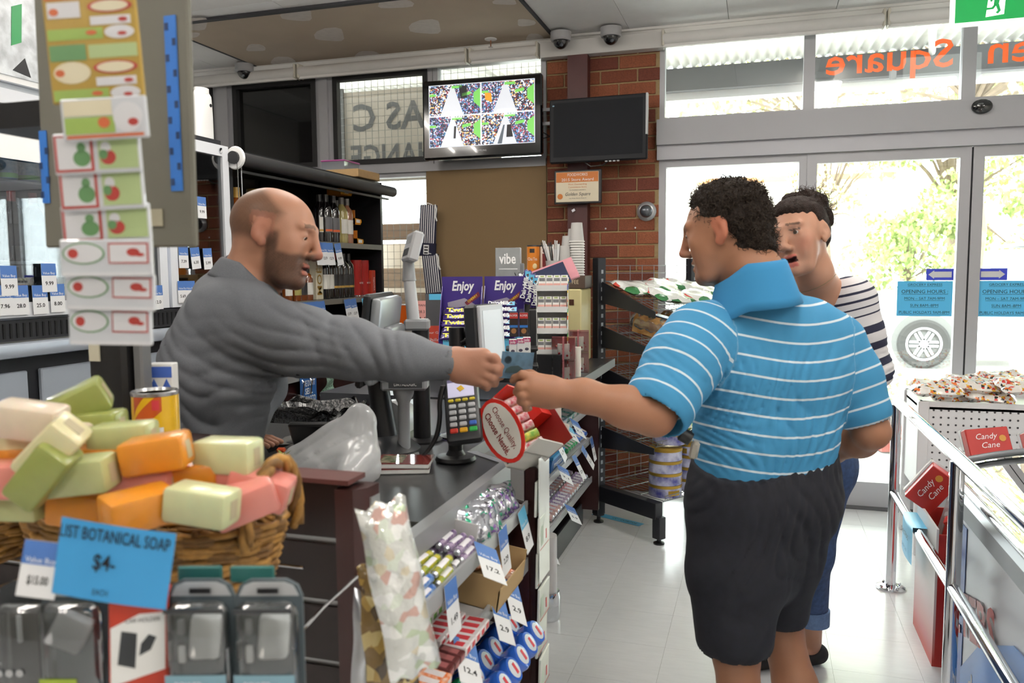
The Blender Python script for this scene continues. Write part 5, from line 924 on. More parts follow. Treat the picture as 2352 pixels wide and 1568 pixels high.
for (ox, oy, a, b) in ((-.18, .122, SM1, SM2), (.18, .122, SM2, SM1), (-.18, -.083, SM2, SM1), (.18, -.083, SM1, SM2)):
    q_([(ox-.175, oy-.098), (ox-.10, oy-.098), (ox-.02, oy+.098), (ox-.175, oy+.098)], a); q_([(ox+.06, oy-.098), (ox+.175, oy-.098), (ox+.175, oy+.098), (ox-.01, oy+.098)], b)
    q_([(ox+.13, oy-.02), (ox+.175, oy-.06), (ox+.175, oy+.07), (ox+.13, oy+.04)], SMG, d=.0006); q_([(ox-.02, oy+.075), (ox+.05, oy+.075), (ox+.05, oy+.092), (ox-.02, oy+.092)], SMG, d=.0006); q_([(ox-.175, oy+.03), (ox-.13, oy+.03), (ox-.13, oy+.045), (ox-.175, oy+.045)], SMG, d=.0006); q_([(ox+.05, oy+.02), (ox+.11, oy+.03), (ox+.11, oy+.05), (ox+.05, oy+.04)], SMG, d=.0006)
q_([(-.14, .13), (-.095, .13), (-.095, .21), (-.15, .21)], SMD, d=.0006); q_([(.26, -.10), (.29, -.1), (.29, -.05), (.265, -.04)], SMD, d=.0006) if False else None
q_([(.03, .11), (.075, .09), (.07, .15), (.025, .16)], mat('screen_orange', 'e89a2a', .4, emit=.5), d=.0006); q_([(.17, -.14), (.215, -.14), (.20, -.06), (.175, -.06)], SMD, d=.0006); q_([(.11, -.18), (.14, -.18), (.16, -.06), (.15, -.06)], mat('screen_grey', '5a6470', .4, emit=.3), d=.0006); q_([(-.19, -.13), (-.175, -.13), (-.17, -.05), (-.185, -.05)], SMD, d=.0006)
for z in (.02, -.0): pass
MB().box(-.36, .36, -.0094, -.009, .019, .022).box(-.0015, .0015, -.0094, -.009, -.185, .225).build('grid_line', mat('grid_white', 'f0f2f6', .4, emit=.5), sv_)
for x, n in ((-.18, 1), (.18, 2)): text('CAMERA0%d' % n, mat('osd', 'f4f4f4', .4, emit=.6), tv, TR((x, -.0098, .034), math.pi/2), .022, .13, bold=.01); text('CAMERA0%d' % (n+2), MATS['osd'], tv, TR((x, -.0098, .008), math.pi/2), .022, .13, bold=.01)
text('SAMSUNG', mat('logo_grey', '9a9a9c', .3, .5), tv, TR((0, -.0085, -.218), math.pi/2), .018, .07); MB().box(.30, .46, .07, .09, .03, .05).box(.30, .46, .07, .09, -.06, -.04).build('wall_arm', ALU, tv); MB().box(-.05, .05, .04, .2, -.05, .05).build('mount', BPL, tv)
MB().tube([(.40, .05, -.11), (.44, .1, -.13), (.47, .12, -.16)], .003, 5).tube([(.40, .05, -.15), (.44, .1, -.13), (.47, .12, -.115)], .003, 5).build('cable', INK, tv)
dv = thing('dark_screen', 'switched off black monitor on the brick pier', 'monitor', TR((-.99, YF-.22, 2.352), -.02, 0, -.03)); MB().bev(.625, .04, .40, .008).build('case', mat('matt_black', '1c1e22', .5, spec=.25), dv); MB().box(-.285, .285, -.0215, -.0205, -.165, .175).build('screen', mat('screen_off', '15171c', .5, spec=.15), dv); MB().box(.303, .3145, -.022, .01, -.05, .2).build('edge_highlight', LGP, dv); text('', INK, dv, Tm(0, 0, 0), .01) if False else None
for k in range(4): MB().box(.05+k*.025, .065+k*.025, -.02, -.012, -.206, -.199).build('button', LGP, dv)
MB().box(-.292, -.28, -.0218, -.0205, .155, .163).build('badge', mat('badge_pale', '7fa0b4', .4), dv); MB().cyl((-.05, .02, 0), (-.05, .1, 0), .04, n=12).build('mount', BPL, dv); MB().tube([(-.1, .0, -.19), (-.05, .02, -.225), (.03, .02, -.22), (.08, .0, -.19)], .004, 5).build('cable', BPL, dv)
aw_ = thing('award_plaque', 'framed orange and cream store award under the dark monitor', 'plaque', TR((-1.13, YF-.17, 2.005))); MB().bev(.31, .02, .215, .004).build('frame', mat('plaque_black', '201e20', .4), aw_); MB().bev(.28, .004, .19, .0015, Tm(-.003, -.011, 0)).build('certificate', mat('cert_cream', 'e2d6bc', .4), aw_); MB().box(-.14, .135, -.0138, -.013, .03, .093).build('orange_band', mat('cert_orange', 'c9732a', .4), aw_)
GOLD = mat('print_orange', 'c9732a', .5)
for s_, z, h, w, m_ in (('FOODWORKS', .076, .026, .13, WHITE_INK), ('2015 Store Award', .045, .026, .21, WHITE_INK), ('Most Outstanding', .016, .015, .12, GOLD), ('Convenience Store', -.002, .015, .12, GOLD), ('This Certificate is awarded to', -.02, .009, .11, INK), ('Golden Square', -.047, .03, .165, INK), ('IGA Golf Open Theatre' if False else '1st Prize Store Award', -.073, .009, .11, INK)): text(s_, m_, aw_, TR((.0, -.0145, z), math.pi/2), h, w, shear=.3 if h in (.03,) else 0)
MB().prism([(-.115+.018*math.cos(a*.4), -.06+.018*math.sin(a*.4)) for a in range(16)], .013, .0142, Rm(math.pi/2, 0, 0)).build('seal', GOLD, aw_)
DOM = mat('dome_black', '0e0f12', .05, coat=.8); DOR = mat('dome_ring', 'a3a3a5', .4)
def dome(M, lab):
    t = thing('dome_camera', lab, 'camera', M, 'dome cameras'); MB().lathe([(.066, 0), (.066, -.045), (.06, -.055), (.0, -.055)], 28).build('housing', DOR, t, smooth=.5); MB().lathe([(.05*math.cos(a), -.05-.055*math.sin(a)) for a in [k*math.pi/16 for k in range(9)]], 28).build('dome', DOM, t, smooth=3); MB().sph((.012, -.03, -.085), .012, 10, 8).build('lens', mat('lens_grey', '5a6068', .15), t, smooth=3)
for i, (px, py, lab) in enumerate(((1293, 75, 'ceiling dome camera directly left of another above the dark monitor'), (1407, 65, 'ceiling dome camera above the brick pier, right of its neighbour'), (572, 148, 'ceiling dome camera above the dark left window'))): p = aZ(px, py, ZC); dome(Tm(p.x, p.y-.06, ZC-.014), lab)
t = thing('wall_dome_camera', 'silver dome camera on the bricks beside the door', 'camera', TR((-.705, YF-.045, 1.845), math.pi/2, 0, 0)); MB().lathe([(.062, 0), (.062, .01), (.05, .025), (.042, .03)], 28).build('ring', mat('dome_silver', 'c2c4c8', .25, .6), t, smooth=.6); MB().lathe([(.042*math.cos(a), .028+.04*math.sin(a)) for a in [k*math.pi/16 for k in range(9)]], 24).build('dome', mat('dome_smoke', '5c6168', .05, .5, coat=.8), t, smooth=3)
t = thing('door_sensor', 'black rounded motion sensor on the door header', 'sensor', TR((1.178, YF-.11, 2.372))); MB().sph((0, 0, 0), (.055, .03, .042), 18, 12).build('shell', DOM, t, smooth=3); MB().box(-.03, .03, .0, .02, -.02, .02).build('base', BPL, t)
p = aZ(1127, 85, ZC); t = thing('sprinkler', 'white ceiling sprinkler head on the bare plasterboard', 'sprinkler', Tm(p.x, p.y, ZC-.012)); MB().lathe([(.04, 0), (.04, -.004), (.02, -.01), (.0, -.01)], 22).build('rose', WPL, t, smooth=.6); MB().cyl((0, 0, -.01), (0, 0, -.05), .004, n=8).build('stem', mat('brass', '9a6a4a', .4, .6), t); MB().lathe([(.0, -.05), (.016, -.052), (.016, -.054)], 14).build('deflector', CHR, t)
# striped oven gloves and posters by the window
STR = mat('ticking', 'e6e4e2', .85); nt = STR.node_tree; tcn = nt.nodes.new('ShaderNodeTexCoord'); sp_ = nt.nodes.new('ShaderNodeSeparateXYZ'); fr = nt.nodes.new('ShaderNodeMath'); fr.operation = 'MULTIPLY'; fr.inputs[1].default_value = 64; f2 = nt.nodes.new('ShaderNodeMath'); f2.operation = 'FRACT'; f3 = nt.nodes.new('ShaderNodeMath'); f3.operation = 'GREATER_THAN'; f3.inputs[1].default_value = .42; mx = nt.nodes.new('ShaderNodeMix'); mx.data_type = 'RGBA'; mx.inputs['A'].default_value = (*rgb('e6e4e2'), 1); mx.inputs['B'].default_value = (*rgb('23233a'), 1)
nt.links.new(tcn.outputs['Object'], sp_.inputs[0]); nt.links.new(sp_.outputs['X'], fr.inputs[0]); nt.links.new(fr.outputs[0], f2.inputs[0]); nt.links.new(f2.outputs[0], f3.inputs[0]); nt.links.new(f3.outputs[0], mx.inputs['Factor']); nt.links.new(mx.outputs['Result'], nt.nodes['Principled BSDF'].inputs['Base Color'])
NVB = mat('navy_band', '1c1c34', .85)
for i, (px, py, ry, lab) in enumerate(((985, 470, .06, 'upper striped navy and white oven glove hanging by the mesh window'), (988, 585, -.10, 'lower striped navy and white oven glove hanging by the mesh window'))):
    t = thing('oven_glove', lab, 'oven glove', TR(aY(px, py, YF-.13), 0, ry, 0), 'striped oven gloves'); MB().bev(.125, .03, .27, .01, Tm(0, 0, -.135), n=2).build('cloth', STR, t, smooth=.7); MB().bev(.13, .034, .095, .008, Tm(.0, 0, -.305)).build('cuff_band', NVB, t); MB().box(-.02, .02, -.019, -.0175, -.34, -.275).build('price_tag', PAPER, t)
    for k in range(3): MB().box(-.014, .014, -.0196, -.019, -.335+k*.02, -.325+k*.02).build('print_line', INK, t)
    MB().tube([(.05, -.01, 0), (.065, -.02, -.03), (.06, -.02, -.08), (.072, -.02, -.11)], .006, 5).build('cord', WPL, t); MB().tube([(-.03, -.01, 0), (.0, -.02, .01), (.03, -.01, 0)], .003, 5).build('loop', WPL, t)
t = thing('orange_poster', 'plain orange and blue poster below the mesh window', 'poster', Tm(-2.47, YF-.06, 1.10)); MB().box(-.28, .25, -.004, 0, -.02, .13).build('orange_area', mat('poster_orange', 'ee6a12', .5), t); MB().box(-.28, .25, -.004, 0, -.08, -.02).build('grey_band', mat('poster_grey', 'b9b4ae', .5), t); MB().box(-.28, .25, -.004, 0, -.16, -.08).build('blue_band', mat('poster_blue', '24408c', .5), t)
for i, (px, py, w, h, m_, lab) in enumerate(((976, 725, .09, .16, mat('poster_pink', 'd99a94', .5), 'pink notice behind the pole display'), (1005, 720, .12, .2, mat('poster_slate', '4a4a4e', .5), 'slate notice with a blue strip beside the chocolate display'), (1010, 800, .16, .22, mat('poster_red', 'd24a34', .5), 'red fundraising card beside the chocolate display'))):
    t = thing('notice', lab, 'notice', TR(aD(px, py, 4.3-.2*i), 0, 0, YAW)); MB().box(-w/2, w/2, 0, .004, -h/2, h/2).build('sheet', m_, t)
    if i == 1: MB().box(-w*.35, w*.35, -.001, 0, h*.35, h*.5).build('blue_strip', SBL, t)
    for k, s_ in enumerate((('MANGRE', 'OR 3 FOR', '4.99'), (), ('Your Gold Coin', 'Children\'s', 'Hospital'))[i]): text(s_, INK if i == 0 else WHITE_INK, t, TR((0, -.001, h*.35-k*.035), math.pi/2), .022 if k else .016, w*.85)
    MB().box(-.006, .006, .004, .01, -h/2-(.9 if i else .5), h/2).build('support', BPL, t)
# ================================================================ TICKETS, SWEETS, BOTTLES, SOAP, TAGS
VB = mat('value_white', 'e9eaec', .5)
TKC = {}
def ticket(M, lab, price='$4.99', w=.062, h=.115, blue=True, group='price tickets', sag=.0):
    t = thing('price_ticket', lab, 'price ticket', M, group); k = (price, w, h, blue)
    if k not in TKC:
        f = MB(); f.box(-w/2, w/2, -h, 0, 0, .0008); TKC[k] = f.mesh('card', VB); TKC[k, 1] = MB().box(-w/2, w/2, -h*.42, 0, .0008, .0011).mesh('blue_header', BLUEP if blue else SBL)
    obj('card', TKC[k], t); obj('blue_header', TKC[k, 1], t); text('Value Buy', WHITE_INK, t, Tm(0, -h*.34, .0014), w*.2, w*.8); text(price, INK, t, Tm(0, -h*.70, .0012), w*.3, w*.55, bold=.02); return t
# ---- liquor shelf
def bottle(M, lab, glass, cap, label, prof='wine', group=None, lm2=None, s=1.0):
    t = thing('bottle', lab, 'bottle', M, group)
    P = {'wine': [(.0, 0), (.036, 0), (.037, .008), (.037, .18), (.033, .205), (.017, .225), (.0145, .245), (.0145, .262)], 'spirit': [(.0, 0), (.036, 0), (.037, .008), (.037, .13), (.03, .155), (.014, .17), (.0135, .20)]}[prof]
    P = [(r*s, z*s) for r, z in P]; MB().lathe(P, 18).build('glass', glass, t, smooth=.7); zt_ = P[-1][1]
    MB().lathe([(.016*s, zt_-.035*s), (.016*s, zt_+.012*s), (0, zt_+.012*s)], 14).build('cap', cap, t, smooth=.6); z0, z1 = (.06, .145) if prof == 'wine' else (.035, .11)
    MB().lathe([(.0376*s, z0*s), (.0376*s, z1*s)], 12, None, -1.1, .9).build('label', label, t, smooth=3)
    if lm2: MB().lathe([(.0378*s, (z0+.004)*s), (.0378*s, (z0+.016)*s)], 12, None, -1.1, .9).build('label_band', lm2, t, smooth=3)
    return t
BLKG = mat('bottle_black', '100d0e', .06, coat=.6); AMB = mat('whisky_amber', '6a3410', .06, coat=.6); PALE = mat('wine_pale', 'b7a86a', .06, trans=.3, coat=.5); ROSE = mat('wine_rose', 'b0785a', .06, trans=.3, coat=.5); CAPB = mat('cap_black', '1a1718', .3); CAPR = mat('cap_red', '8d2420', .3); CAPG = mat('cap_grey', '6f6a66', .35, .3); LBW = mat('label_white', 'd6d3cc', .6); LBB = mat('label_black', '201e20', .5); LBG = mat('label_gold', 'b08a3e', .4); LBO = mat('label_orange', 'cf5a24', .5); LGR = mat('label_grey', '57565a', .5)
z1_, z2_ = 1.646, 1.311
def onsh(px, dx, z): # point on a liquor shelf in the column px, set back dx from the edge
    X = -2.42-dx; d = ray(px, 600); return Vector((X, X/d.x*d.y, z))
for i, (px, dx, g, c, l, b, lab) in enumerate(((737, .10, BLKG, CAPB, LBW, LBG, 'dark bottle with an oval gold label nearest the bald man, top liquor shelf'), (751, .07, BLKG, CAPB, LGR, LBO, 'black wine bottle with orange band, left of two on the top liquor shelf'), (768, .07, BLKG, CAPB, LGR, LBO, 'black wine bottle with orange band, right of two on the top liquor shelf'), (787, .08, PALE, CAPG, LBW, None, 'pale white wine bottle on the top liquor shelf'), (799, .09, ROSE, CAPG, LBW, None, 'rose wine bottle at the end of the top liquor shelf'), (741, .2, BLKG, CAPB, LBB, None, 'dark bottle behind the first row on the top liquor shelf'), (776, .2, PALE, CAPG, LBW, None, 'clear capped bottle behind the orange banded pair'))):
    bottle(Matrix.Translation(onsh(px, dx, z1_)), lab, g, c, l, 'wine', 'wine bottles on the top liquor shelf', b, 1.04)
t = bottle(Matrix.Translation(onsh(548, .06, z1_)), 'whisky bottle with a gold cap beside the bead chain', AMB, LBG, LBW, 'spirit', None, None, 1.15)
t = thing('green_tin', 'dark green and gold spirit tin on the top liquor shelf above the bald head', 'tin', Matrix.Translation(onsh(598, .2, z1_))); MB().lathe([(.06, 0), (.06, .27), (.0, .27)], 24).build('tube', mat('tin_green', '1e3a2c', .3), t, smooth=.6); MB().lathe([(.061, .25), (.062, .262), (.061, .274)], 24).build('gold_rim', LBG, t, smooth=.8)
t = thing('blue_carton', 'narrow blue carton on the top liquor shelf', 'carton', Matrix.Translation(onsh(668, .22, z1_))); MB().bev(.06, .06, .27, .003, Tm(0, 0, .135)).build('board', mat('carton_blue', '2f5490', .4), t); MB().box(.0301, .0306, -.02, .02, .05, .2).build('print', LBW, t)
for i, (px, dx, cap, lm, b, lab) in enumerate(((742, .06, CAPB, LBW, None, 'dark wine bottle with a white label next to the cream carton'), (752, .07, CAPB, LBW, None, 'second dark wine bottle with a white label on the lower liquor shelf'), (764, .06, CAPR, LBB, LBG, 'red capped dark bottle with gold trim, third from the cream carton'), (776, .06, CAPR, LBB, LBG, 'red capped dark bottle with gold trim, fourth from the cream carton'), (788, .07, CAPB, LBB, LBG, 'black capped bottle with gold trim, second from the red tins'), (799, .07, CAPB, LBB, LBG, 'black capped bottle with gold trim right beside the red tins'))): bottle(Matrix.Translation(onsh(px, dx, z2_)), lab, BLKG, cap, lm, 'wine', 'wine bottles on the lower liquor shelf', b)
for i, (px, lm, lab) in enumerate(((655, LBW, 'squat whisky bottle partly behind the bald man'), (676, mat('label_yellow', '9a9050', .5), 'whisky bottle with a yellow label under the chin of the bald man'), (690, LBB, 'small whisky bottle with a black label'), (704, LBW, 'whisky bottle with a white label left of the cream carton'))): bottle(Matrix.Translation(onsh(px, .06, z2_)), lab, AMB, CAPB, lm, 'spirit', 'whisky bottles on the lower liquor shelf', None, .92)
t = thing('cream_carton', 'tall cream carton with gold letters on the lower liquor shelf', 'carton', Matrix.Translation(onsh(721, .07, z2_))); MB().bev(.07, .075, .285, .002, Tm(0, 0, .1425)).build('board', mat('carton_cream', 'cdc5ae', .5), t); text('MOËT', mat('gold_print', 'a8863c', .3, .5), t, frame((.0356, 0, .13), (0, 0, 1), (1, 0, 0)), .075, .21, bold=.01)
for i, (px, lab) in enumerate(((815, 'red tube tin left of its twin on the lower liquor shelf'), (832, 'red tube tin right of its twin on the lower liquor shelf'))):
    t = thing('red_tin', lab, 'tin', Matrix.Translation(onsh(px, .08, z2_)), 'red tube tins'); MB().lathe([(.042, 0), (.042, .185), (.043, .19), (.043, .235), (0, .235)], 24).build('tube', mat('tin_red', '9a1d1a', .3), t, smooth=.5); MB().lathe([(.0425, .002), (.0425, .01)], 24).build('base_rim', CHR, t, smooth=.8); text('vermut', WHITE_INK, t, frame((.0432, 0, .09), (0, 1, 0), (1, 0, 0)), .024, .05)
t = thing('red_carton', 'short red carton beside the red tins', 'carton', Matrix.Translation(onsh(850, .05, z2_))); MB().bev(.05, .05, .17, .002, Tm(0, 0, .085)).build('board', mat('carton_red', 'b03a26', .4), t); text('vanilla', WHITE_INK, t, frame((.0256, 0, .08), (0, 0, 1), (1, 0, 0)), .03, .09)
bottle(Matrix.Translation(onsh(866, .09, z2_)), 'dark bottle with grey label at the end of the lower liquor shelf', BLKG, CAPB, LGR, 'spirit', None, None, .95)
for i, (px, py, lab) in enumerate(((783, 455, 'yellow price box hung from the cabinet top'), (808, 500, 'small orange price box in the middle of the liquor cabinet'), (812, 545, 'small orange price box standing on the top liquor shelf'))):
    t = thing('price_box', lab, 'box', TR(onsh(px, .12 if i else .2, (1.965, 1.775, 1.647)[i]), 0, 0, .0)); w = .14 if i == 0 else .075; MB().prism([(-w/2, 0), (w/2, 0), (w/2+.015, .02), (w/2+.01, .035), (-w/2, .04)], -.05, .05, frame((0, 0, 0), (0, 1, 0), (1, 0, 0))).build('tray', mat('price_yellow', 'd9921e', .5), t); MB().box(.0502, .0508, -.02, .03, .012, .032).build('label', PAPER, t)
    if i: MB().box(-.05, .05, -w/2, -w/2+.004, .0, .09).build('back', mat('price_orange', 'cf7a2a', .5), t)
TYZ = lambda y, z, tilt=.12, yaw=0: frame((-2.405, y, z), (0, 1, 0), (1, 0, .12))@Rm(0, 0, yaw)
for i, (px, pr, yw) in enumerate(((726, '12.9', 0), (737, '13.9', .05), (752, '12.9', .03), (770, '9.99', .12))): p = onsh(px, 0, 0); ticket(TYZ(p.y, 1.64, yaw=yw), ('blue and white price ticket under the top liquor shelf, %s from the bald man' % ('first', 'second', 'third', 'fourth')[i]), pr, .075, .13, group='tickets on the liquor shelves')
for i, (px, pr, yw) in enumerate(((688, '15.9', 0), (700, '18.9', 0), (714, '19.9', .04), (729, '33.9', .05), (789, '13.9', .1), (803, '13.9', .1))): p = onsh(px, 0, 0); ticket(TYZ(p.y, 1.305, yaw=yw), 'price ticket under the lower liquor shelf, %s along from the bald man' % ('first', 'second', 'third', 'fourth', 'fifth', 'sixth')[i], pr, .075, .13, group='tickets on the liquor shelves')
p = onsh(828, 0, 0); ticket(TYZ(p.y, 1.305, yaw=.15), 'small teal topped price ticket below the red tins', '9.9', .06, .09, False, 'tickets on the liquor shelves')
t = thing('purple_leaflet', 'purple leaflets propped below the lower liquor shelf', 'leaflet', TR((-2.38, 4.12, .985), 0, -.1, 0)); MB().box(-.004, 0, -.22, .16, 0, .18).build('sheet', mat('leaflet', '5a5a86', .4, var=.3, vs=30), t); MB().box(0, .001, .05, .16, 0, .1).build('panel', mat('leaflet_b', '4f6aa0', .4), t)
t = thing('green_note', 'green note lying below the liquor shelf', 'note', TR((-2.3, 4.35, .9865), 0, -.5, 0)); MB().box(-.001, 0, -.16, .16, 0, .05).build('paper', mat('note_green', '5f9a3a', .5), t); text('HELLO' if False else 'Hot', INK, t, frame((.001, -.06, .025), (0, 1, 0), (1, 0, 0)), .04)
t = MB().bev(.40, .30, .05, .003).build('flat_carton', CARD, None, TR((-2.6, 4.72, 2.087)), label='flat cardboard carton lying on top of the liquor cabinet', cat='box')
t = thing('plastic_tub', 'clear plastic tub with a pink lid on the cardboard carton', 'tub', TR((-2.58, 4.68, 2.113))); MB().prism([(-.08, -.1), (.08, -.1), (.08, .1), (-.08, .1)], 0, .05).build('tub', clear('tub_clear', 'd8dce4', .5, .05, haze=.35), t); MB().bev(.17, .21, .01, .004, Tm(0, 0, .055)).build('lid', mat('lid_pink', 'b05a9a', .4), t)
# ---- fridge contents
CANB = mat('can_blue', '8fa6b4', .3, col2='4a7a98', vs=90); CANG = mat('can_green', '5aa84a', .4)
for i in range(6):
    t = thing('drink_can', 'tall pale blue drink can standing in the left fridge', 'can', Tm(XF-.12, 2.03+i*.088, 1.325+.471), 'blue cans in the left fridge'); MB().lathe([(.026, 0), (.034, .008), (.034, .125), (.027, .14)], 18).build('body', CANB, t, smooth=.6); MB().lathe([(.0343, .01), (.0343, .026)], 18).build('green_band', CANG, t, smooth=.8)
for i in range(9):
    t = bottle(Tm(XF-.13, 2.05+i*.088, 1.325+.192), 'dark bottle with a red cap standing in the left fridge', BLKG, CAPR, LBB, 'wine', 'dark bottles in the left fridge', None, .9)
for i in range(9):
    t = bottle(Tm(XF-.12, 2.04+i*.088, 1.327), 'short dark bottle on the floor of the left fridge', BLKG, CAPB, LBW, 'spirit', 'short bottles in the left fridge', None, .8)
t = MB().box(-.002, 0, -.1, .075, -.055, .055).build('white_notice', mat('bright_sheet', 'ffffff', .5), None, Tm(XF+.003, 2.17, 1.91), label='blank white sheet stuck on the left fridge door', cat='sheet')
for i, (px, py, pr) in enumerate(((18, 610, '9.99'), (110, 605, '9.99'), (8, 655, '7.96'), (45, 655, '28.0'), (90, 655, '25.0'), (130, 652, '8.00'), (360, 655, '12.0'))): p = aX(px, py, XF+.004); ticket(frame((XF+.004, p.y, p.z), (0, 1, 0), (1, 0, .02)), 'price ticket on the left fridge, %s from the left edge' % ('first in the upper pair', 'second in the upper pair', 'first in the bottom row', 'second in the bottom row', 'third in the bottom row', 'fourth in the bottom row', 'last in the bottom row')[i], pr, .062, .10, group='tickets on the left fridge')
for i, (px, py, pr, yw) in enumerate(((462, 452, '9.99', 0), (420, 565, '7.39', 0), (446, 568, '6.30', .1), (475, 570, '5.99', .05), (418, 645, '5.69', 0), (436, 645, '5.99', 0))): p = aX(px, py, XF+.004); ticket(frame((XF+.004, p.y, p.z), (0, 1, 0), (1, 0, .02))@Rm(0, 0, yw), 'price ticket on the narrow fridge, %s' % ('highest one', 'left of the middle row', 'centre of the middle row', 'right of the middle row', 'left of the bottom row', 'right of the bottom row')[i], pr, .06, .095, group='tickets on the narrow fridge')
for i in range(4): bottle(Tm(XF-.14, 2.93+i*.085, 1.325+.262), 'dark spirit bottle with a yellow label in the narrow fridge', BLKG, CAPB, mat('label_tan', 'a08a4a', .5), 'spirit', 'bottles in the narrow fridge', None, .95)
# ---- sweets in the stepped rack
def shz(i, x):   # height of rack shelf i at depth x
    xf, zf, zb = SH[i]; return zb+(zf-zb)*(x+.75)/(xf+.75)
SLP = [math.atan2(s[1]-s[2], s[0]+.75) for s in SH]
def rpos(i, x, y, dz=0):
    x = x-(0, .0, .03, .04)[i]; return Tm(x, y, shz(i, x)+dz)@Rm(0, -SLP[i], 0)
STK = []
def stick(nm, lab, grp, M, m1, m2, L=.085, r=.0095):
    k = (nm, m1.name, m2.name, L, r)
    t = thing(nm, lab, 'sweets', M, grp); c = [x for x in STK if x[0] == k]
    if c: obj('wrapper', c[0][1], t); obj('twist_end', c[0][2], t, Tm(L/2)); obj('twist_end', c[0][2], t, Tm(-L/2)@Rm(0, 0, math.pi)); obj('highlight_band', c[0][3], t)
    else:
        a = MB().cyl((-L/2, 0, r), (L/2, 0, r), r, n=10).mesh('wrapper', m1, .6); b = MB().cyl((0, 0, r), (.006, 0, r), r*.85, r*.5, n=10).mesh('twist_end', m2, .6); d = MB().lathe([(r*1.02, -L*.28), (r*1.02, L*.28)], 8, TR((0, 0, r), 0, math.pi/2, 0), 2.6, 3.9).mesh('highlight_band', mat('highlight_white', 'eceaf0', .3)); STK.append((k, a, b, d)); obj('wrapper', a, t); obj('twist_end', b, t, Tm(L/2)); obj('twist_end', b, t, Tm(-L/2)@Rm(0, 0, math.pi)); obj('highlight_band', d, t)  # white band along the wrapper is a painted highlight
    return t
def film(n, c, c2, vs=80): return mat(n, c, .22, col2=c2, vs=vs, coat=.5)
FB, FY, FK, FP = film('film_blue', '2e62b4', '9ab8dc'), film('film_yellow', 'c9b93a', '5a8a3a'), film('film_black', '35343a', 'a09aa4'), film('film_purple', '6a5480', 'c8b4d0'); SILV = mat('foil_silver', 'c9ccd2', .22, .7)
y0 = 1.24
for r_, (m_, yc, lab, g) in enumerate(((FB, 1.275, 'blue wrapped sweet stick in the nearest block of the top rack shelf', 'blue sticks on the top rack shelf'), (FY, 1.375, 'yellow wrapped sweet stick in the second block of the top rack shelf', 'yellow sticks on the top rack shelf'), (FK, 1.425, 'dark ended sweet stick between the yellow and purple blocks of the rack', 'dark sticks on the top rack shelf'), (FP, 1.505, 'purple wrapped sweet stick in the far block of the top rack shelf', 'purple sticks on the top rack shelf'))):
    for x in range(8):
        for l_ in range(1 if r_ == 2 else 2):
            stick('sweet_stick', lab+(', upper layer' if l_ else ', lower layer'), g, rpos(0, -.563-x*.0215-.006*l_, yc+.006*math.sin(x*2.3+r_+l_), .001+l_*.016)@Rm(.0, 0, math.pi/2+.06*math.sin(x*1.7+r_)), m_, SILV, .045 if r_ == 2 else .082, .0092)
MB().box(-.001, .001, 0, .001, 0, .001) if False else None
for k, yy in enumerate((1.562, 1.70)):
    MB().bev(.19, .003, .055, .001, Tm(-.655, yy, .925)@Rm(0, -SLP[0], 0)).build('shelf_divider', mat('divider_white', 'c9c8c8', .5), rk, Tm(.75, -1.2, 0))
FOIL = patch_mat('foil_pack', 'a9acb4', ['7a5a9a', '8a8c96', '2f8a6a', 'e2e4ea', '5a5a64'], 110, .18)
FOIL2 = patch_mat('foil_pack_b', 'a4a8b0', ['2f9a78', '9a9ca4', 'e6e8ec', '6a6a74'], 100, .18)
for k in range(9): bag('mint_pouch', 'silver and green mint pouch standing in the far bin of the top rack shelf', 'sweets', Tm(-.585-.05*(k % 3), 1.59+.034*(k//3)+.012*(k % 2), .925)@Rm(1.2+.15*math.sin(k), .25*math.sin(k*2), .6), .085, .075, .018, FOIL if k % 2 else FOIL2, 'mint pouches on the top rack shelf', k)
for k in range(8): bag('foil_pouch', 'silver and purple foil pouch at the far end of the top rack shelf', 'sweets', Tm(-.59-.05*(k % 3), 1.735+.036*(k//3)+.01*(k % 2), .925)@Rm(1.15+.2*math.sin(k*2), .3*math.sin(k), .8), .085, .07, .02, FOIL, 'foil pouches on the top rack shelf', k+20)
def pack(nm, lab, grp, M, sx, sy, sz, m1, m2, cat='sweets', b=.002):
    t = thing(nm, lab, cat, M, grp); k = (nm, m1.name, m2.name, sx, sy, sz); c = [x for x in STK if x[0] == k]
    if not c: a = MB().bev(sx, sy, sz, b, Tm(0, 0, sz/2)).mesh('carton', m1); d = MB().box(-sx*.36, sx*.30, -sy*.32, sy*.32, sz, sz+.0004).box(sx/2, sx/2+.0004, -sy*.3, sy*.3, sz*.2, sz*.8).mesh('print_panel', m2); STK.append((k, a, d)); c = [STK[-1]]
    obj('carton', c[0][1], t); obj('print_panel', c[0][2], t); return t
WBX = mat('tinbox_white', 'e4dfe0', .3, coat=.4); REDP = mat('print_red', 'c83a44', .4); ORP = film('film_orange', 'e0702a', 'f0d6c0'); GRP = mat('print_green2', '7ab05a', .4); MRB = mat('pack_maroon', '5a2626', .35)
for y in range(5):
    for x in range(2): pack('mint_pack', 'small white and red pack in the middle of the second rack shelf', 'white and red packs on the second rack shelf', rpos(1, -.548-x*.052, 1.40+y*.028, .001)@Rm(0, -.1, 0), .05, .026, .018, WBX, REDP)
    pack('mint_pack', 'white and green pack at the back of the second rack shelf', 'white and green packs on the second rack shelf', rpos(1, -.652, 1.40+y*.028, .004)@Rm(0, -.1, 0), .05, .026, .02, WBX, GRP)
for y in range(3): pack('dark_pack', 'dark maroon pack on the second rack shelf', 'maroon packs on the second rack shelf', rpos(1, -.55, 1.315+y*.028, .001), .05, .026, .018, MRB, mat('print_rose', '9a5a5a', .4)); pack('orange_pack', 'orange and white pack on the second rack shelf nearest the viewer', 'orange packs on the second rack shelf', rpos(1, -.545, 1.225+y*.029, .001), .055, .027, .018, ORP, WBX)
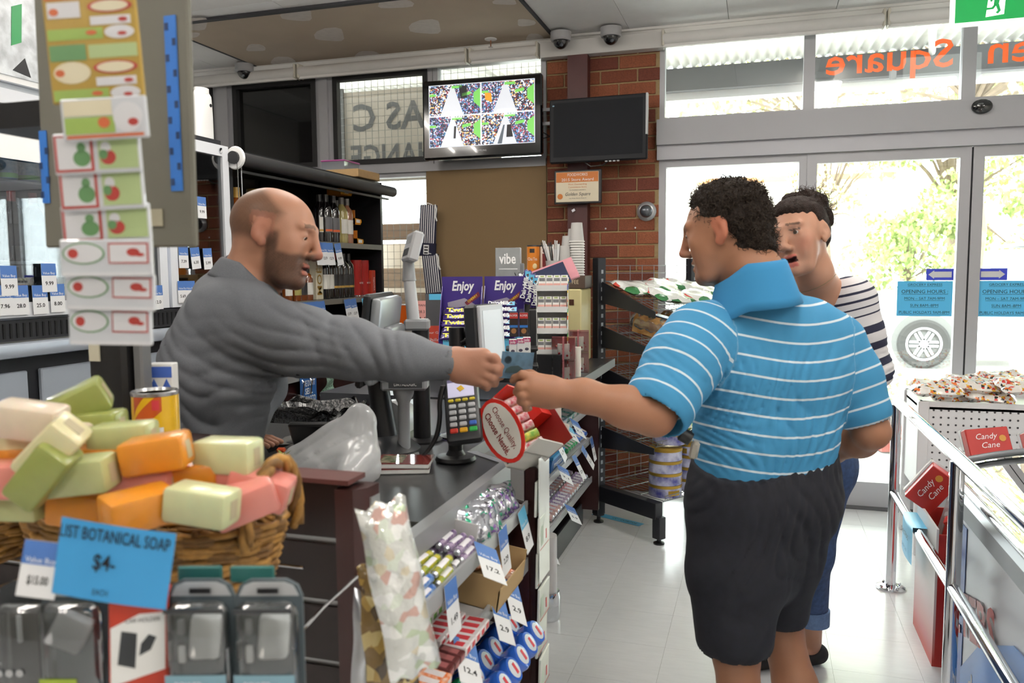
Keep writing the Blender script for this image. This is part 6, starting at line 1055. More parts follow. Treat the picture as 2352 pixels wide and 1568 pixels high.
for y in range(3): pack('orange_pack', 'orange and white pack in the row behind on the second rack shelf', 'rear orange packs on the second rack shelf', rpos(1, -.602, 1.225+y*.029, .002), .05, .027, .02, ORP, REDP)
cbx_ = thing('tan_carton', 'open tan carton of orange sweets at the far end of the second rack shelf', 'box', rpos(1, -.62, 1.70)@Rm(0, 0, .0)); TAN = mat('tan_board', 'b09468', .8)
MB().box(-.09, .09, -.10, -.097, 0, .075).build('side', TAN, cbx_); MB().box(-.09, .09, .097, .10, 0, .075).build('side', TAN, cbx_); MB().box(.087, .09, -.1, .1, 0, .05).build('front', TAN, cbx_); MB().box(-.09, -.087, -.1, .1, 0, .085).build('back', TAN, cbx_); MB().box(-.09, .09, -.1, .1, 0, .002).build('base', TAN, cbx_)
for k, (x, y) in enumerate(((.05, .06), (-.03, .07), (.02, -.05), (-.05, -.03))): bag('sweet_packet', 'orange %s packet loose in the tan carton' % ('front', 'rear', 'near', 'deep')[k], 'sweets', cbx_.matrix_basis@TR((x, y, .02), .2, .1, k), .07, .04, .02, ORP if k < 2 else film('film_lime', '8a9a4a', 'd0cc90'), 'packets in the tan carton', k)
TUBM = {}
def tub(lab, grp, M, col):
    t = thing('gum_tub', lab, 'sweets', M, grp)
    if col not in TUBM:
        m_ = mat('tub_'+col, col, .25, coat=.5); a = MB().lathe([(0, 0), (.026, 0), (.029, .01), (.029, .05), (.031, .055), (.031, .068), (.027, .076), (0, .078)], 18).mesh('tub', m_, .6); b = MB().lathe([(.0, .0792), (.018, .0786), (.021, .077)], 16).mesh('lid_print', mat('lid_print', 'd6dfe6', .3), .8); d = MB().prism([(-.012, -.004), (.012, -.006), (.012, .004), (-.012, .006)], .0795, .0800).mesh('red_print', REDP); e = MB().cb(.03, .002, .014, Tm(0, .0, 0)).mesh('new_tag', mat('tag_yellow', 'e8c51e', .5)); TUBM[col] = (a, b, d, e)
    a, b, d, e = TUBM[col]; obj('tub', a, t); obj('lid_print', b, t); obj('red_print', d, t); obj('new_tag', e, t, Tm(.03, 0, .04)@Rm(0, 0, 1.57)); return t
for k in range(10): tub('blue gum tub in the %s row of the third rack shelf' % ('front', 'back')[k % 2], 'blue gum tubs on the third rack shelf', rpos(2, -.525-.062*(k % 2), 1.545+.064*(k//2)-(.0), .004)@Rm(0, .75, 0), '2a5fc0')
for k in range(10): tub('green gum tub in the %s row of the third rack shelf' % ('front', 'back')[k % 2], 'green gum tubs on the third rack shelf', rpos(2, -.525-.062*(k % 2), 1.225+.064*(k//2), .004)@Rm(0, .75, 0), '1f8a5a')
for k in range(12): tub('green gum tub in the %s row of the lowest rack shelf' % ('front', 'back')[k % 2], 'green gum tubs on the lowest rack shelf', rpos(3, -.505-.062*(k % 2), 1.24+.064*(k//2), .004)@Rm(0, .75, 0), '23805a')
# tickets on the rack
def rticket(i, y, lab, pr='2.99', yaw=0, tilt=.5, blue=True, w=.06, h=.105):
    xf, zf, zb = SH[i]; ticket(frame((xf+.006, y, zf+.012), (0, 1, 0), (math.cos(tilt), 0, math.sin(tilt)))@Rm(0, 0, yaw), lab, pr, w, h, blue, 'tickets on the stepped sweets rack')
rticket(0, 1.36, 'price ticket on the top rack shelf, nearest the viewer', '1.49', .0, .1); rticket(0, 1.56, 'long price ticket across the top rack shelf', '17.2', -.9, .9); rticket(0, 1.68, 'price ticket on the far half of the top rack shelf', '2.29', .05, .1)
rticket(1, 1.43, 'price ticket twisted sideways on the second rack shelf', '12.4', -.9, .8); rticket(1, 1.64, 'left of two crossed price tickets on the second rack shelf', '2.9', -.7, .6); rticket(1, 1.74, 'right of two crossed price tickets on the second rack shelf', '2.9', -.75, .6)
rticket(2, 1.32, 'price ticket among the gum tubs, nearest the viewer', '2.9', -.8, .8); rticket(2, 1.5, 'price ticket in front of the blue gum tubs', '4.1', .0, .1); rticket(0, 1.83, 'upright price ticket under the red counter box', '8.9', .1, .2, False)
# gift tag strip hanging from the rack end post
gs = thing('hanging_tag_strip', 'long strip of pale gift tag packs hanging from the end of the sweets rack', 'gift tags', Tm(-.535, 1.945, .985))
for k in range(6):
    z = -.085-k*.092; p_ = MB().bev(.006, .10, .09, .001, Tm(.01+.006*(k % 2), .0, z)@Rm(0, .03, .02*(k % 3))).build('tag_pack', mat('tag_pale', 'dfe4dc', .3, var=.08, vs=20, coat=.4), gs); MB().box(.0135+.006*(k % 2), .0142+.006*(k % 2), -.045, .045, z-.04, z-.037).build('red_line', mat('line_red', 'b07a72', .5), p_); MB().box(.0135+.006*(k % 2), .0142+.006*(k % 2), -.04, -.01, z-.03, z+.02).build('print', mat('print_pale', 'c4d4c4', .5), p_); MB().box(.0136+.006*(k % 2), .0143+.006*(k % 2), .012, .02, z-.025, z+.0).build('figure_print', REDP, p_)
MB().box(.018, .02, -.05, .05, -.30, .02).build('plain_card', mat('card_offwhite', 'f0f2ee', .25, coat=.5), gs); MB().box(.0, .012, -.004, .004, -.64, .03).build('clip_strip', WPL, gs)  # plain off-white card hung over the tag packs
# ---- sweets on the far counter rack
def fpos(i, x, y, dz=0): z = S2[i][1]; return Tm(-.9+x, 3.1+y, z+.05*(-x)/.3+dz)@Rm(0, .165, 0)
GUMC = [(film('gum_blue', '7fa8c4', 'd6e4ee'), 'blue'), (film('gum_teal', '2f8a84', 'c0dcd6'), 'teal'), (film('gum_green', '2f7a62', 'b8d4c4'), 'green'), (film('gum_sky', 'a4c4da', 'e8f0f6'), 'pale blue')]
for j in range(10):
    m_, cn = GUMC[(0, 0, 3, 3, 0, 1, 1, 2, 2, 1)[j]]
    for x in range(3): pack('gum_pack', '%s gum pack in the %s row of the top far rack shelf' % (cn, ('front', 'middle', 'back')[x]), '%s gum packs on the far rack' % cn, fpos(0, -.05-x*.09, .28+j*.115, .002), .08, .10, .03, m_, WBX)
for j in range(5):
    for x in range(2): tubm = pack('mint_case', 'green mint case in the middle shelf tray of the far rack', 'green mint cases on the far rack', fpos(1, -.05-x*.07, .85+j*.052, .02)@Rm(0, .3, 0), .06, .045, .03, mat('case_green', '2f9a5c', .3, coat=.5), WBX, b=.01)
for j in range(4):
    for x in range(2): pack('mint_case', 'blue mint case at the far end of the far rack', 'blue mint cases on the far rack', fpos(1, -.05-x*.07, 1.14+j*.052, .02)@Rm(0, .3, 0), .06, .045, .03, mat('case_blue', '3f6fc4', .3, coat=.5), WBX, b=.01)
t = thing('blue_sweet_carton', 'blue sweet carton reading mentos on the middle shelf of the far rack', 'box', fpos(1, -.12, .62)); MB().bev(.2, .26, .06, .002, Tm(0, 0, .03)).build('carton', mat('mentos_blue', '1f5f9e', .35), t); MB().box(.07, .10, -.12, .12, .06, .075).build('lid_flap', mat('mentos_sky', '4aa0d4', .35), t); text('mentos', WHITE_INK, t, frame((.1012, 0, .03), (0, 1, 0), (1, 0, 0)), .05, .17, bold=.02)
for k in range(6): t = thing('white_roll', 'white paper roll among the sweets of the far rack', 'sweets', fpos(1, -.05-.05*(k % 2), .30+.05*(k//2), .0)@Rm(.3, 1.2, 0), 'white rolls on the far rack'); MB().cyl((0, 0, -.03), (0, 0, .03), .02, n=12).build('roll', WBX, t, smooth=.6); MB().cyl((0, 0, .03), (0, 0, .032), .012, n=10).build('core', LGP, t)
FPK = film('film_pink', 'd98aa4', 'f0e0d0', 110); FVL = film('film_violet', '7a68a8', 'e8d8e0', 110)
for j in range(16):
    for x in range(3): stick('fruit_roll', '%s wrapped fruit sweet roll in the %s row of the lowest far rack shelf' % ('pink' if (j//4) % 2 == 0 else 'violet', ('front', 'middle', 'back')[x]), 'fruit rolls on the far rack', fpos(2, -.05-x*.085, .50+j*.052, .002), FPK if (j//4) % 2 == 0 else FVL, SILV, .07, .018)
def fticket(i, y, lab, pr, yaw, tilt, blue=True): ticket(frame((-.892, 3.1+y, S2[i][1]+.012), (0, 1, 0), (math.cos(tilt), 0, math.sin(tilt)))@Rm(0, 0, yaw), lab, pr, .07, .13, blue, 'tickets on the far sweets rack')
fticket(0, .70, 'pale blue price ticket flapping up on the far rack', '2.4', -.9, .9, False); fticket(0, .45, 'curled blue price ticket on the near end of the far rack', '1.9', .2, .4, False); fticket(0, .85, 'white price ticket next to the flapping one on the far rack', '2.1', -.8, .8); fticket(1, .85, 'left price ticket of three on the middle shelf of the far rack', '2.9', -.1, .5); fticket(1, 1.05, 'middle price ticket of three on the middle shelf of the far rack', '3.2', .2, .5); fticket(1, .6, 'price ticket lying across the middle shelf of the far rack', '3.1', -1., .9); fticket(1, 1.3, 'right price ticket of three on the middle shelf of the far rack', '2.5', 0, .2); fticket(2, .75, 'upper price ticket sticking out over the floor from the far rack', '5.9', -.9, .9)
ticket(frame((-.95, 3.62, .17), (0, 1, 0), (.6, 0, .8))@Rm(0, 0, -.9), 'lower price ticket sticking out over the floor from the far rack', '4.9', .07, .13, True, 'tickets on the far sweets rack')
# ---- bread rack contents
WB = br.matrix_basis; rsh = lambda i, u, v, dz=0: WB@Tm(u, -v, RS[i][0]+RS[i][1]*v/RS[i][2]+dz)@Rm(math.atan2(-RS[i][1], RS[i][2]), 0, 0)
WRP = patch_mat('wrap_white_green', 'e6e8e4', ['2f6a3c', 'f2f4f2', 'c84a40', '3a7a48'], 18, .2); BRD = mat('bread_crust', 'a8743c', .8, col2='d0a468', vs=18); BAGC = clear('bread_bag', 'f4f4f2', .8, .12, haze=.18)
for k, (u, v, sx) in enumerate(((.12, .2, .3), (.33, .17, .3), (.55, .2, .3), (.24, .32, .28), (.46, .34, .28), (.66, .33, .26))): bag('wrap_packet', 'white and green wrap packet on the top bread shelf, %s' % ('far left', 'second from left at the back', 'third from left at the back', 'front left', 'front middle', 'front right')[k], 'bread', rsh(4, u, v, .03)@Rm(0, .05, .5*math.sin(k*2)), sx, .2, .045, WRP, 'wraps on the bread rack', k)
def loaf(M, lab, s=1, m=BRD):
    t = thing('bread_loaf', lab, 'bread', M, 'bagged loaves on the bread rack'); MB().prism([(-.055, 0), (.055, 0), (.06, .05), (.058, .09), (.03, .11), (-.03, .11), (-.058, .09), (-.06, .05)], -.13*s, .13*s, Rm(math.pi/2, 0, 0)).build('loaf', m, t, smooth=.9); b = MB().grid(lambda u, v: ((.066+.004*math.sin(v*30+u*9))*math.cos(u*6.283)*(1-.5*abs(2*v-1)**8), (-.15+.32*v)*s, .055+(.062+.003*math.sin(v*25))*math.sin(u*6.283)*(1-.5*abs(2*v-1)**8)), 20, 14, wrap=True).build('bag', BAGC, t, smooth=3)
    MB().box(-.03, .03, -.09, .03, .118, .1186).build('label', mat('loaf_label', '2f62b0', .3), t); return t
loaf(rsh(3, .22, .24, .004)@Rm(0, 0, .3), 'brown bagged loaf at the left of the second bread shelf'); loaf(rsh(3, .42, .24, .004)@Rm(0, 0, -.1), 'bagged loaf beside the brown one on the second bread shelf'); loaf(rsh(3, .60, .24, .004), 'bagged loaf half behind the man on the second bread shelf')
loaf(rsh(2, .34, .22, .004)@Rm(0, 0, .5), 'bagged loaf on the third bread shelf', .8); loaf(rsh(2, .52, .22, .004)@Rm(0, 0, .2), 'bagged loaf further right on the third bread shelf', .8)
t = thing('cereal_bag', 'clear bag of flaked crackers hanging in front of the bread shelves', 'bag', rsh(3, .46, .49, -.14)@Rm(.2, .12, 0)); bgm2 = MB().grid(lambda u, v: ((.07+.01*math.sin(v*7))*math.cos(u*6.283), .035*math.sin(u*6.283)*(1-.7*v**3), -.14+.28*v), 20, 12, wrap=True).build('film', BAGC, t, smooth=3); MB().sph((0, 0, -.05), (.062, .028, .085), 16, 10).build('flakes', mat('flakes', 'b8844a', .8, col2='dcb27a', vs=70, bump=.8, bs=90), t, smooth=3); MB().box(-.025, .025, -.0365, -.0355, -.02, .07).build('label', PAPER, t); MB().box(-.025, .025, -.0368, -.036, -.045, -.02).build('green_label', mat('lime_label', '8fd02a', .5), t)
t = thing('clip_sign', 'small blank black clip sign on the edge of a bread shelf', 'sign', rsh(4, .42, .46, -.04)); MB().box(-.04, .04, -.006, 0, -.075, .0).build('plate', BPL, t); MB().tube([(0, -.003, 0), (0, -.003, .02), (.01, -.003, .02)], .003, 5).build('clip', CHR, t)
TBL = mat('tin_label', '3b3f8c', .3, col2='c9cbe0', vs=14, coat=.4); TGD = mat('tin_gold', 'b8963e', .3, .7); TLD = mat('tin_lid', '2c3066', .25, .3, coat=.4)
TIN = None
def tin(M, lab, grp='biscuit tins'):
    t = thing('biscuit_tin', lab, 'tin', M, grp); MB().lathe([(0, 0), (.09, 0), (.09, .052)], 32).build('body', TBL, t, smooth=.6); MB().lathe([(.0915, .05), (.092, .054), (.092, .064), (.088, .067)], 32).build('gold_rim', TGD, t, smooth=.8); MB().lathe([(.088, .066), (.085, .064), (0, .066)], 32).build('lid', TLD, t, smooth=.6); MB().lathe([(.0905, .012), (.0905, .04)], 8, None, -2.2, -1.4).build('biscuit_print', TGD, t, smooth=3)
for k in range(4): tin(rsh(0, .12, .41, .002+k*.067)@Rm(0, 0, k), 'blue and gold biscuit tin, %s of the nearest stack on the bread rack' % ('bottom', 'second', 'third', 'top')[k])
for k in range(4): tin(rsh(0, .34, .40, .002+k*.067)@Rm(0, 0, k+2), 'blue and gold biscuit tin, %s of the stack beside the man in shorts' % ('bottom', 'second', 'third', 'top')[k])
tin(rsh(1, .16, .40, .004)@Rm(0, 0, 1), 'single biscuit tin tilted on the shelf above the stacks'); bag('cake_packet', 'green and yellow wrapped packet on the shelf above the tins', 'packet', rsh(1, .16, .38, .10), .19, .17, .05, patch_mat('wrap_green', '8aa84a', ['4a8a3a', 'd8d08a', 'e8e4d0'], 30)); bag('cake_packet', 'green wrapped packet beside the man on the shelf above the tins', 'packet', rsh(1, .40, .30, .05), .2, .17, .05, MATS['wrap_green'], None, 4)
# ---- soaps in wicker baskets
WIC = [mat('wicker_%d' % i, c, .6, var=.35, vs=60, bump=.2, bs=200) for i, c in enumerate(['9a7034', '7f5a28', 'b0823e'])]
def basket(M, a, b, lab, handles=(1, 1)):
    t = thing('wicker_basket', lab, 'basket', M)
    for k in range(11):
        z = .006+k*.0095; f = .86+.14*(k/10)**.8
        for s_ in range(2): MB().tube([((a*f+.004*math.sin(th*14+k*math.pi+s_*math.pi))*math.cos(th), (b*f+.004*math.sin(th*14+k*math.pi+s_*math.pi))*math.sin(th), z+s_*.002+.002*math.sin(th*7+k)) for th in [j*2*math.pi/56 for j in range(56)]], .0046, 6, closed=True).build('cane', WIC[(k+s_) % 3], t, smooth=3)
    for k in range(14): th = k*2*math.pi/14+.1; MB().tube([(a*.84*math.cos(th), b*.84*math.sin(th), 0), (a*1.0*math.cos(th), b*1.0*math.sin(th), .11)], .004, 6).build('stake', WIC[1], t, smooth=3)
    MB().lathe([(0, .002), (1, .002), (1, .008), (0, .008)], 32, Sm(a*.86, b*.86, 1)).build('base', WIC[1], t)
    for s_, on in ((-1, handles[0]), (1, handles[1])):
        if not on: continue
        for q in range(3): MB().tube([(s_*(a*.97+.012*math.sin(math.pi*j/18)+.006*math.cos(j*1.1+q*2.1)), b*.5*math.cos(math.pi*j/18)+.004*math.sin(j*1.1+q*2.1), .085+.105*math.sin(math.pi*j/18)+.005*math.sin(j*1.1+q*2.1)) for j in range(19)], .0062, 7).build('handle', WIC[q], t, smooth=3)
    return t
BK0 = Vector((-.845, .945, 1.024)); basket(Matrix.Translation(BK0)@Rm(0, 0, -.04), .215, .115, 'oval wicker soap basket with a twisted handle at the counter end')
basket(Matrix.Translation(Vector((-1.285, .95, 1.024))), .20, .115, 'second wicker soap basket cut off by the left edge')
SC = {'o': ('d98b24', 'orange'), 'g': ('b9bf88', 'pale green'), 'l': ('cfd3a4', 'lime'), 'c': ('e0d8ac', 'cream'), 'k': ('ddcdb8', 'beige'), 'p': ('d9877c', 'pink'), 'd': ('929a52', 'olive green')}
SOAPM = {}
def soap(px, py, w, c, rx, ry, rz, where, L=.083):
    col, nm = SC[c]; m_ = mat('soap_'+c, col, .32, sss=.15, coat=.35, var=.06, vs=40)
    if c not in SOAPM: SOAPM[c] = (MB().bev(L, .05, .045, .007, n=2).mesh('bar', m_, .7), MB().box(L/2, L/2+.0006, -.008, .008, -.012, .012).mesh('sticker', mat('soap_sticker', 'b4a98a', .4)))
    t = thing('soap_bar', '%s soap bar %s' % (nm, where), 'soap', TR(aD(px, py, w), rx, ry, rz)); obj('bar', SOAPM[c][0], t); obj('sticker', SOAPM[c][1], t); return t
Y_ = YAW
for a in ((195, 1165, 1.06, 'o', 0, .1, .25, 'at the front left of the main basket'), (318, 1168, .99, 'o', .1, -.05, 1.1, 'standing end on at the front of the main basket'), (465, 1158, 1.0, 'l', 0, .12, .15, 'at the front right of the main basket by the handle'), (560, 1150, 1.06, 'p', .2, -.3, .7, 'leaning inside the basket handle'), (185, 1090, 1.02, 'g', .05, -.1, .3, 'lying above the front left orange bar'), (330, 1112, 1.07, 'p', 0, 0, .3, 'in the middle under the tall orange bar'), (435, 1098, 1.09, 'o', 0, 0, .4, 'behind the front lime bar'), (520, 1108, 1.1, 'p', .1, .1, .2, 'just left of the basket handle'), (360, 1040, 1.05, 'o', .05, -.14, .35, 'on top of the heap in the centre'), (525, 1045, 1.09, 'l', 0, 0, .12, 'on top of the heap at the right'), (285, 1008, 1.1, 'g', 0, -.06, .3, 'at the top of the heap left of the yellow can'), (120, 1030, 1.0, 'c', .3, -.75, .2, 'leaning diagonally at the left of the heap'), (100, 1085, .99, 'd', .2, -.85, .2, 'under the diagonal cream bar'), (70, 965, 1.05, 'k', .1, .15, .35, 'at the very top left of the heap'), (50, 1018, 1.08, 'c', 0, .05, .3, 'below the topmost beige bar'), (30, 1100, 1.03, 'p', 0, .05, .5, 'at the left edge of the photo'), (180, 928, 1.14, 'd', .2, -.45, .6, 'tilted up behind the heap'), (215, 980, 1.14, 'd', 0, -.05, .3, 'lying behind the heap below the tilted one'), (250, 1058, 1.1, 'o', .0, .0, .3, 'buried under the top green bar'), (150, 1000, 1.12, 'k', 0, .1, .3, 'behind the diagonal cream bar'), (40, 1150, 1.06, 'g', 0, 0, .2, 'low in the left basket'), (20, 1060, 1.08, 'o', 0, 0, .2, 'orange and half hidden at the left edge'), (240, 1120, 1.1, 'c', 0, 0, .3, 'low in the main basket behind the front row'), (600, 1118, 1.09, 'p', .1, .3, .3, 'lowest inside the basket handle')): soap(*a)
sp2 = thing('soap_sign', 'blue botanical soap price sign fixed under the basket', 'sign', TR(aD(262, 1293, .865), math.pi/2-.05, .10, Y_)@Rm(0, 0, -.06)); MB().grid(lambda u, v: (-.062+.124*u, -.042+.084*v, .004*math.sin(u*3.1)), 8, 4).build('card', mat('soap_card', '3f9bd6', .5), sp2, smooth=3)
text('LIST BOTANICAL SOAP', INK, sp2, Tm(0, .029, .006), .019, .118, bold=.01); text('$4-', INK, sp2, Tm(-.008, .0, .006), .024, .024, bold=.01); text('EACH', INK, sp2, Tm(-.008, -.032, .006), .009, .016)
ticket(frame(aD(103, 1243, .875), CR*.97-CU*.12, -CF+CU*.1), 'value price ticket hanging left of the blue soap sign', '$15.00', .042, .06, True, 'tickets under the soap basket')
# hanging chargers and phone holder
PKG = mat('charger_card', '4f5a60', .4); PKC = mat('charger_card_dark', '2c3034', .4)
def blister(px, lab, kind, w=.93, grp='hanging charger packs'):
    c = aD(px, 1455, w); t = thing('charger_pack', lab, 'charger', TR(c, 0, 0, Y_), grp); MB().prism([(-.038, -.08), (.038, -.08), (.038, .045), (.033, .058), (.02, .065), (-.02, .065), (-.033, .058), (-.038, .045)], -.002, .002, Rm(math.pi/2, 0, 0)).build('backing_card', PKG if kind else PKC, t)
    MB().bev(.07, .026, .12, .014, Tm(0, -.014, -.016), n=3).build('blister', clear('blister_clear', 'f0f4f6', .5, .05), t, smooth=.6); MB().prism([(-.034, .046), (.034, .046), (.028, .058), (.018, .062), (-.018, .062), (-.028, .058)], .002, .003, Rm(math.pi/2, 0, 0)).build('header', LGP if kind else PKC, t); MB().prism([(-.012, .05), (.012, .05), (.012, .056), (-.012, .056)], .006, .0065, Rm(math.pi/2, 0, 0)).build('hang_hole', INK, t)
    if kind == 1: MB().bev(.034, .02, .05, .006, TR((.008, -.014, .004), 0, .1, .3), n=2).build('plug', WPL, t, smooth=.6); MB().bev(.008, .005, .02, .001, Tm(-.022, -.008, -.02)).build('connector', WPL, t); MB().bev(.008, .005, .018, .001, Tm(-.022, -.008, .012)).build('connector', GPL, t); MB().box(-.034, .034, -.0285, -.028, -.062, -.035).build('blue_print', mat('charger_blue', '7fa4b4', .4), t); text('POWER', WHITE_INK, t, TR((-.008, -.0292, -.046), math.pi/2), .009, .03); MB().box(-.033, .033, -.0285, -.028, .036, .041).build('dark_band', DG, t)
    if kind == 2: MB().bev(.04, .02, .04, .004, TR((0, -.014, .01), 0, .5, .2), n=2).build('plug', LGP, t, smooth=.6); MB().box(-.03, .012, -.0285, -.028, -.062, -.04).build('lime_print', mat('lime_print', '9ab03a', .4), t)
    if kind == 0:
        for x in (-.01, .016): MB().bev(.006, .005, .035, .002, Tm(x, -.008, .01)).build('cable_plug', LGP, t)
        for x in (-.024, -.012, .0): MB().prism([(.0045*math.cos(a*.7)+x, -.034+.0045*math.sin(a*.7)) for a in range(9)], .0285, .029, Rm(math.pi/2, 0, 0)).build('icon', LGP, t)
    return t
blister(75, 'dark cable pack hanging at the lower left', 0, .95); blister(178, 'charger pack with a lime label hanging at the lower left', 2, .93); blister(468, 'white plug charger pack left of its twin', 1, .92); blister(622, 'white plug charger pack beside the dark red post', 1, .92)
for i, px in enumerate((460, 580)): MB().bev(.052, .004, .02, .002, TR(aD(px, 1318, .93), 0, 0, Y_)).build('teal_hanger_tab', mat('teal_card', '2c6a66', .5), None, label='teal hanger tab above the %s white plug charger pack' % ('left' if i == 0 else 'right'), cat='tab')
t = thing('phone_holder_box', 'red and white phone holder carton hanging among the charger packs', 'box', TR(aD(325, 1465, .92), 0, .04, Y_+.3)); MB().bev(.062, .036, .11, .002).build('carton', mat('carton_redorange', 'b5361f', .4), t); MB().prism([(-.029, -.045), (.027, -.03), (.027, .036), (.0, .036), (-.029, .022)], .0182, .0188, Rm(math.pi/2, 0, 0)).build('white_panel', PAPER, t); MB().box(.0311, .0316, -.016, .016, -.02, .05).build('black_side', PKC, t)
MB().prism([(-.022, -.02), (-.004, -.026), (-.002, .014), (-.018, .018)], .0188, .0194, Rm(math.pi/2, 0, 0)).build('phone_print', PKC, t); MB().prism([(.0, -.012), (.012, -.006), (.018, .008), (.01, .012), (.002, .002)], .0188, .0194, Rm(math.pi/2, 0, 0)).build('cup_print', PKC, t); text('CAR HOLDER', INK, t, TR((.004, -.0195, .029), math.pi/2), .007, .036)
# can and box on the ledge
cn = thing('drink_powder_can', 'yellow and orange tin can standing behind the soap heap', 'can', TR(aD(358, 955, 1.50)-Vector((0, 0, .075)), 0, 0, .2)); cn.location.z = 1.1305
hc_ = aD(358, 897, 1.50).z-1.1305; MB().lathe([(.041, .003), (.041, hc_-.004)], 32).build('label_wrap', mat('can_yellow', 'e6b714', .3, coat=.4), cn, smooth=.6)
for z0_, z1_2, a0_, c_ in ((.0, .05, -2.3, 'c2561c'), (.06, .12, -2.1, 'b04a1a')): MB().grid(lambda u, v: (.0414*math.cos(a0_+1.5*u), .0414*math.sin(a0_+1.5*u), min(hc_-.006, z0_+.02+.07*u**.7+(.035)*v)), 16, 4).build('swoosh_print', mat('sw_'+c_, c_, .3, coat=.4), cn, smooth=3)
MB().lathe([(.042, hc_-.006), (.0425, hc_), (.04, hc_+.002), (.038, hc_-.004), (0, hc_-.004)], 32).build('rim', mat('can_rim', 'b9babc', .25, .8), cn, smooth=.8); MB().lathe([(.042, 0), (.042, .004)], 32).build('base_rim', MATS['can_rim'], cn, smooth=.8); MB().lathe([(.0418, .03), (.0418, .06)], 10, None, -1.35, -.75).build('round_badge', PAPER, cn, smooth=3); MB().lathe([(.0419, hc_-.03), (.0419, hc_-.012)], 8, None, -1.2, -.9).build('red_badge', REDP, cn, smooth=3)
t = thing('blue_white_carton', 'blue and white printed carton behind the yellow can', 'box', TR(Vector((aD(358, 860, 1.6).x, aD(358, 860, 1.6).y+.02, 1.1305)), 0, 0, .3)); hb_ = aD(358, 836, 1.6).z-1.13; MB().bev(.05, .03, hb_, .002, Tm(0, 0, hb_/2)).build('carton', WPL, t)
for k in range(2): MB().prism([(-.024+k*.025, hb_-.055), (.0+k*.025, hb_-.055), (-.012+k*.025, hb_-.03)], .0151, .0156, Rm(math.pi/2, 0, 0)).build('triangle_print', mat('tri_blue', '3f62b8', .4), t)
MB().box(-.024, .024, -.0156, -.0151, hb_-.028, hb_-.006).build('blue_band', MATS['tri_blue'], t)
# ---- gift tag packs hanging in front of the grey panel
GT = {'gold': mat('tag_gold', 'a98a35', .3, coat=.6), 'white': mat('tag_white', 'c9ccd2', .28, coat=.6), 'sage': mat('tag_sage', 'a9bb86', .4), 'cream': mat('tag_cream2', 'd9d0b4', .4), 'red': mat('tag_red', 'a83a34', .4), 'green': mat('tag_green', '5f8a5a', .4), 'lime': mat('tag_lime', '93ad55', .4), 'orange': mat('tag_orange', 'bf5f34', .4), 'pale': mat('tag_palew', 'd6d6da', .35, coat=.6), 'aqua': mat('tag_aqua', '9fc0b4', .4)}
def tagpack(x0, y0p, x1, y1p, w, lab, kind, rot=0):
    a = aD((x0+x1)/2, (y0p+y1p)/2, w); W = (x1-x0)*w/FPX; H = (y1p-y0p)*w/FPX; t = thing('gift_tag_pack', lab, 'gift tags', TR(a, 0, 0, Y_)@Rm(0, -rot, 0), 'gift tag packs on the hanging chain')
    MB().bev(W, .005, H, .0015).build('pack', GT['gold' if kind == 'g' else 'white'], t)
    def R_(u0, v0, u1, v1, m, n='tag_print', d=0): return MB().box((u0-.5)*W, (u1-.5)*W, -.0031-d, -.0024, (.5-v1)*H, (.5-v0)*H).build(n, GT[m], t)
    def O_(u, v, ru, rv, m, n='oval_print', d=0): return MB().prism([((u-.5)*W+ru*W*math.cos(k*.35), (.5-v)*H+rv*H*math.sin(k*.35)) for k in range(18)], .0024, .0031+d, Rm(math.pi/2, 0, 0)).build(n, GT[m], t)
    if kind == 'g':
        for b in range(2):
            o = b*.5
            R_(.03, o+.02, .42, o+.15, 'orange' if b == 0 else 'green'); R_(.45, o+.03, .97, o+.14, 'sage'); O_(.25, o+.25, .2, .09, 'cream') if b else R_(.05, o+.17, .4, o+.3, 'pale'); O_(.72, o+.22, .24, .055, 'red'); O_(.72, o+.22, .2, .043, 'cream', d=.0004); R_(.5, o+.30, .93, o+.37, 'pale'); R_(.03, o+.39, .62, o+.48, 'lime'); O_(.80, o+.435, .16, .055, 'pale', d=.0003); O_(.83, o+.45, .05, .016, 'red', d=.0007); O_(.5, o+.43, .06, .02, 'orange', d=.0004); O_(.12, o+.25, .05, .03, 'orange', d=.0005); O_(.85, o+.335, .05, .018, 'red', d=.0005)
    elif kind == 'h': R_(.04, .06, .6, .42, 'cream'); R_(.04, .45, .62, .85, 'lime'); O_(.78, .5, .17, .36, 'pale', d=.0004); O_(.84, .62, .06, .09, 'red', d=.0008); O_(.5, .6, .07, .13, 'orange', d=.0006); R_(.05, .88, .95, .95, 'orange')
    elif kind == 'b': R_(.02, .06, .46, .94, 'red'); R_(.05, .10, .43, .88, 'pale', d=.0003); O_(.33, .62, .10, .2, 'green', d=.0007); O_(.33, .36, .05, .12, 'green', d=.0007); R_(.52, .12, .97, .90, 'sage', d=.0003); O_(.63, .62, .09, .18, 'red', d=.0007); O_(.61, .38, .06, .14, 'pale', d=.0007); O_(.58, .55, .05, .12, 'green', d=.0009)
    else: O_(.26, .38, .23, .3, 'green'); O_(.26, .38, .21, .26, 'pale', d=.0004); O_(.15, .38, .055, .13, 'red', d=.0008); R_(.53, .10, .96, .66, 'red', d=.0002); R_(.545, .14, .945, .62, 'pale', d=.0005); O_(.80, .35, .07, .11, 'red', d=.0009); O_(.87, .42, .05, .05, 'red', d=.0009); R_(.02, .90, .98, .99, 'pale')
    return t
tagpack(108, -40, 322, 232, .90, 'large gold sheet of gift tags at the top of the chain', 'g', .055); tagpack(143, 225, 340, 320, .885, 'gold and green gift tag pack hanging below the large gold sheet', 'h', .05)
for i, (x0, y0p, x1, y1p) in enumerate(((125, 305, 325, 398), (138, 385, 332, 482), (143, 470, 347, 556))): tagpack(x0, y0p, x1, y1p, .90+.012*i, 'white red bordered gift tag pack, %s of three in the chain' % ('upper', 'middle', 'lower')[i], 'b', .04)
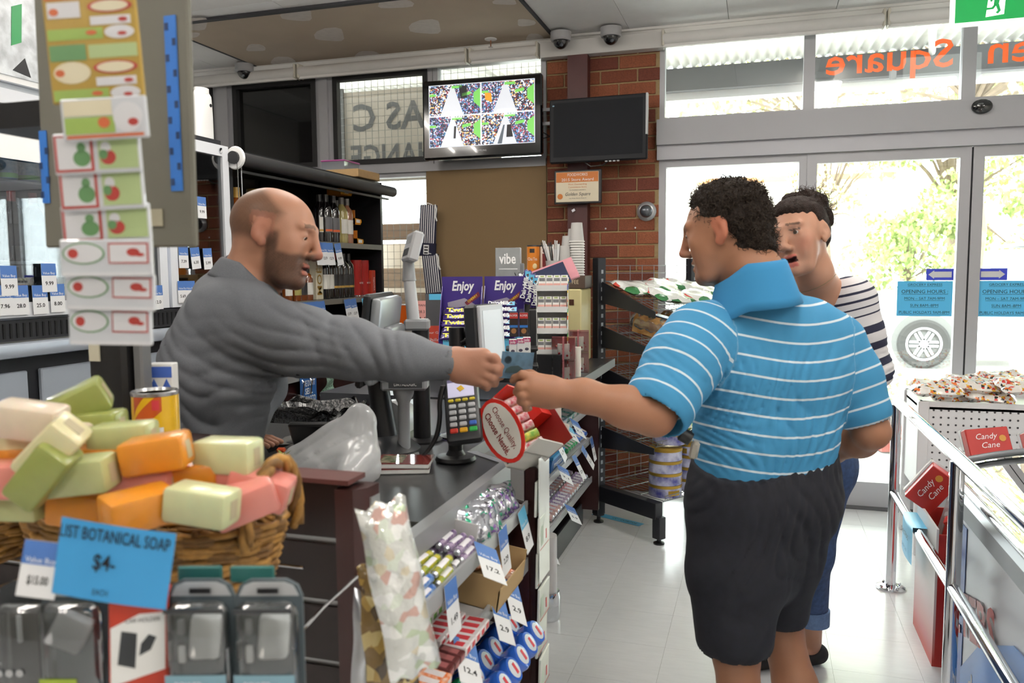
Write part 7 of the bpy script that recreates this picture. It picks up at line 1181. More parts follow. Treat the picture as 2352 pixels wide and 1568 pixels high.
for i, (x0, y0p, x1, y1p) in enumerate(((140, 550, 352, 634), (152, 628, 358, 712), (160, 705, 350, 792))): tagpack(x0, y0p, x1, y1p, .92+.012*i, 'gift tag pack with wreath and red bird, %s of three at the chain bottom' % ('upper', 'middle', 'lowest')[i], 'o', (.0, -.03, -.02)[i])
MB().box(-.004, .004, 0, .001, 0, .6).build('chain_strip', WPL, None, TR(aD(238, 790, .955), 0, 0, Y_)@Tm(0, 0, 0), label='thin plastic hang strip behind the gift tag packs', cat='strip')
# foil wrapped gift packs on the hook at the counter corner
FG = patch_mat('foil_gift', 'd6d8d4', ['dbe3d6', 'f4f6f4', 'cba79e', 'bccab0', 'eef0f0', 'd8cfb8'], 70, .12)
for m_ in (FOIL, FOIL2): m_.node_tree.nodes['Principled BSDF'].inputs['Metallic'].default_value = .6
FG.node_tree.nodes['Principled BSDF'].inputs['Metallic'].default_value = .45
def leanpack(px0, py0, px1, py1, w, wd, lab, m, k, tilt=.35):
    a = aD(px0, py0, w); b = aD(px1, py1, w-.06); c = (a+b)/2; x = (a-b); H = x.length; o = bag('foil_gift_pack', lab, 'gift pack', Matrix.Translation(c)@facing((0, 0, 0), Vector((.75, -.62, .15)), x), H, wd, .03, m, 'foil packs on the corner hook', k, .6); return o
leanpack(850, 1160, 985, 1555, 1.14, .075, 'shiny foil and printed gift pack leaning off the corner hook', FG, 3); leanpack(862, 1290, 925, 1600, 1.19, .08, 'gold brown foil pack hanging behind the shiny one', patch_mat('foil_gold', '7a6238', ['a88a4a', '4a3a24', 'c8b47a'], 60, .15), 5); leanpack(835, 1350, 860, 1640, 1.19, .05, 'narrow silver pack edge on against the dark red post', SILV, 8)
# ================================================================ PEOPLE (continuous surfaces grown from tapered limbs)
def hframe(fwd, up):   # head axes: x forward, y left, z up as columns
    f = Vector(fwd).normalized(); l = Vector(up).cross(f).normalized(); u = f.cross(l); return np.array([[f.x, l.x, u.x], [f.y, l.y, u.y], [f.z, l.z, u.z]])
def cw(r, u, f): return CR*r+CU*u+CF*f      # direction given as right / up / away from the viewer
def head(s, c, R, sc=1.0, male=True, mouth=0.0, ear=(1, 1), jaw=1.0, slit=(.0095, .0045)):
    c = np.array(c); P = lambda x, y, z: c+R@(np.array([x, y, z])*sc); E = lambda x, y, z, a, b, d, k=.02: s.ell(P(x, y, z), (a*sc, b*sc, d*sc), R, k*sc)
    E(-.014, 0, .034, .100, .077, .086); E(.03, 0, .005, .066, .067, .088, .03); E(.030, 0, -.06, .058*jaw, .054*jaw, .05, .03)
    s.cone(P(.055, -.03, -.094), P(.055, .03, -.094), .022*sc, .022*sc, .03*sc); s.ell(P(.078, 0, -.099), (.019*sc, .022*sc, .019*sc), R, .02*sc)
    for y in (-1, 1):
        E(.058, y*.046, -.014, .026, .02, .022, .02); E(.05, y*.044, -.045, .03, .016, .03, .02)
        s.cone(P(.093, y*.012, .032), P(.080, y*.046, .034), (.011 if male else .008)*sc, .009*sc, .012*sc)
        s.sub(P(.107, y*.033, .012), (.020*sc, .019*sc, .014*sc), R, .010*sc)
        s.ell(P(.079, y*.033, .0105), (.0150*sc, .0165*sc, .0140*sc), R, .004*sc); s.sub(P(.096, y*.033, slit[0]), (.0125*sc, .0128*sc, slit[1]*sc), R, .0012*sc)
        s.ell(P(.104, y*.0125, -.033), (.012*sc, .008*sc, .009*sc), R, .007*sc)
        if ear[0 if y < 0 else 1]:
            s.ell(P(-.008, y*.079, .004), (.019*sc, .009*sc, .031*sc), R@np.array(Euler((y*.1, .2, -y*.35)).to_matrix()), .008*sc); s.ell(P(.0, y*.077, -.024), (.012*sc, .007*sc, .012*sc), R, .006*sc)
            s.sub(P(.002, y*.0935, .005), (.0125*sc, .0125*sc, .022*sc), R@np.array(Euler((y*.1, .2, -y*.35)).to_matrix()), .004*sc)
    fm = 1 if male else .85; s.cone(P(.096, 0, .03), P(.090+.026*fm, 0, -.024), .0085*sc*fm, .0112*sc*fm, .012*sc); s.ell(P(.091+.026*fm, 0, -.027), (.0115*sc*fm, .012*sc*fm, .010*sc*fm), R, .008*sc)
    if mouth:
        s.sub(P(.104, 0, -.066), (.022*sc, .020*sc, mouth*sc), R, .004*sc)
    s.cone(P(.093, -.016, -.0585), P(.093, .016, -.0585), .0048*sc, .0048*sc, .007*sc); s.cone(P(.091, -.014, -.0705-mouth*1.5), P(.091, .014, -.0705-mouth*1.5), .0055*sc, .0055*sc, .007*sc)
    s.ell(P(.0955, 0, -.057), (.006*sc, .009*sc, .005*sc), R, .006*sc)
    return P
def finger(s, pts, r): s.chain(pts, [r, r*.95, r*.88, r*.76][:len(pts)], .004)
def eye_parts(t, c, R, org, sc, iris, white='cfc6c0', gaze=(0, 0)):
    for y in (-1, 1):
        p = np.array(c)+R@(np.array([.0795, y*.033, .0105])*sc); M = Matrix.Translation(Vector(p)-Vector(org))@Matrix(R.tolist()).to_4x4()
        e = MB().sph((0, 0, 0), .0128*sc, 16, 10, M).build('eye', mat('eye_white', white, .15), t, smooth=3)
        MB().prism([(.0055*sc*math.cos(a*.524), .0055*sc*math.sin(a*.524)) for a in range(12)], .0112*sc, .0131*sc, M@Rm(0, gaze[0], gaze[1])@Rm(0, math.pi/2, 0)).build('iris', mat('iris_'+iris, iris, .1), e)
def V3(px, py, w): return np.array(aD(px, py, w))
def skin_mat(name): return mat(name, 'ffffff', .45, attr='Col', bump=.05, bs=350, sss=.08, spec=.35)
def mixc(a, b, t): t = np.clip(t, 0, 1)[:, None]; return a*(1-t)+b*t
def sstep(x, a, b): t = np.clip((x-a)/(b-a), 0, 1); return t*t*(3-2*t)
LC = lambda h: np.array(rgb(h))
def collar(t, name, base, up, fwd, r0, r1, h, drop, m, gap=.35, org=(0, 0, 0), tilt=.0):
    up = Vector(up).normalized(); f = Vector(fwd); f = (f-up*f.dot(up)).normalized(); l = up.cross(f); B0 = Vector(base)-Vector(org)
    prof = [(r0-.002, -.01), (r0-.002, h*.6), (r0+.001, h), (r0+.005, h+.003), (r0+.010, h-.002), (r0+.35*(r1-r0)+.008, h-drop*.4), (r1, h-drop), (r1-.004, h-drop-.001), (r0+.006, h-drop*.5)]
    def fn(u, v):
        a = gap+(2*math.pi-2*gap)*u; k = v*(len(prof)-1); i = min(int(k), len(prof)-2); q = k-i; r = prof[i][0]*(1-q)+prof[i+1][0]*q; z = prof[i][1]*(1-q)+prof[i+1][1]*q
        fr = max(0, math.cos(a)); z -= fr*h*.9+tilt*math.cos(a); r += (.012*fr if i >= 4 else 0)
        if i >= 5: z -= .028*max(0, math.cos(a))**3
        r *= 1+.03*math.sin(3*a+1)
        return B0+f*(r*math.cos(a)*1.08)+l*(r*math.sin(a))+up*z
    return MB().grid(lambda u, v: tuple(fn(u, v)), 48, 24).build(name, m, t, smooth=3)
def coord_stripes(name, base, stripe, period=None, width=None, bands=None, lo=0, hi=1, dark=None):   # woven stripes along a cloth coordinate stored on the mesh
    m = mat(name, 'ffffff', .85, bump=.12, bs=900); nt = m.node_tree; N = nt.nodes; L = nt.links; b = N['Principled BSDF']; at = N.new('ShaderNodeAttribute'); at.attribute_name = 'Col'; sp = N.new('ShaderNodeSeparateColor'); L.new(at.outputs['Color'], sp.inputs[0])
    def M(op, a, v): n = N.new('ShaderNodeMath'); n.operation = op; L.new(a, n.inputs[0]); (L.new(v, n.inputs[1]) if hasattr(v, 'is_linked') else setattr(n.inputs[1], 'default_value', v)); return n.outputs[0]
    if period: fac = M('LESS_THAN', M('FRACT', M('DIVIDE', sp.outputs[0], period), 0), width/period)
    else:
        r = N.new('ShaderNodeValToRGB'); r.color_ramp.interpolation = 'CONSTANT'; L.new(M('DIVIDE', M('SUBTRACT', sp.outputs[0], lo), hi-lo), r.inputs[0]); els = r.color_ramp.elements; els[0].position = 0; els[0].color = (0, 0, 0, 1); els[1].position = (bands[0][0]-lo)/(hi-lo); els[1].color = (1, 1, 1, 1)
        for i, (x0, x1) in enumerate(bands):
            if i: e = els.new((x0-lo)/(hi-lo)); e.color = (1, 1, 1, 1)
            e = els.new((x1-lo)/(hi-lo)); e.color = (0, 0, 0, 1)
        fac = r.outputs[0]
    fac = M('MULTIPLY', fac, sp.outputs[1]); mx = N.new('ShaderNodeMix'); mx.data_type = 'RGBA'; L.new(fac, mx.inputs['Factor']); mx.inputs['A'].default_value = (*rgb(base), 1); mx.inputs['B'].default_value = (*rgb(stripe), 1); L.new(mx.outputs['Result'], b.inputs['Base Color']); return m
# ---------------------------------------------------------------- 1. shopkeeper
W0 = 2.03; hc = V3(629, 545, W0); Rh = hframe(cw(.985, -.17, -.05), cw(.17, .985, .03)); org = np.array([hc[0]-.12, hc[1]+.05, 0])
s = Sdf(); HP = head(s, hc, Rh, 1.02, True, .004, slit=(.0065, .0026))
NB = V3(565, 690, 2.06); SR = V3(572, 752, 1.93); SL = V3(598, 745, 2.27); CHS = V3(535, 800, 2.08); PEL = V3(478, 1090, 2.13)
EL = V3(812, 803, 1.90); WR = V3(1040, 834, 1.87); KN = V3(1108, 838, 1.86)
ELf = V3(602, 890, 2.42); WRf = V3(573, 985, 2.30); HNf = V3(578, 1003, 2.28)
s.chain([HP(-.035, 0, -.045), HP(-.055, 0, -.13), NB], [.060, .058, .075], .03)
s.chain([NB, CHS, PEL], [.08, .11, .11], .05); s.cone(SR, SL, .055, .055, .05)
s.chain([SR, EL, WR], [.05, .04, .031], .03); s.chain([SL, ELf, WRf], [.05, .04, .03], .03)
FT_ = {}
for k, dx in (('R', -.10), ('L', .10)):
    hip = PEL+np.array([0, dx*.8, -.04]); knee = np.array([PEL[0]-.02, PEL[1]+dx, .52]); ank = np.array([PEL[0]-.06, PEL[1]+dx, .09]); FT_[k] = (hip, knee, ank)
    s.chain([hip, knee, ank], [.075, .055, .04], .03); s.cone(ank-np.array([0, 0, .04]), ank+np.array([.13, 0, -.055]), .035, .03, .02)
# right hand, back of the hand to the viewer, pinching the banknote
def hand_r(s):
    wr = V3(1046, 838, 1.87); s.cone(WR, wr, .031, .030, .02)
    for (a, b, ra, rb) in ((V3(1056, 826, 1.868), V3(1108, 822, 1.855), .027, .024), (V3(1056, 845, 1.868), V3(1108, 848, 1.855), .027, .022), (V3(1060, 858, 1.872), V3(1098, 872, 1.862), .021, .017)): s.cone(a, b, ra, rb, .02)
    finger(s, [V3(1108, 818, 1.845), V3(1136, 822, 1.833), V3(1151, 840, 1.842), V3(1158, 852, 1.852)], .0115)
    finger(s, [V3(1110, 838, 1.843), V3(1141, 848, 1.832), V3(1149, 863, 1.848), V3(1140, 868, 1.868)], .0115)
    finger(s, [V3(1106, 856, 1.846), V3(1132, 868, 1.838), V3(1136, 880, 1.855), V3(1122, 880, 1.874)], .0108)
    finger(s, [V3(1098, 872, 1.853), V3(1118, 882, 1.846), V3(1118, 890, 1.862), V3(1106, 886, 1.876)], .0095)
    s.chain([V3(1072, 818, 1.882), V3(1110, 820, 1.905), V3(1140, 838, 1.895), V3(1160, 850, 1.872)], [.015, .013, .0115, .0095], .008)
hand_r(s)
# far hand leaning on the counter
s.cone(WRf, HNf, .03, .024, .02)
for i in range(4): finger(s, [HNf+np.array([.0, -.02+.018*i, -.005]), HNf+np.array([.04, -.025+.02*i, -.008]), HNf+np.array([.07, -.027+.022*i, -.018])], .009)
finger(s, [HNf+np.array([-.01, -.03, -.002]), HNf+np.array([.03, -.05, -.012]), HNf+np.array([.05, -.055, -.016])], .010)
SK, SKR, SKD, BEARD = LC('ad7e66'), LC('b8705a'), LC('9a6a50'), LC('43332a')
def col1(P):
    q = (P-hc)@Rh/1.02; x, y, z = q.T; n = np.array([vnoise(P, 90, 1), vnoise(P, 1500, 2)]); c = np.tile(SK, (len(P), 1))
    inh = (z > -.14) & (np.abs(x) < .14) & (np.abs(y) < .12)
    ay = np.abs(y)
    hair = sstep(np.where(z < .055, .012+.55*z, .042-1.3*(z-.055))-x+n[0]*.003, -.012, .022)*sstep(z+.02+.25*np.maximum(0, -x)+.0, -.015, .02)*sstep(z-(-.03), 0, .03)
    hair = hair*(1-np.where((x > -.03) & (x < .015) & (ay > .072) & (z < .035), 1, 0))
    c = np.where(inh[:, None], mixc(c, LC('5e4331'), hair*(.82+.08*n[1])), c)
    brd = sstep(-z-.032+.35*np.maximum(0, x-.07)-.0*ay+n[0]*.004, 0, .014)*sstep(x, -.006, .014)*(1-sstep(-z, .112, .135)); brd = np.maximum(brd, sstep(x, .0, .012)*(1-sstep(x, .03, .045))*sstep(-z, -.02, .0)*(ay > .05))
    mu = sstep(x, .088, .096)*(np.abs(z+.047) < .006)*(ay < .028)
    brd = np.maximum(brd, mu*.8)
    c = np.where(inh[:, None], mixc(c, BEARD, brd*np.clip(.80+.1*n[1], 0, 1)), c)
    lip = (np.abs(z+.066) < .014)*sstep(x, .088, .093)*(ay < .020); c = np.where(inh[:, None], mixc(c, LC('a8604f'), lip*.8), c)
    mo = (np.abs(z+.0655) < .0035)*(x > .07)*(ay < .018); c = np.where(inh[:, None], mixc(c, LC('4a1f1c'), mo*1.0), c)
    br = (np.abs(z-.037+.1*(ay-.03)) < .005)*(ay > .012)*(ay < .05)*sstep(x, .07, .085); c = np.where(inh[:, None], mixc(c, LC('5a4232'), br*.8), c)
    er = sstep(ay, .070, .080)*(x < .025)*(x > -.04)*(np.abs(z) < .05); c = np.where(inh[:, None], mixc(c, LC('a96a55'), er*.6), c)
    ns = sstep(x, .108, .125)*(np.abs(z+.02) < .03); c = np.where(inh[:, None], mixc(c, LC('b87560'), ns*.6), c)
    hd = np.linalg.norm(P-KN, axis=1) < .2; c = np.where(hd[:, None], mixc(c, LC('a27460'), .5+.5*n[0]), c)
    return c
t1 = thing('person', 'bald bearded man in a grey shirt leaning over the till counter handing out a banknote', 'person', Tm(*org))
o_ = obj('body', s.mesh('body', .0035, skin_mat('skin_keeper'), col1, org), t1)
eye_parts(t1, hc, Rh, org, 1.02, '3a2c22', gaze=(.45, 0))
s = Sdf()   # grey shirt
UPB = V3(500, 700, 2.08)
for dw in (-.085, .085):
    s.chain([V3(478, 1090, 2.13+dw*.9), V3(488, 980, 2.12+dw), V3(502, 850, 2.08+dw), V3(535, 770, 2.07+dw)], [.118, .112, .128, .118], .06)
s.cone(V3(535, 745, 1.99), V3(548, 738, 2.22), .105, .100, .06)
s.chain([V3(572, 640, 2.05), V3(545, 690, 2.06), V3(520, 760, 2.08)], [.072, .088, .11], .05)
s.chain([V3(570, 752, 1.945), V3(690, 785, 1.915), V3(812, 803, 1.90), V3(925, 822, 1.88), V3(1034, 834, 1.87)], [.098, .078, .066, .052, .041], .04)
s.chain([SL, ELf, WRf], [.09, .065, .045], .04)

s.subcone(HP(-.05, 0, -.12), HP(-.02, 0, -.02), .0615, .075, .006)
s.subcone(V3(1027, 833.5, 1.87), V3(1090, 838, 1.868), .031, .033, .003)
s.disp = lambda P: (.003*vnoise(P, 42, 3)+folds(P, V3(660, 830, 1.9), CR*.95-CU*.25, .009, 75, .12, 1)+folds(P, V3(540, 860, 1.95), CR*.95-CU*.15, .007, 62, .13, 6)+folds(P, V3(690, 730, 1.87), CR*.6-CU*.8, .007, 70, .09, 5)+folds(P, V3(860, 790, 1.84), CR*.35-CU*.9, .006, 65, .08, 2)+folds(P, V3(450, 960, 1.98), CR*.75-CU*.65, .009, 55, .2, 3)+folds(P, V3(470, 700, 1.97), CR*.7-CU*.7, .006, 55, .12, 4)).astype(np.float32)
cs = mat('grey_check_shirt', '6d7076', .8, var=.28, vs=900, bump=.15, bs=1200)
obj('shirt', s.mesh('shirt', .0055, cs, None, org, 1), t1)
collar(t1, 'collar', HP(-.05, 0, -.125), Vector(HP(-.035, 0, -.04)-HP(-.055, 0, -.13))*.8+Vector((0, 0, .02)), Vector(Rh[:, 0]), .0625, .088, .045, .05, cs, .28, org)
s = Sdf(); s.ell(PEL, (.145, .19, .13), None, .05)
for k in 'RL': h_, n_, a_ = FT_[k]; s.chain([h_, n_, a_], [.105, .08, .065], .04)
obj('trousers', s.mesh('trousers', .012, mat('trouser_black', '1d1e22', .85), None, org), t1)
for k in 'RL':
    a_ = FT_[k][2]; s = Sdf(); s.cone(a_+np.array([-.02, 0, -.035]), a_+np.array([.13, 0, -.05]), .045, .036, .02); s.cut((0, 0, .002), (0, 0, -1))
    obj('shoe', s.mesh('shoe', .006, mat('shoe_black', '161616', .5), None, org), t1)
# ---------------------------------------------------------------- 2. customer in the blue striped polo
hc2 = V3(1669, 536, 2.02); Rh2 = hframe(cw(-.86, -.16, .50), cw(-.17, .98, .06)); org2 = np.array([.06, 2.12, 0])
s = Sdf(); HP2 = head(s, hc2, Rh2, 1.0, True, .003, slit=(.0085, .004))
NB2 = V3(1735, 665, 2.06); SHL = V3(1600, 770, 1.99); SHR = V3(1928, 785, 2.16); PEL2 = V3(1757, 1090, 2.12)
ELL = V3(1502, 952, 1.86); WRL = V3(1287, 903, 1.83); ELR = V3(2002, 990, 2.14); WRR = V3(1915, 1035, 2.36)
s.chain([HP2(-.035, 0, -.05), HP2(-.055, 0, -.12), NB2], [.062, .060, .075], .03)
s.chain([NB2, V3(1760, 820, 2.09), PEL2], [.085, .11, .11], .05); s.cone(SHL, SHR, .05, .05, .05)
s.chain([SHL, ELL], [.052, .047], .03); s.chain([ELL, V3(1440, 935, 1.85), V3(1340, 908, 1.837), WRL], [.044, .045, .034, .027], .03)
s.chain([SHR, ELR, V3(1975, 1008, 2.22), WRR], [.05, .043, .046, .032], .03); s.cone(WRR, WRR+np.array([-.07, .03, -.03]), .035, .03, .02)
KL = V3(1690, 1492, 2.06); KR = V3(1792, 1440, 2.24); AL_ = np.array([KL[0]+.015, KL[1]-.03, .09]); AR_ = np.array([KR[0]+.085, KR[1]-.05, .09])
for (h_, n_, a_, d) in ((V3(1690, 1130, 2.08), KL, AL_, -1), (V3(1825, 1130, 2.16), KR, AR_, 1)):
    m_ = n_*.62+a_*.38+np.array([.01, -.018, 0]); s.chain([h_, n_, m_, a_], [.08, .056, .055, .036], .03); s.cone(a_-np.array([0, 0, .045]), a_+np.array([-.10, .09, -.06]), .036, .03, .02)
def hand_l(s):
    s.cone(WRL, V3(1270, 901, 1.83), .027, .028, .02)
    for (a, b, ra, rb) in ((V3(1262, 888, 1.83), V3(1222, 874, 1.822), .026, .021), (V3(1262, 902, 1.83), V3(1222, 893, 1.815), .026, .022), (V3(1258, 915, 1.835), V3(1226, 915, 1.825), .021, .018)): s.cone(a, b, ra, rb, .02)
    finger(s, [V3(1226, 868, 1.815), V3(1200, 860, 1.81), V3(1186, 868, 1.822), V3(1178, 874, 1.835)], .0108)
    finger(s, [V3(1220, 886, 1.808), V3(1194, 886, 1.80), V3(1188, 900, 1.815), V3(1198, 906, 1.833)], .0110)
    finger(s, [V3(1220, 903, 1.81), V3(1198, 908, 1.803), V3(1196, 922, 1.817), V3(1206, 924, 1.835)], .0105)
    finger(s, [V3(1226, 918, 1.818), V3(1208, 926, 1.812), V3(1208, 938, 1.824), V3(1216, 938, 1.84)], .0092)
    s.chain([V3(1250, 876, 1.846), V3(1218, 862, 1.862), V3(1196, 860, 1.86), V3(1180, 866, 1.85)], [.015, .013, .0115, .0095], .008)
hand_l(s)
SK2 = LC('9d6f55')
def col2(P):
    q = (P-hc2)@Rh2/1.0; x, y, z = q.T; n0 = vnoise(P, 80, 11); c = np.tile(SK2, (len(P), 1)); ay = np.abs(y)
    inh = (z > -.14) & (np.abs(x) < .15) & (ay < .12)
    ns = sstep(x, .10, .125); c = np.where(inh[:, None], mixc(c, LC('b0705a'), ns*.6), c)
    st = sstep(-z, .03, .06)*sstep(x, .0, .03); c = np.where(inh[:, None], mixc(c, LC('8f6a56'), st*.35), c)
    br = (np.abs(z-.036) < .005)*(ay > .012)*(ay < .05)*sstep(x, .07, .085); c = np.where(inh[:, None], mixc(c, LC('4a3a2e'), br*.8), c)
    lip = (np.abs(z+.064) < .012)*sstep(x, .094, .099)*(ay < .020); c = np.where(inh[:, None], mixc(c, LC('a8604f'), lip*.7), c)
    tth = (np.abs(z+.065) < .003)*(x > .07)*(ay < .02); c = np.where(inh[:, None], mixc(c, LC('e6e0d8'), tth*1.), c)
    er = (ay > .077)*(x < .02)*(x > -.035)*(np.abs(z) < .05); c = np.where(inh[:, None], mixc(c, LC('b86a52'), er*.6), c)
    leg = P[:, 2] < .6; c = np.where(leg[:, None], mixc(c, LC('8f6750'), .5+.5*n0), c); return c
t2 = thing('person', 'man in a blue polo shirt with white stripes and navy shorts paying at the counter', 'person', Tm(*org2))
obj('body', s.mesh('body', .0035, skin_mat('skin_customer'), col2, org2), t2); eye_parts(t2, hc2, Rh2, org2, 1.0, '3a2c22')
def hairgrow(s, n, r, col=None): pass
# hair: cap with curls
s = Sdf()
E2 = lambda x, y, z, a, b, d, k=.02: s.ell(HP2(x, y, z), (a*1.0, b*1.0, d*1.0), Rh2, k)
E2(-.018, 0, .048, .099, .082, .083); E2(-.046, 0, -.002, .068, .074, .07); E2(-.070, 0, -.045, .040, .056, .045); E2(.01, 0, .082, .068, .058, .05)
s.sub(HP2(.118, 0, .018), (.062, .12, .09), Rh2, .02); s.sub(HP2(.045, .0, -.05), (.085, .14, .075), Rh2, .015)
for y in (-1, 1): s.sub(HP2(.0, y*.092, -.012), (.03, .03, .045), Rh2, .01)
s.disp = lambda P: (.005*vnoise(P, 170, 21)+.004*vnoise(P, 330, 22)).astype(np.float32)
hm = s.mesh('hair', .004, mat('hair_dark', '2c2420', .75, spec=.15, var=.5, vs=120, bump=.6, bs=160), None, org2, 0); ho = obj('hair', hm, t2)
def curls(parent, M0, org, n, fn, m, r=.0016, seed=5, amp=.006, ln=.03):
    rs = random.Random(seed); b = MB()
    for i in range(n):
        p, d = fn(rs)
        if p is None: continue
        e = d.orthogonal().normalized(); e2 = d.cross(e); ph = rs.random()*6.28; L_ = ln*rs.uniform(.6, 1.5); pts = []
        for k in range(6):
            u = k/5; pts.append(p+d*(L_*u)+(e*math.cos(ph+u*5.5)+e2*math.sin(ph+u*5.5))*(amp*(.3+u)))
        b.tube(pts, [r, r, r, r*.8, r*.6, r*.3], 3, caps=False)
    return b.build('curl', m, parent, smooth=3, kind='stuff')
hv = np.empty(len(hm.vertices)*3, np.float32); hm.vertices.foreach_get('co', hv); hv = hv.reshape(-1, 3); hn = np.empty(len(hm.vertices)*3, np.float32); hm.vertices.foreach_get('normal', hn); hn = hn.reshape(-1, 3)
def fn2(rs): i = rs.randrange(len(hv)); d = Vector(hn[i])*.6+Vector((rs.gauss(0, .4), rs.gauss(0, .4), rs.gauss(0, .4))); return Vector(hv[i])-Vector(hn[i])*.004, d.normalized()
curls(ho, None, org2, 2600, fn2, mat('hair_curl', '30271f', .7, spec=.2), .0012, 3, .005, .015)
# polo shirt
s = Sdf(); LA = (ELL-SHL)/np.linalg.norm(ELL-SHL); RA = (ELR-SHR)/np.linalg.norm(ELR-SHR)
TX = (SHR-SHL); TX = TX/np.linalg.norm(TX)
for k, d in enumerate((-.075, 0.0, .075)):
    dv = TX*d; s.chain([V3(1757, 1085, 2.12)+dv*1.15, V3(1762, 985, 2.11)+dv*1.12, V3(1775, 850, 2.10)+dv*1.35, V3(1772, 770, 2.10)+dv*1.35], [.112, .108, .118, .108], .05)
s.cone(SHL+TX*.05, SHR-TX*.05, .078, .070, .05); s.chain([NB2+np.array([0, 0, .02]), V3(1765, 755, 2.08)], [.085, .10], .05)
HL = SHL+LA*.225; s.chain([SHL, SHL+LA*.10, HL], [.082, .083, .085], .04)
HR_ = SHR+RA*.19; s.chain([SHR, SHR+RA*.1, HR_], [.070, .070, .070], .04)
s.cut(HL, LA, .006) if False else None
s.subcone(HL+LA*.035, HL+LA*.14, .070, .09, .006); s.subcone(HL+LA*.0, HL+LA*.2, .058, .058, .004); s.subcone(HR_+RA*.0, HR_+RA*.2, .056, .056, .004)
HC = HP2(-.05, 0, -.125); s.subcone(HC-np.array([0, 0, .01]), HC+np.array([-.01, 0, .1]), .064, .08, .004)
s.disp = lambda P: (.002*vnoise(P, 30, 31)+folds(P, V3(1650, 890, 1.98), CR*.4+CU*.9, .006, 140, .10, 7)+folds(P, V3(1800, 930, 1.98), CR*.15+CU, .0055, 90, .18, 8)+folds(P, V3(1660, 1000, 1.99), CR*.9-CU*.35, .006, 130, .10, 9)+folds(P, V3(1880, 960, 2.0), CR*.2+CU, .0055, 80, .14, 10)+folds(P, V3(1540, 860, 1.9), CR*.8-CU*.6, .004, 90, .10, 15)+folds(P, V3(1780, 1045, 2.0), CR*.1+CU, .0045, 130, .10, 16)).astype(np.float32)
PB_, PW = LC('2f8fc4'), LC('cfdbe4')
pos, q = surface(s, *s.bounds(), .005)
dl = cone_sdf(pos, SHL+LA*.02, HL, .08, .08); dr_ = cone_sdf(pos, SHR+RA*.02, HR_, .078, .074); tor = np.minimum(np.minimum(cone_sdf(pos, V3(1757, 1085, 2.12)-TX*.09, V3(1772, 770, 2.10)-TX*.1, .11, .11), cone_sdf(pos, V3(1757, 1085, 2.12)+TX*.09, V3(1772, 770, 2.10)+TX*.1, .11, .11)), cone_sdf(pos, V3(1757, 1085, 2.12), V3(1772, 770, 2.1), .11, .11))
UPV = V3(1772, 700, 2.10)-V3(1760, 1085, 2.12); UPV /= np.linalg.norm(UPV)
ct_ = (pos-V3(1760, 1085, 2.12))@UPV+.02*np.cos(((pos-V3(1765, 900, 2.1))@TX)*9)+.003*vnoise(pos, 25, 5)
cl_ = (pos-SHL)@LA; crr = (pos-SHR)@RA
sl = np.where((dl < tor-.004) & (dl <= dr_), cl_-.012, np.where((dr_ < tor-.004), crr-.012, ct_-.016))
PMAT = coord_stripes('polo_knit', '3a86b2', 'd3dee6', .0465, .0054)
obj('polo_shirt', np_mesh('polo_shirt', pos-org2, q, PMAT, np.stack([sl+1.0, np.ones(len(sl)), np.zeros(len(sl))], 1), 1), t2)
collar(t2, 'collar', HC-np.array([0, 0, .012]), Vector((-.10, -.05, 1)), Vector(Rh2[:, 0]), .066, .105, .05, .108, mat('collar_blue', '2f7fb0', .85, bump=.1, bs=900), .3, org2)
# shorts
s = Sdf(); BX = TX*.5
for d in (-1, 1): s.chain([V3(1757, 1040, 2.12)+TX*d*.085, V3(1757, 1150, 2.12)+TX*d*.085], [.120, .122], .05)
HLs = V3(1687, 1452, 2.06); HRs = V3(1790, 1395, 2.22)
s.chain([V3(1690, 1150, 2.08), V3(1682, 1300, 2.07), HLs], [.122, .108, .100], .05); s.chain([V3(1826, 1140, 2.17), V3(1803, 1280, 2.2), HRs], [.112, .090, .080], .05)
s.subcone(HLs+np.array([0, 0, .01]), HLs+np.array([0, 0, -.2]), .080, .115, .004); s.subcone(HRs+np.array([0, 0, .01]), HRs+np.array([0, 0, -.2]), .060, .10, .004)
s.chain([V3(1757, 1150, 2.12), V3(1738, 1310, 2.12)], [.118, .085], .08); s.cut(V3(1757, 1040, 2.12), cw(-.03, 1, -.32), .004)
s.disp = lambda P: (.003*vnoise(P, 28, 41)+folds(P, V3(1720, 1280, 2.0), CR*.25+CU, .006, 65, .2, 12)+folds(P, V3(1840, 1200, 2.05), -CR*.4+CU, .006, 60, .16, 13)+.003*np.sin(((P-PEL2)@TX)*260)*np.exp(-(((P-V3(1757, 1075, 2.1))@np.array([0, 0, 1]))/.02)**2)).astype(np.float32)
NAVY = mat('navy_twill', '12141f', .85, var=.25, vs=50, bump=.1, bs=700)
so_ = obj('shorts', s.mesh('shorts', .0055, NAVY, None, org2), t2)
ks = thing('key_holder', 'small black and cream key holder clipped at the waistband of the man in blue', 'accessory', TR(Vector(V3(1588, 1010, 2.0)), .3, .2, 0))
MB().lathe([(.0, .0), (.017, .002), (.018, .028), (.014, .032), (0, .033)], 16, Rm(0, -1.2, 0)).build('cap', BPL, ks, smooth=.6); MB().bev(.022, .016, .05, .006, Tm(.012, 0, -.026)).build('body', mat('cream_plastic', 'b5b0a4', .4), ks, smooth=.7)
for a_ in (AL_, AR_):
    s = Sdf(); s.cone(a_+np.array([.01, -.01, -.045]), a_+np.array([-.10, .10, -.058]), .046, .036, .02); s.cut((0, 0, .002), (0, 0, -1)); obj('shoe', s.mesh('shoe', .006, mat('shoe_black', '161616', .5), None, org2), t2)
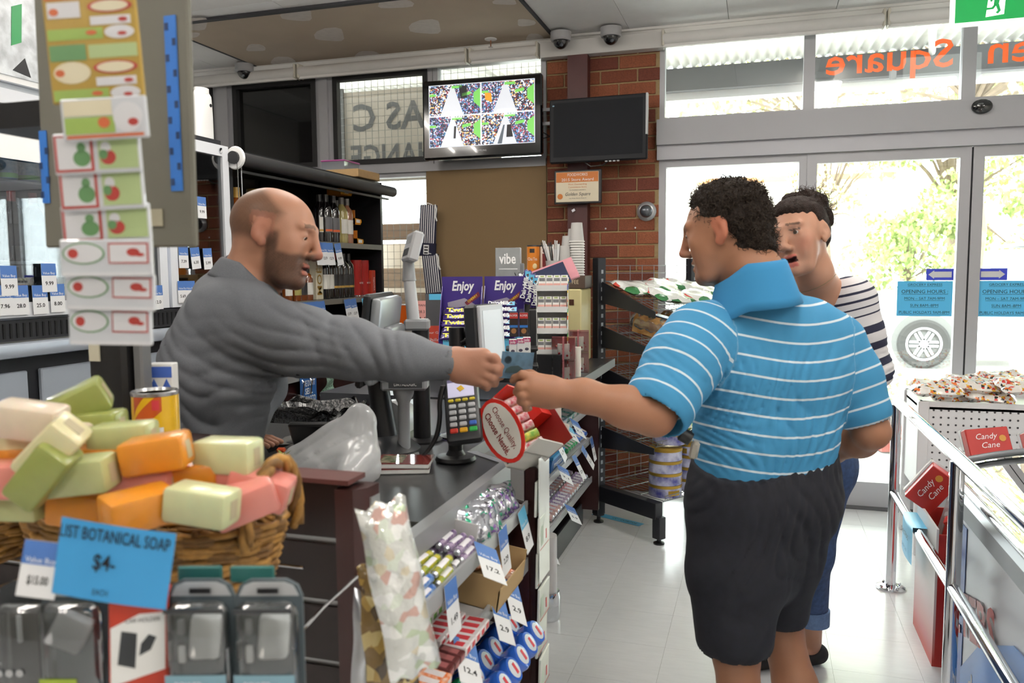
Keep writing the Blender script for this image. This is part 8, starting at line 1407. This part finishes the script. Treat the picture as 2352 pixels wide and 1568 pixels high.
# ---------------------------------------------------------------- 3. woman in the striped top
hc3 = V3(1836, 545, 2.40); Rh3 = hframe(cw(-.70, -.12, -.70), cw(-.20, .98, .04)); org3 = np.array([hc3[0]+.05, hc3[1]+.35, 0])
s = Sdf(); HP3 = head(s, hc3, Rh3, .96, False, .0085, jaw=.95)
NB3 = V3(1868, 665, 2.52); S3L = V3(1962, 690, 2.50); S3R = V3(1800, 690, 2.72); P3 = V3(1866, 1060, 2.78); E3L = V3(2000, 850, 2.52); W3L = V3(1905, 900, 2.36); E3R = V3(1800, 880, 2.75)
s.chain([HP3(-.035, 0, -.05), HP3(-.05, 0, -.12), NB3], [.053, .050, .062], .03); s.chain([NB3, V3(1880, 800, 2.62), P3], [.075, .09, .10], .05); s.cone(S3L, S3R, .045, .045, .05)
s.chain([S3L, E3L, W3L], [.044, .037, .026], .03); s.chain([S3R, E3R, V3(1780, 960, 2.6)], [.044, .037, .026], .03)
s.cone(W3L, W3L+np.array([-.08, 0, -.01]), .028, .022, .02); s.cone(V3(1780, 960, 2.6), V3(1780, 1010, 2.58), .027, .022, .02)
A3L = np.array([*aZ(1865, 1525, 0).xy, .085]); A3R = np.array([*aZ(1752, 1535, 0).xy, .085]); K3L = V3(1862, 1270, 2.80); K3R = V3(1800, 1260, 2.86)
for h_, n_, a_ in ((V3(1880, 1100, 2.76), K3L, A3L), (V3(1840, 1100, 2.84), K3R, A3R)): s.chain([h_, n_, a_], [.075, .05, .032], .03); s.cone(a_-np.array([0, 0, .045]), a_+np.array([-.13, -.08, -.062]), .03, .024, .02)
def col3(P):
    q = (P-hc3)@Rh3/.96; x, y, z = q.T; c = np.tile(LC('b98a72'), (len(P), 1)); ay = np.abs(y); inh = (z > -.14) & (np.abs(x) < .15) & (ay < .12); n0 = vnoise(P, 80, 51)
    ck = np.exp(-((x-.07)**2+(ay-.045)**2+(z+.025)**2)/.0006); c = np.where(inh[:, None], mixc(c, LC('c67c68'), ck*.6), c)
    lip = (np.abs(z+.071) < .023)*sstep(x, .087, .092)*(ay < .022)*((np.abs(z+.0585) < .0065)+(np.abs(z+.083) < .008)); c = np.where(inh[:, None], mixc(c, LC('b0564f'), np.clip(lip, 0, 1)*.8), c)
    mo = (np.abs(z+.068) < .0085)*(x > .06)*(ay < .020)*(x < .0965); c = np.where(inh[:, None], mixc(c, LC('3a1412'), mo*1.), c)
    br = (np.abs(z-.037+.12*(ay-.028)) < .0038)*(ay > .012)*(ay < .052)*sstep(x, .07, .083); c = np.where(inh[:, None], mixc(c, LC('4e382c'), br*.85), c)
    lash = (np.abs(z-.0185) < .0025)*(ay > .018)*(ay < .05)*sstep(x, .08, .086); c = np.where(inh[:, None], mixc(c, LC('2b201c'), lash*.9), c); return c
t3 = thing('person', 'woman with tied up dark hair in navy striped top behind the man in blue', 'person', Tm(*org3))
obj('body', s.mesh('body', .0035, skin_mat('skin_woman'), col3, org3), t3); eye_parts(t3, hc3, Rh3, org3, .96, '3a2a1e')
s = Sdf()
E3 = lambda x, y, z, a, b, d, k=.02: s.ell(HP3(x, y, z), (a*.96, b*.96, d*.96), Rh3, k)
E3(-.022, 0, .045, .100, .082, .083); E3(-.06, 0, .0, .06, .072, .06); E3(.015, 0, .075, .075, .062, .045); E3(-.095, .015, .095, .055, .055, .045, .015); E3(-.065, -.03, .125, .032, .032, .028, .01); E3(-.13, .03, .05, .03, .035, .035, .01); E3(-.11, .0, .13, .028, .03, .025, .01)
s.sub(HP3(.114, 0, .0), (.058, .12, .070), Rh3, .03); s.sub(HP3(.04, 0, -.06), (.085, .14, .075), Rh3, .015)
for y in (-1, 1): s.sub(HP3(-.002, y*.09, -.012), (.026, .03, .036), Rh3, .008)
s.disp = lambda P: (.0025*vnoise(P, 190, 61)+.0015*np.sin(((P-hc3)@Rh3[:, 1])*420+3*vnoise(P, 60, 62))).astype(np.float32)
h3 = s.mesh('hair', .004, mat('hair_brown', '2a1e19', .7, spec=.15, var=.5, vs=150, bump=.5, bs=200), None, org3, 0); h3o = obj('hair', h3, t3)
hv3 = np.empty(len(h3.vertices)*3, np.float32); h3.vertices.foreach_get('co', hv3); hv3 = hv3.reshape(-1, 3); hn3 = np.empty(len(h3.vertices)*3, np.float32); h3.vertices.foreach_get('normal', hn3); hn3 = hn3.reshape(-1, 3)
bunc = Vector(HP3(-.10, .01, .09)-org3)
def fn3(rs):
    i = rs.randrange(len(hv3)); p = Vector(hv3[i])
    if (p-bunc).length > .075 and rs.random() > .03: return None, None
    d = Vector(hn3[i])*.5+Vector((rs.gauss(0, .5), rs.gauss(0, .5), rs.gauss(0, .5))); return p-Vector(hn3[i])*.005, d.normalized()
curls(h3o, None, org3, 900, fn3, mat('hair_wisp', '33241d', .7, spec=.2), .001, 9, .008, .028)
s = Sdf(); TX3 = (S3L-S3R)/np.linalg.norm(S3L-S3R)
for d in (-.06, .06): s.chain([V3(1862, 975, 2.74)+TX3*d, V3(1872, 900, 2.68)+TX3*d, V3(1875, 760, 2.60)+TX3*d*1.2], [.095, .092, .10], .05)
s.cone(S3L-TX3*.03, S3R+TX3*.03, .066, .066, .05); s.chain([S3L, S3L*.5+E3L*.5, E3L, E3L*.45+W3L*.55], [.068, .060, .056, .046], .04); s.chain([S3R, E3R, V3(1785, 930, 2.68)], [.068, .055, .046], .04)
s.sub(HP3(.06, 0, -.20), (.085, .075, .115), Rh3, .01); s.subcone(NB3, HP3(-.03, 0, -.05), .072, .08, .008)
s.disp = lambda P: (.003*vnoise(P, 32, 71)+folds(P, E3L, CR*.9+CU*.3, .006, 95, .12, 14)).astype(np.float32)
pos, q = surface(s, *s.bounds(), .005); a1 = (E3L-S3L)/np.linalg.norm(E3L-S3L)
sv = np.where(cone_sdf(pos, S3L, E3L, .06, .06) < .03, (pos-S3L)@a1, (S3L[2]-pos[:, 2]))+.002*vnoise(pos, 40, 72)
bands = [(-.08+.0235*k, -.0742+.0235*k) for k in range(6)]+[(.075+.053*k, .099+.053*k) for k in range(4)]+[(.29+.021*k, .2965+.021*k) for k in range(5)]
obj('striped_top', np_mesh('striped_top', pos-org3, q, coord_stripes('knit_striped', 'd9d6d8', '22243c', bands=bands, lo=-.12, hi=.5), np.stack([sv, np.ones(len(sv)), np.zeros(len(sv))], 1), 1), t3)
s = Sdf(); s.ell(P3, (.15, .13, .12), None, .04)
C3L = K3L*.35+A3L*.65; C3R = K3R*.35+A3R*.65
s.chain([V3(1880, 1100, 2.76), K3L, C3L+np.array([0, 0, .02])], [.105, .070, .056], .04); s.chain([V3(1840, 1100, 2.84), K3R, C3R], [.10, .068, .056], .04)
s.subcone(C3L, C3L-np.array([0, 0, .15]), .05, .06, .004); s.disp = lambda P: (.003*vnoise(P, 45, 81)).astype(np.float32)
DEN = mat('denim', '39507a', .85, var=.35, vs=60, bump=.15, bs=900); obj('jeans', s.mesh('jeans', .006, DEN, None, org3), t3)
cf_ = Vector(C3L-org3); MB().lathe([(.056, -.04), (.062, -.04), (.062, .015), (.058, .016)], 20, Tm(*cf_)).build('jeans_cuff', mat('denim_pale', '5f779c', .85, var=.2, vs=80), t3, smooth=.6)
for a_ in (A3L, A3R):
    s = Sdf(); s.cone(a_+np.array([.02, .01, -.045]), a_+np.array([-.13, -.08, -.062]), .038, .028, .02); s.sub(a_+np.array([-.02, -.01, .0]), (.05, .04, .045), None, .006); s.cut((0, 0, .002), (0, 0, -1)); obj('shoe', s.mesh('shoe', .006, mat('shoe_suede', '1e1c1d', .8), None, org3), t3)
nk = MB().tube([tuple(Vector(HP3(.02*math.cos(a)*2-.03+.03*math.cos(a), .075*math.sin(a), -.135-.035*math.cos(a)))-Vector(org3)) for a in [k*.35-1.6 for k in range(10)]], .0009, 5).build('necklace', mat('necklace', '8a7a5a', .3, .8), t3)
# banknote passed between the hands
bn = thing('banknote', 'blue ten dollar banknote passed between the two hands', 'banknote', Matrix.Translation(Vector(V3(1181, 838, 1.846))))
M_ = Matrix(((CR.x, CU.x, -CF.x, 0), (CR.y, CU.y, -CF.y, 0), (CR.z, CU.z, -CF.z, 0), (0, 0, 0, 1)))@Rm(.15, .45, -.05)
MB().grid(lambda u, v: (-.034+.082*u, -.031+.062*v, .004*math.sin(u*3.1)), 10, 4, M_).build('note', mat('note_blue', '4f6f86', .45, var=.35, vs=60), bn, smooth=3)
MB().lathe([(.009, 0), (.009, .0006), (.0068, .0006), (.0068, 0)], 20, M_@Tm(-.018, .012, .003)).build('numeral_ring', mat('note_dark', '22343f', .5), bn)
MB().prism([(-.024, -.018), (.018, -.018), (.022, -.008), (.008, 0), (-.01, -.002), (-.02, -.008)], .0028, .0046, M_).build('engraving', mat('note_engrave', '34484c', .5), bn)
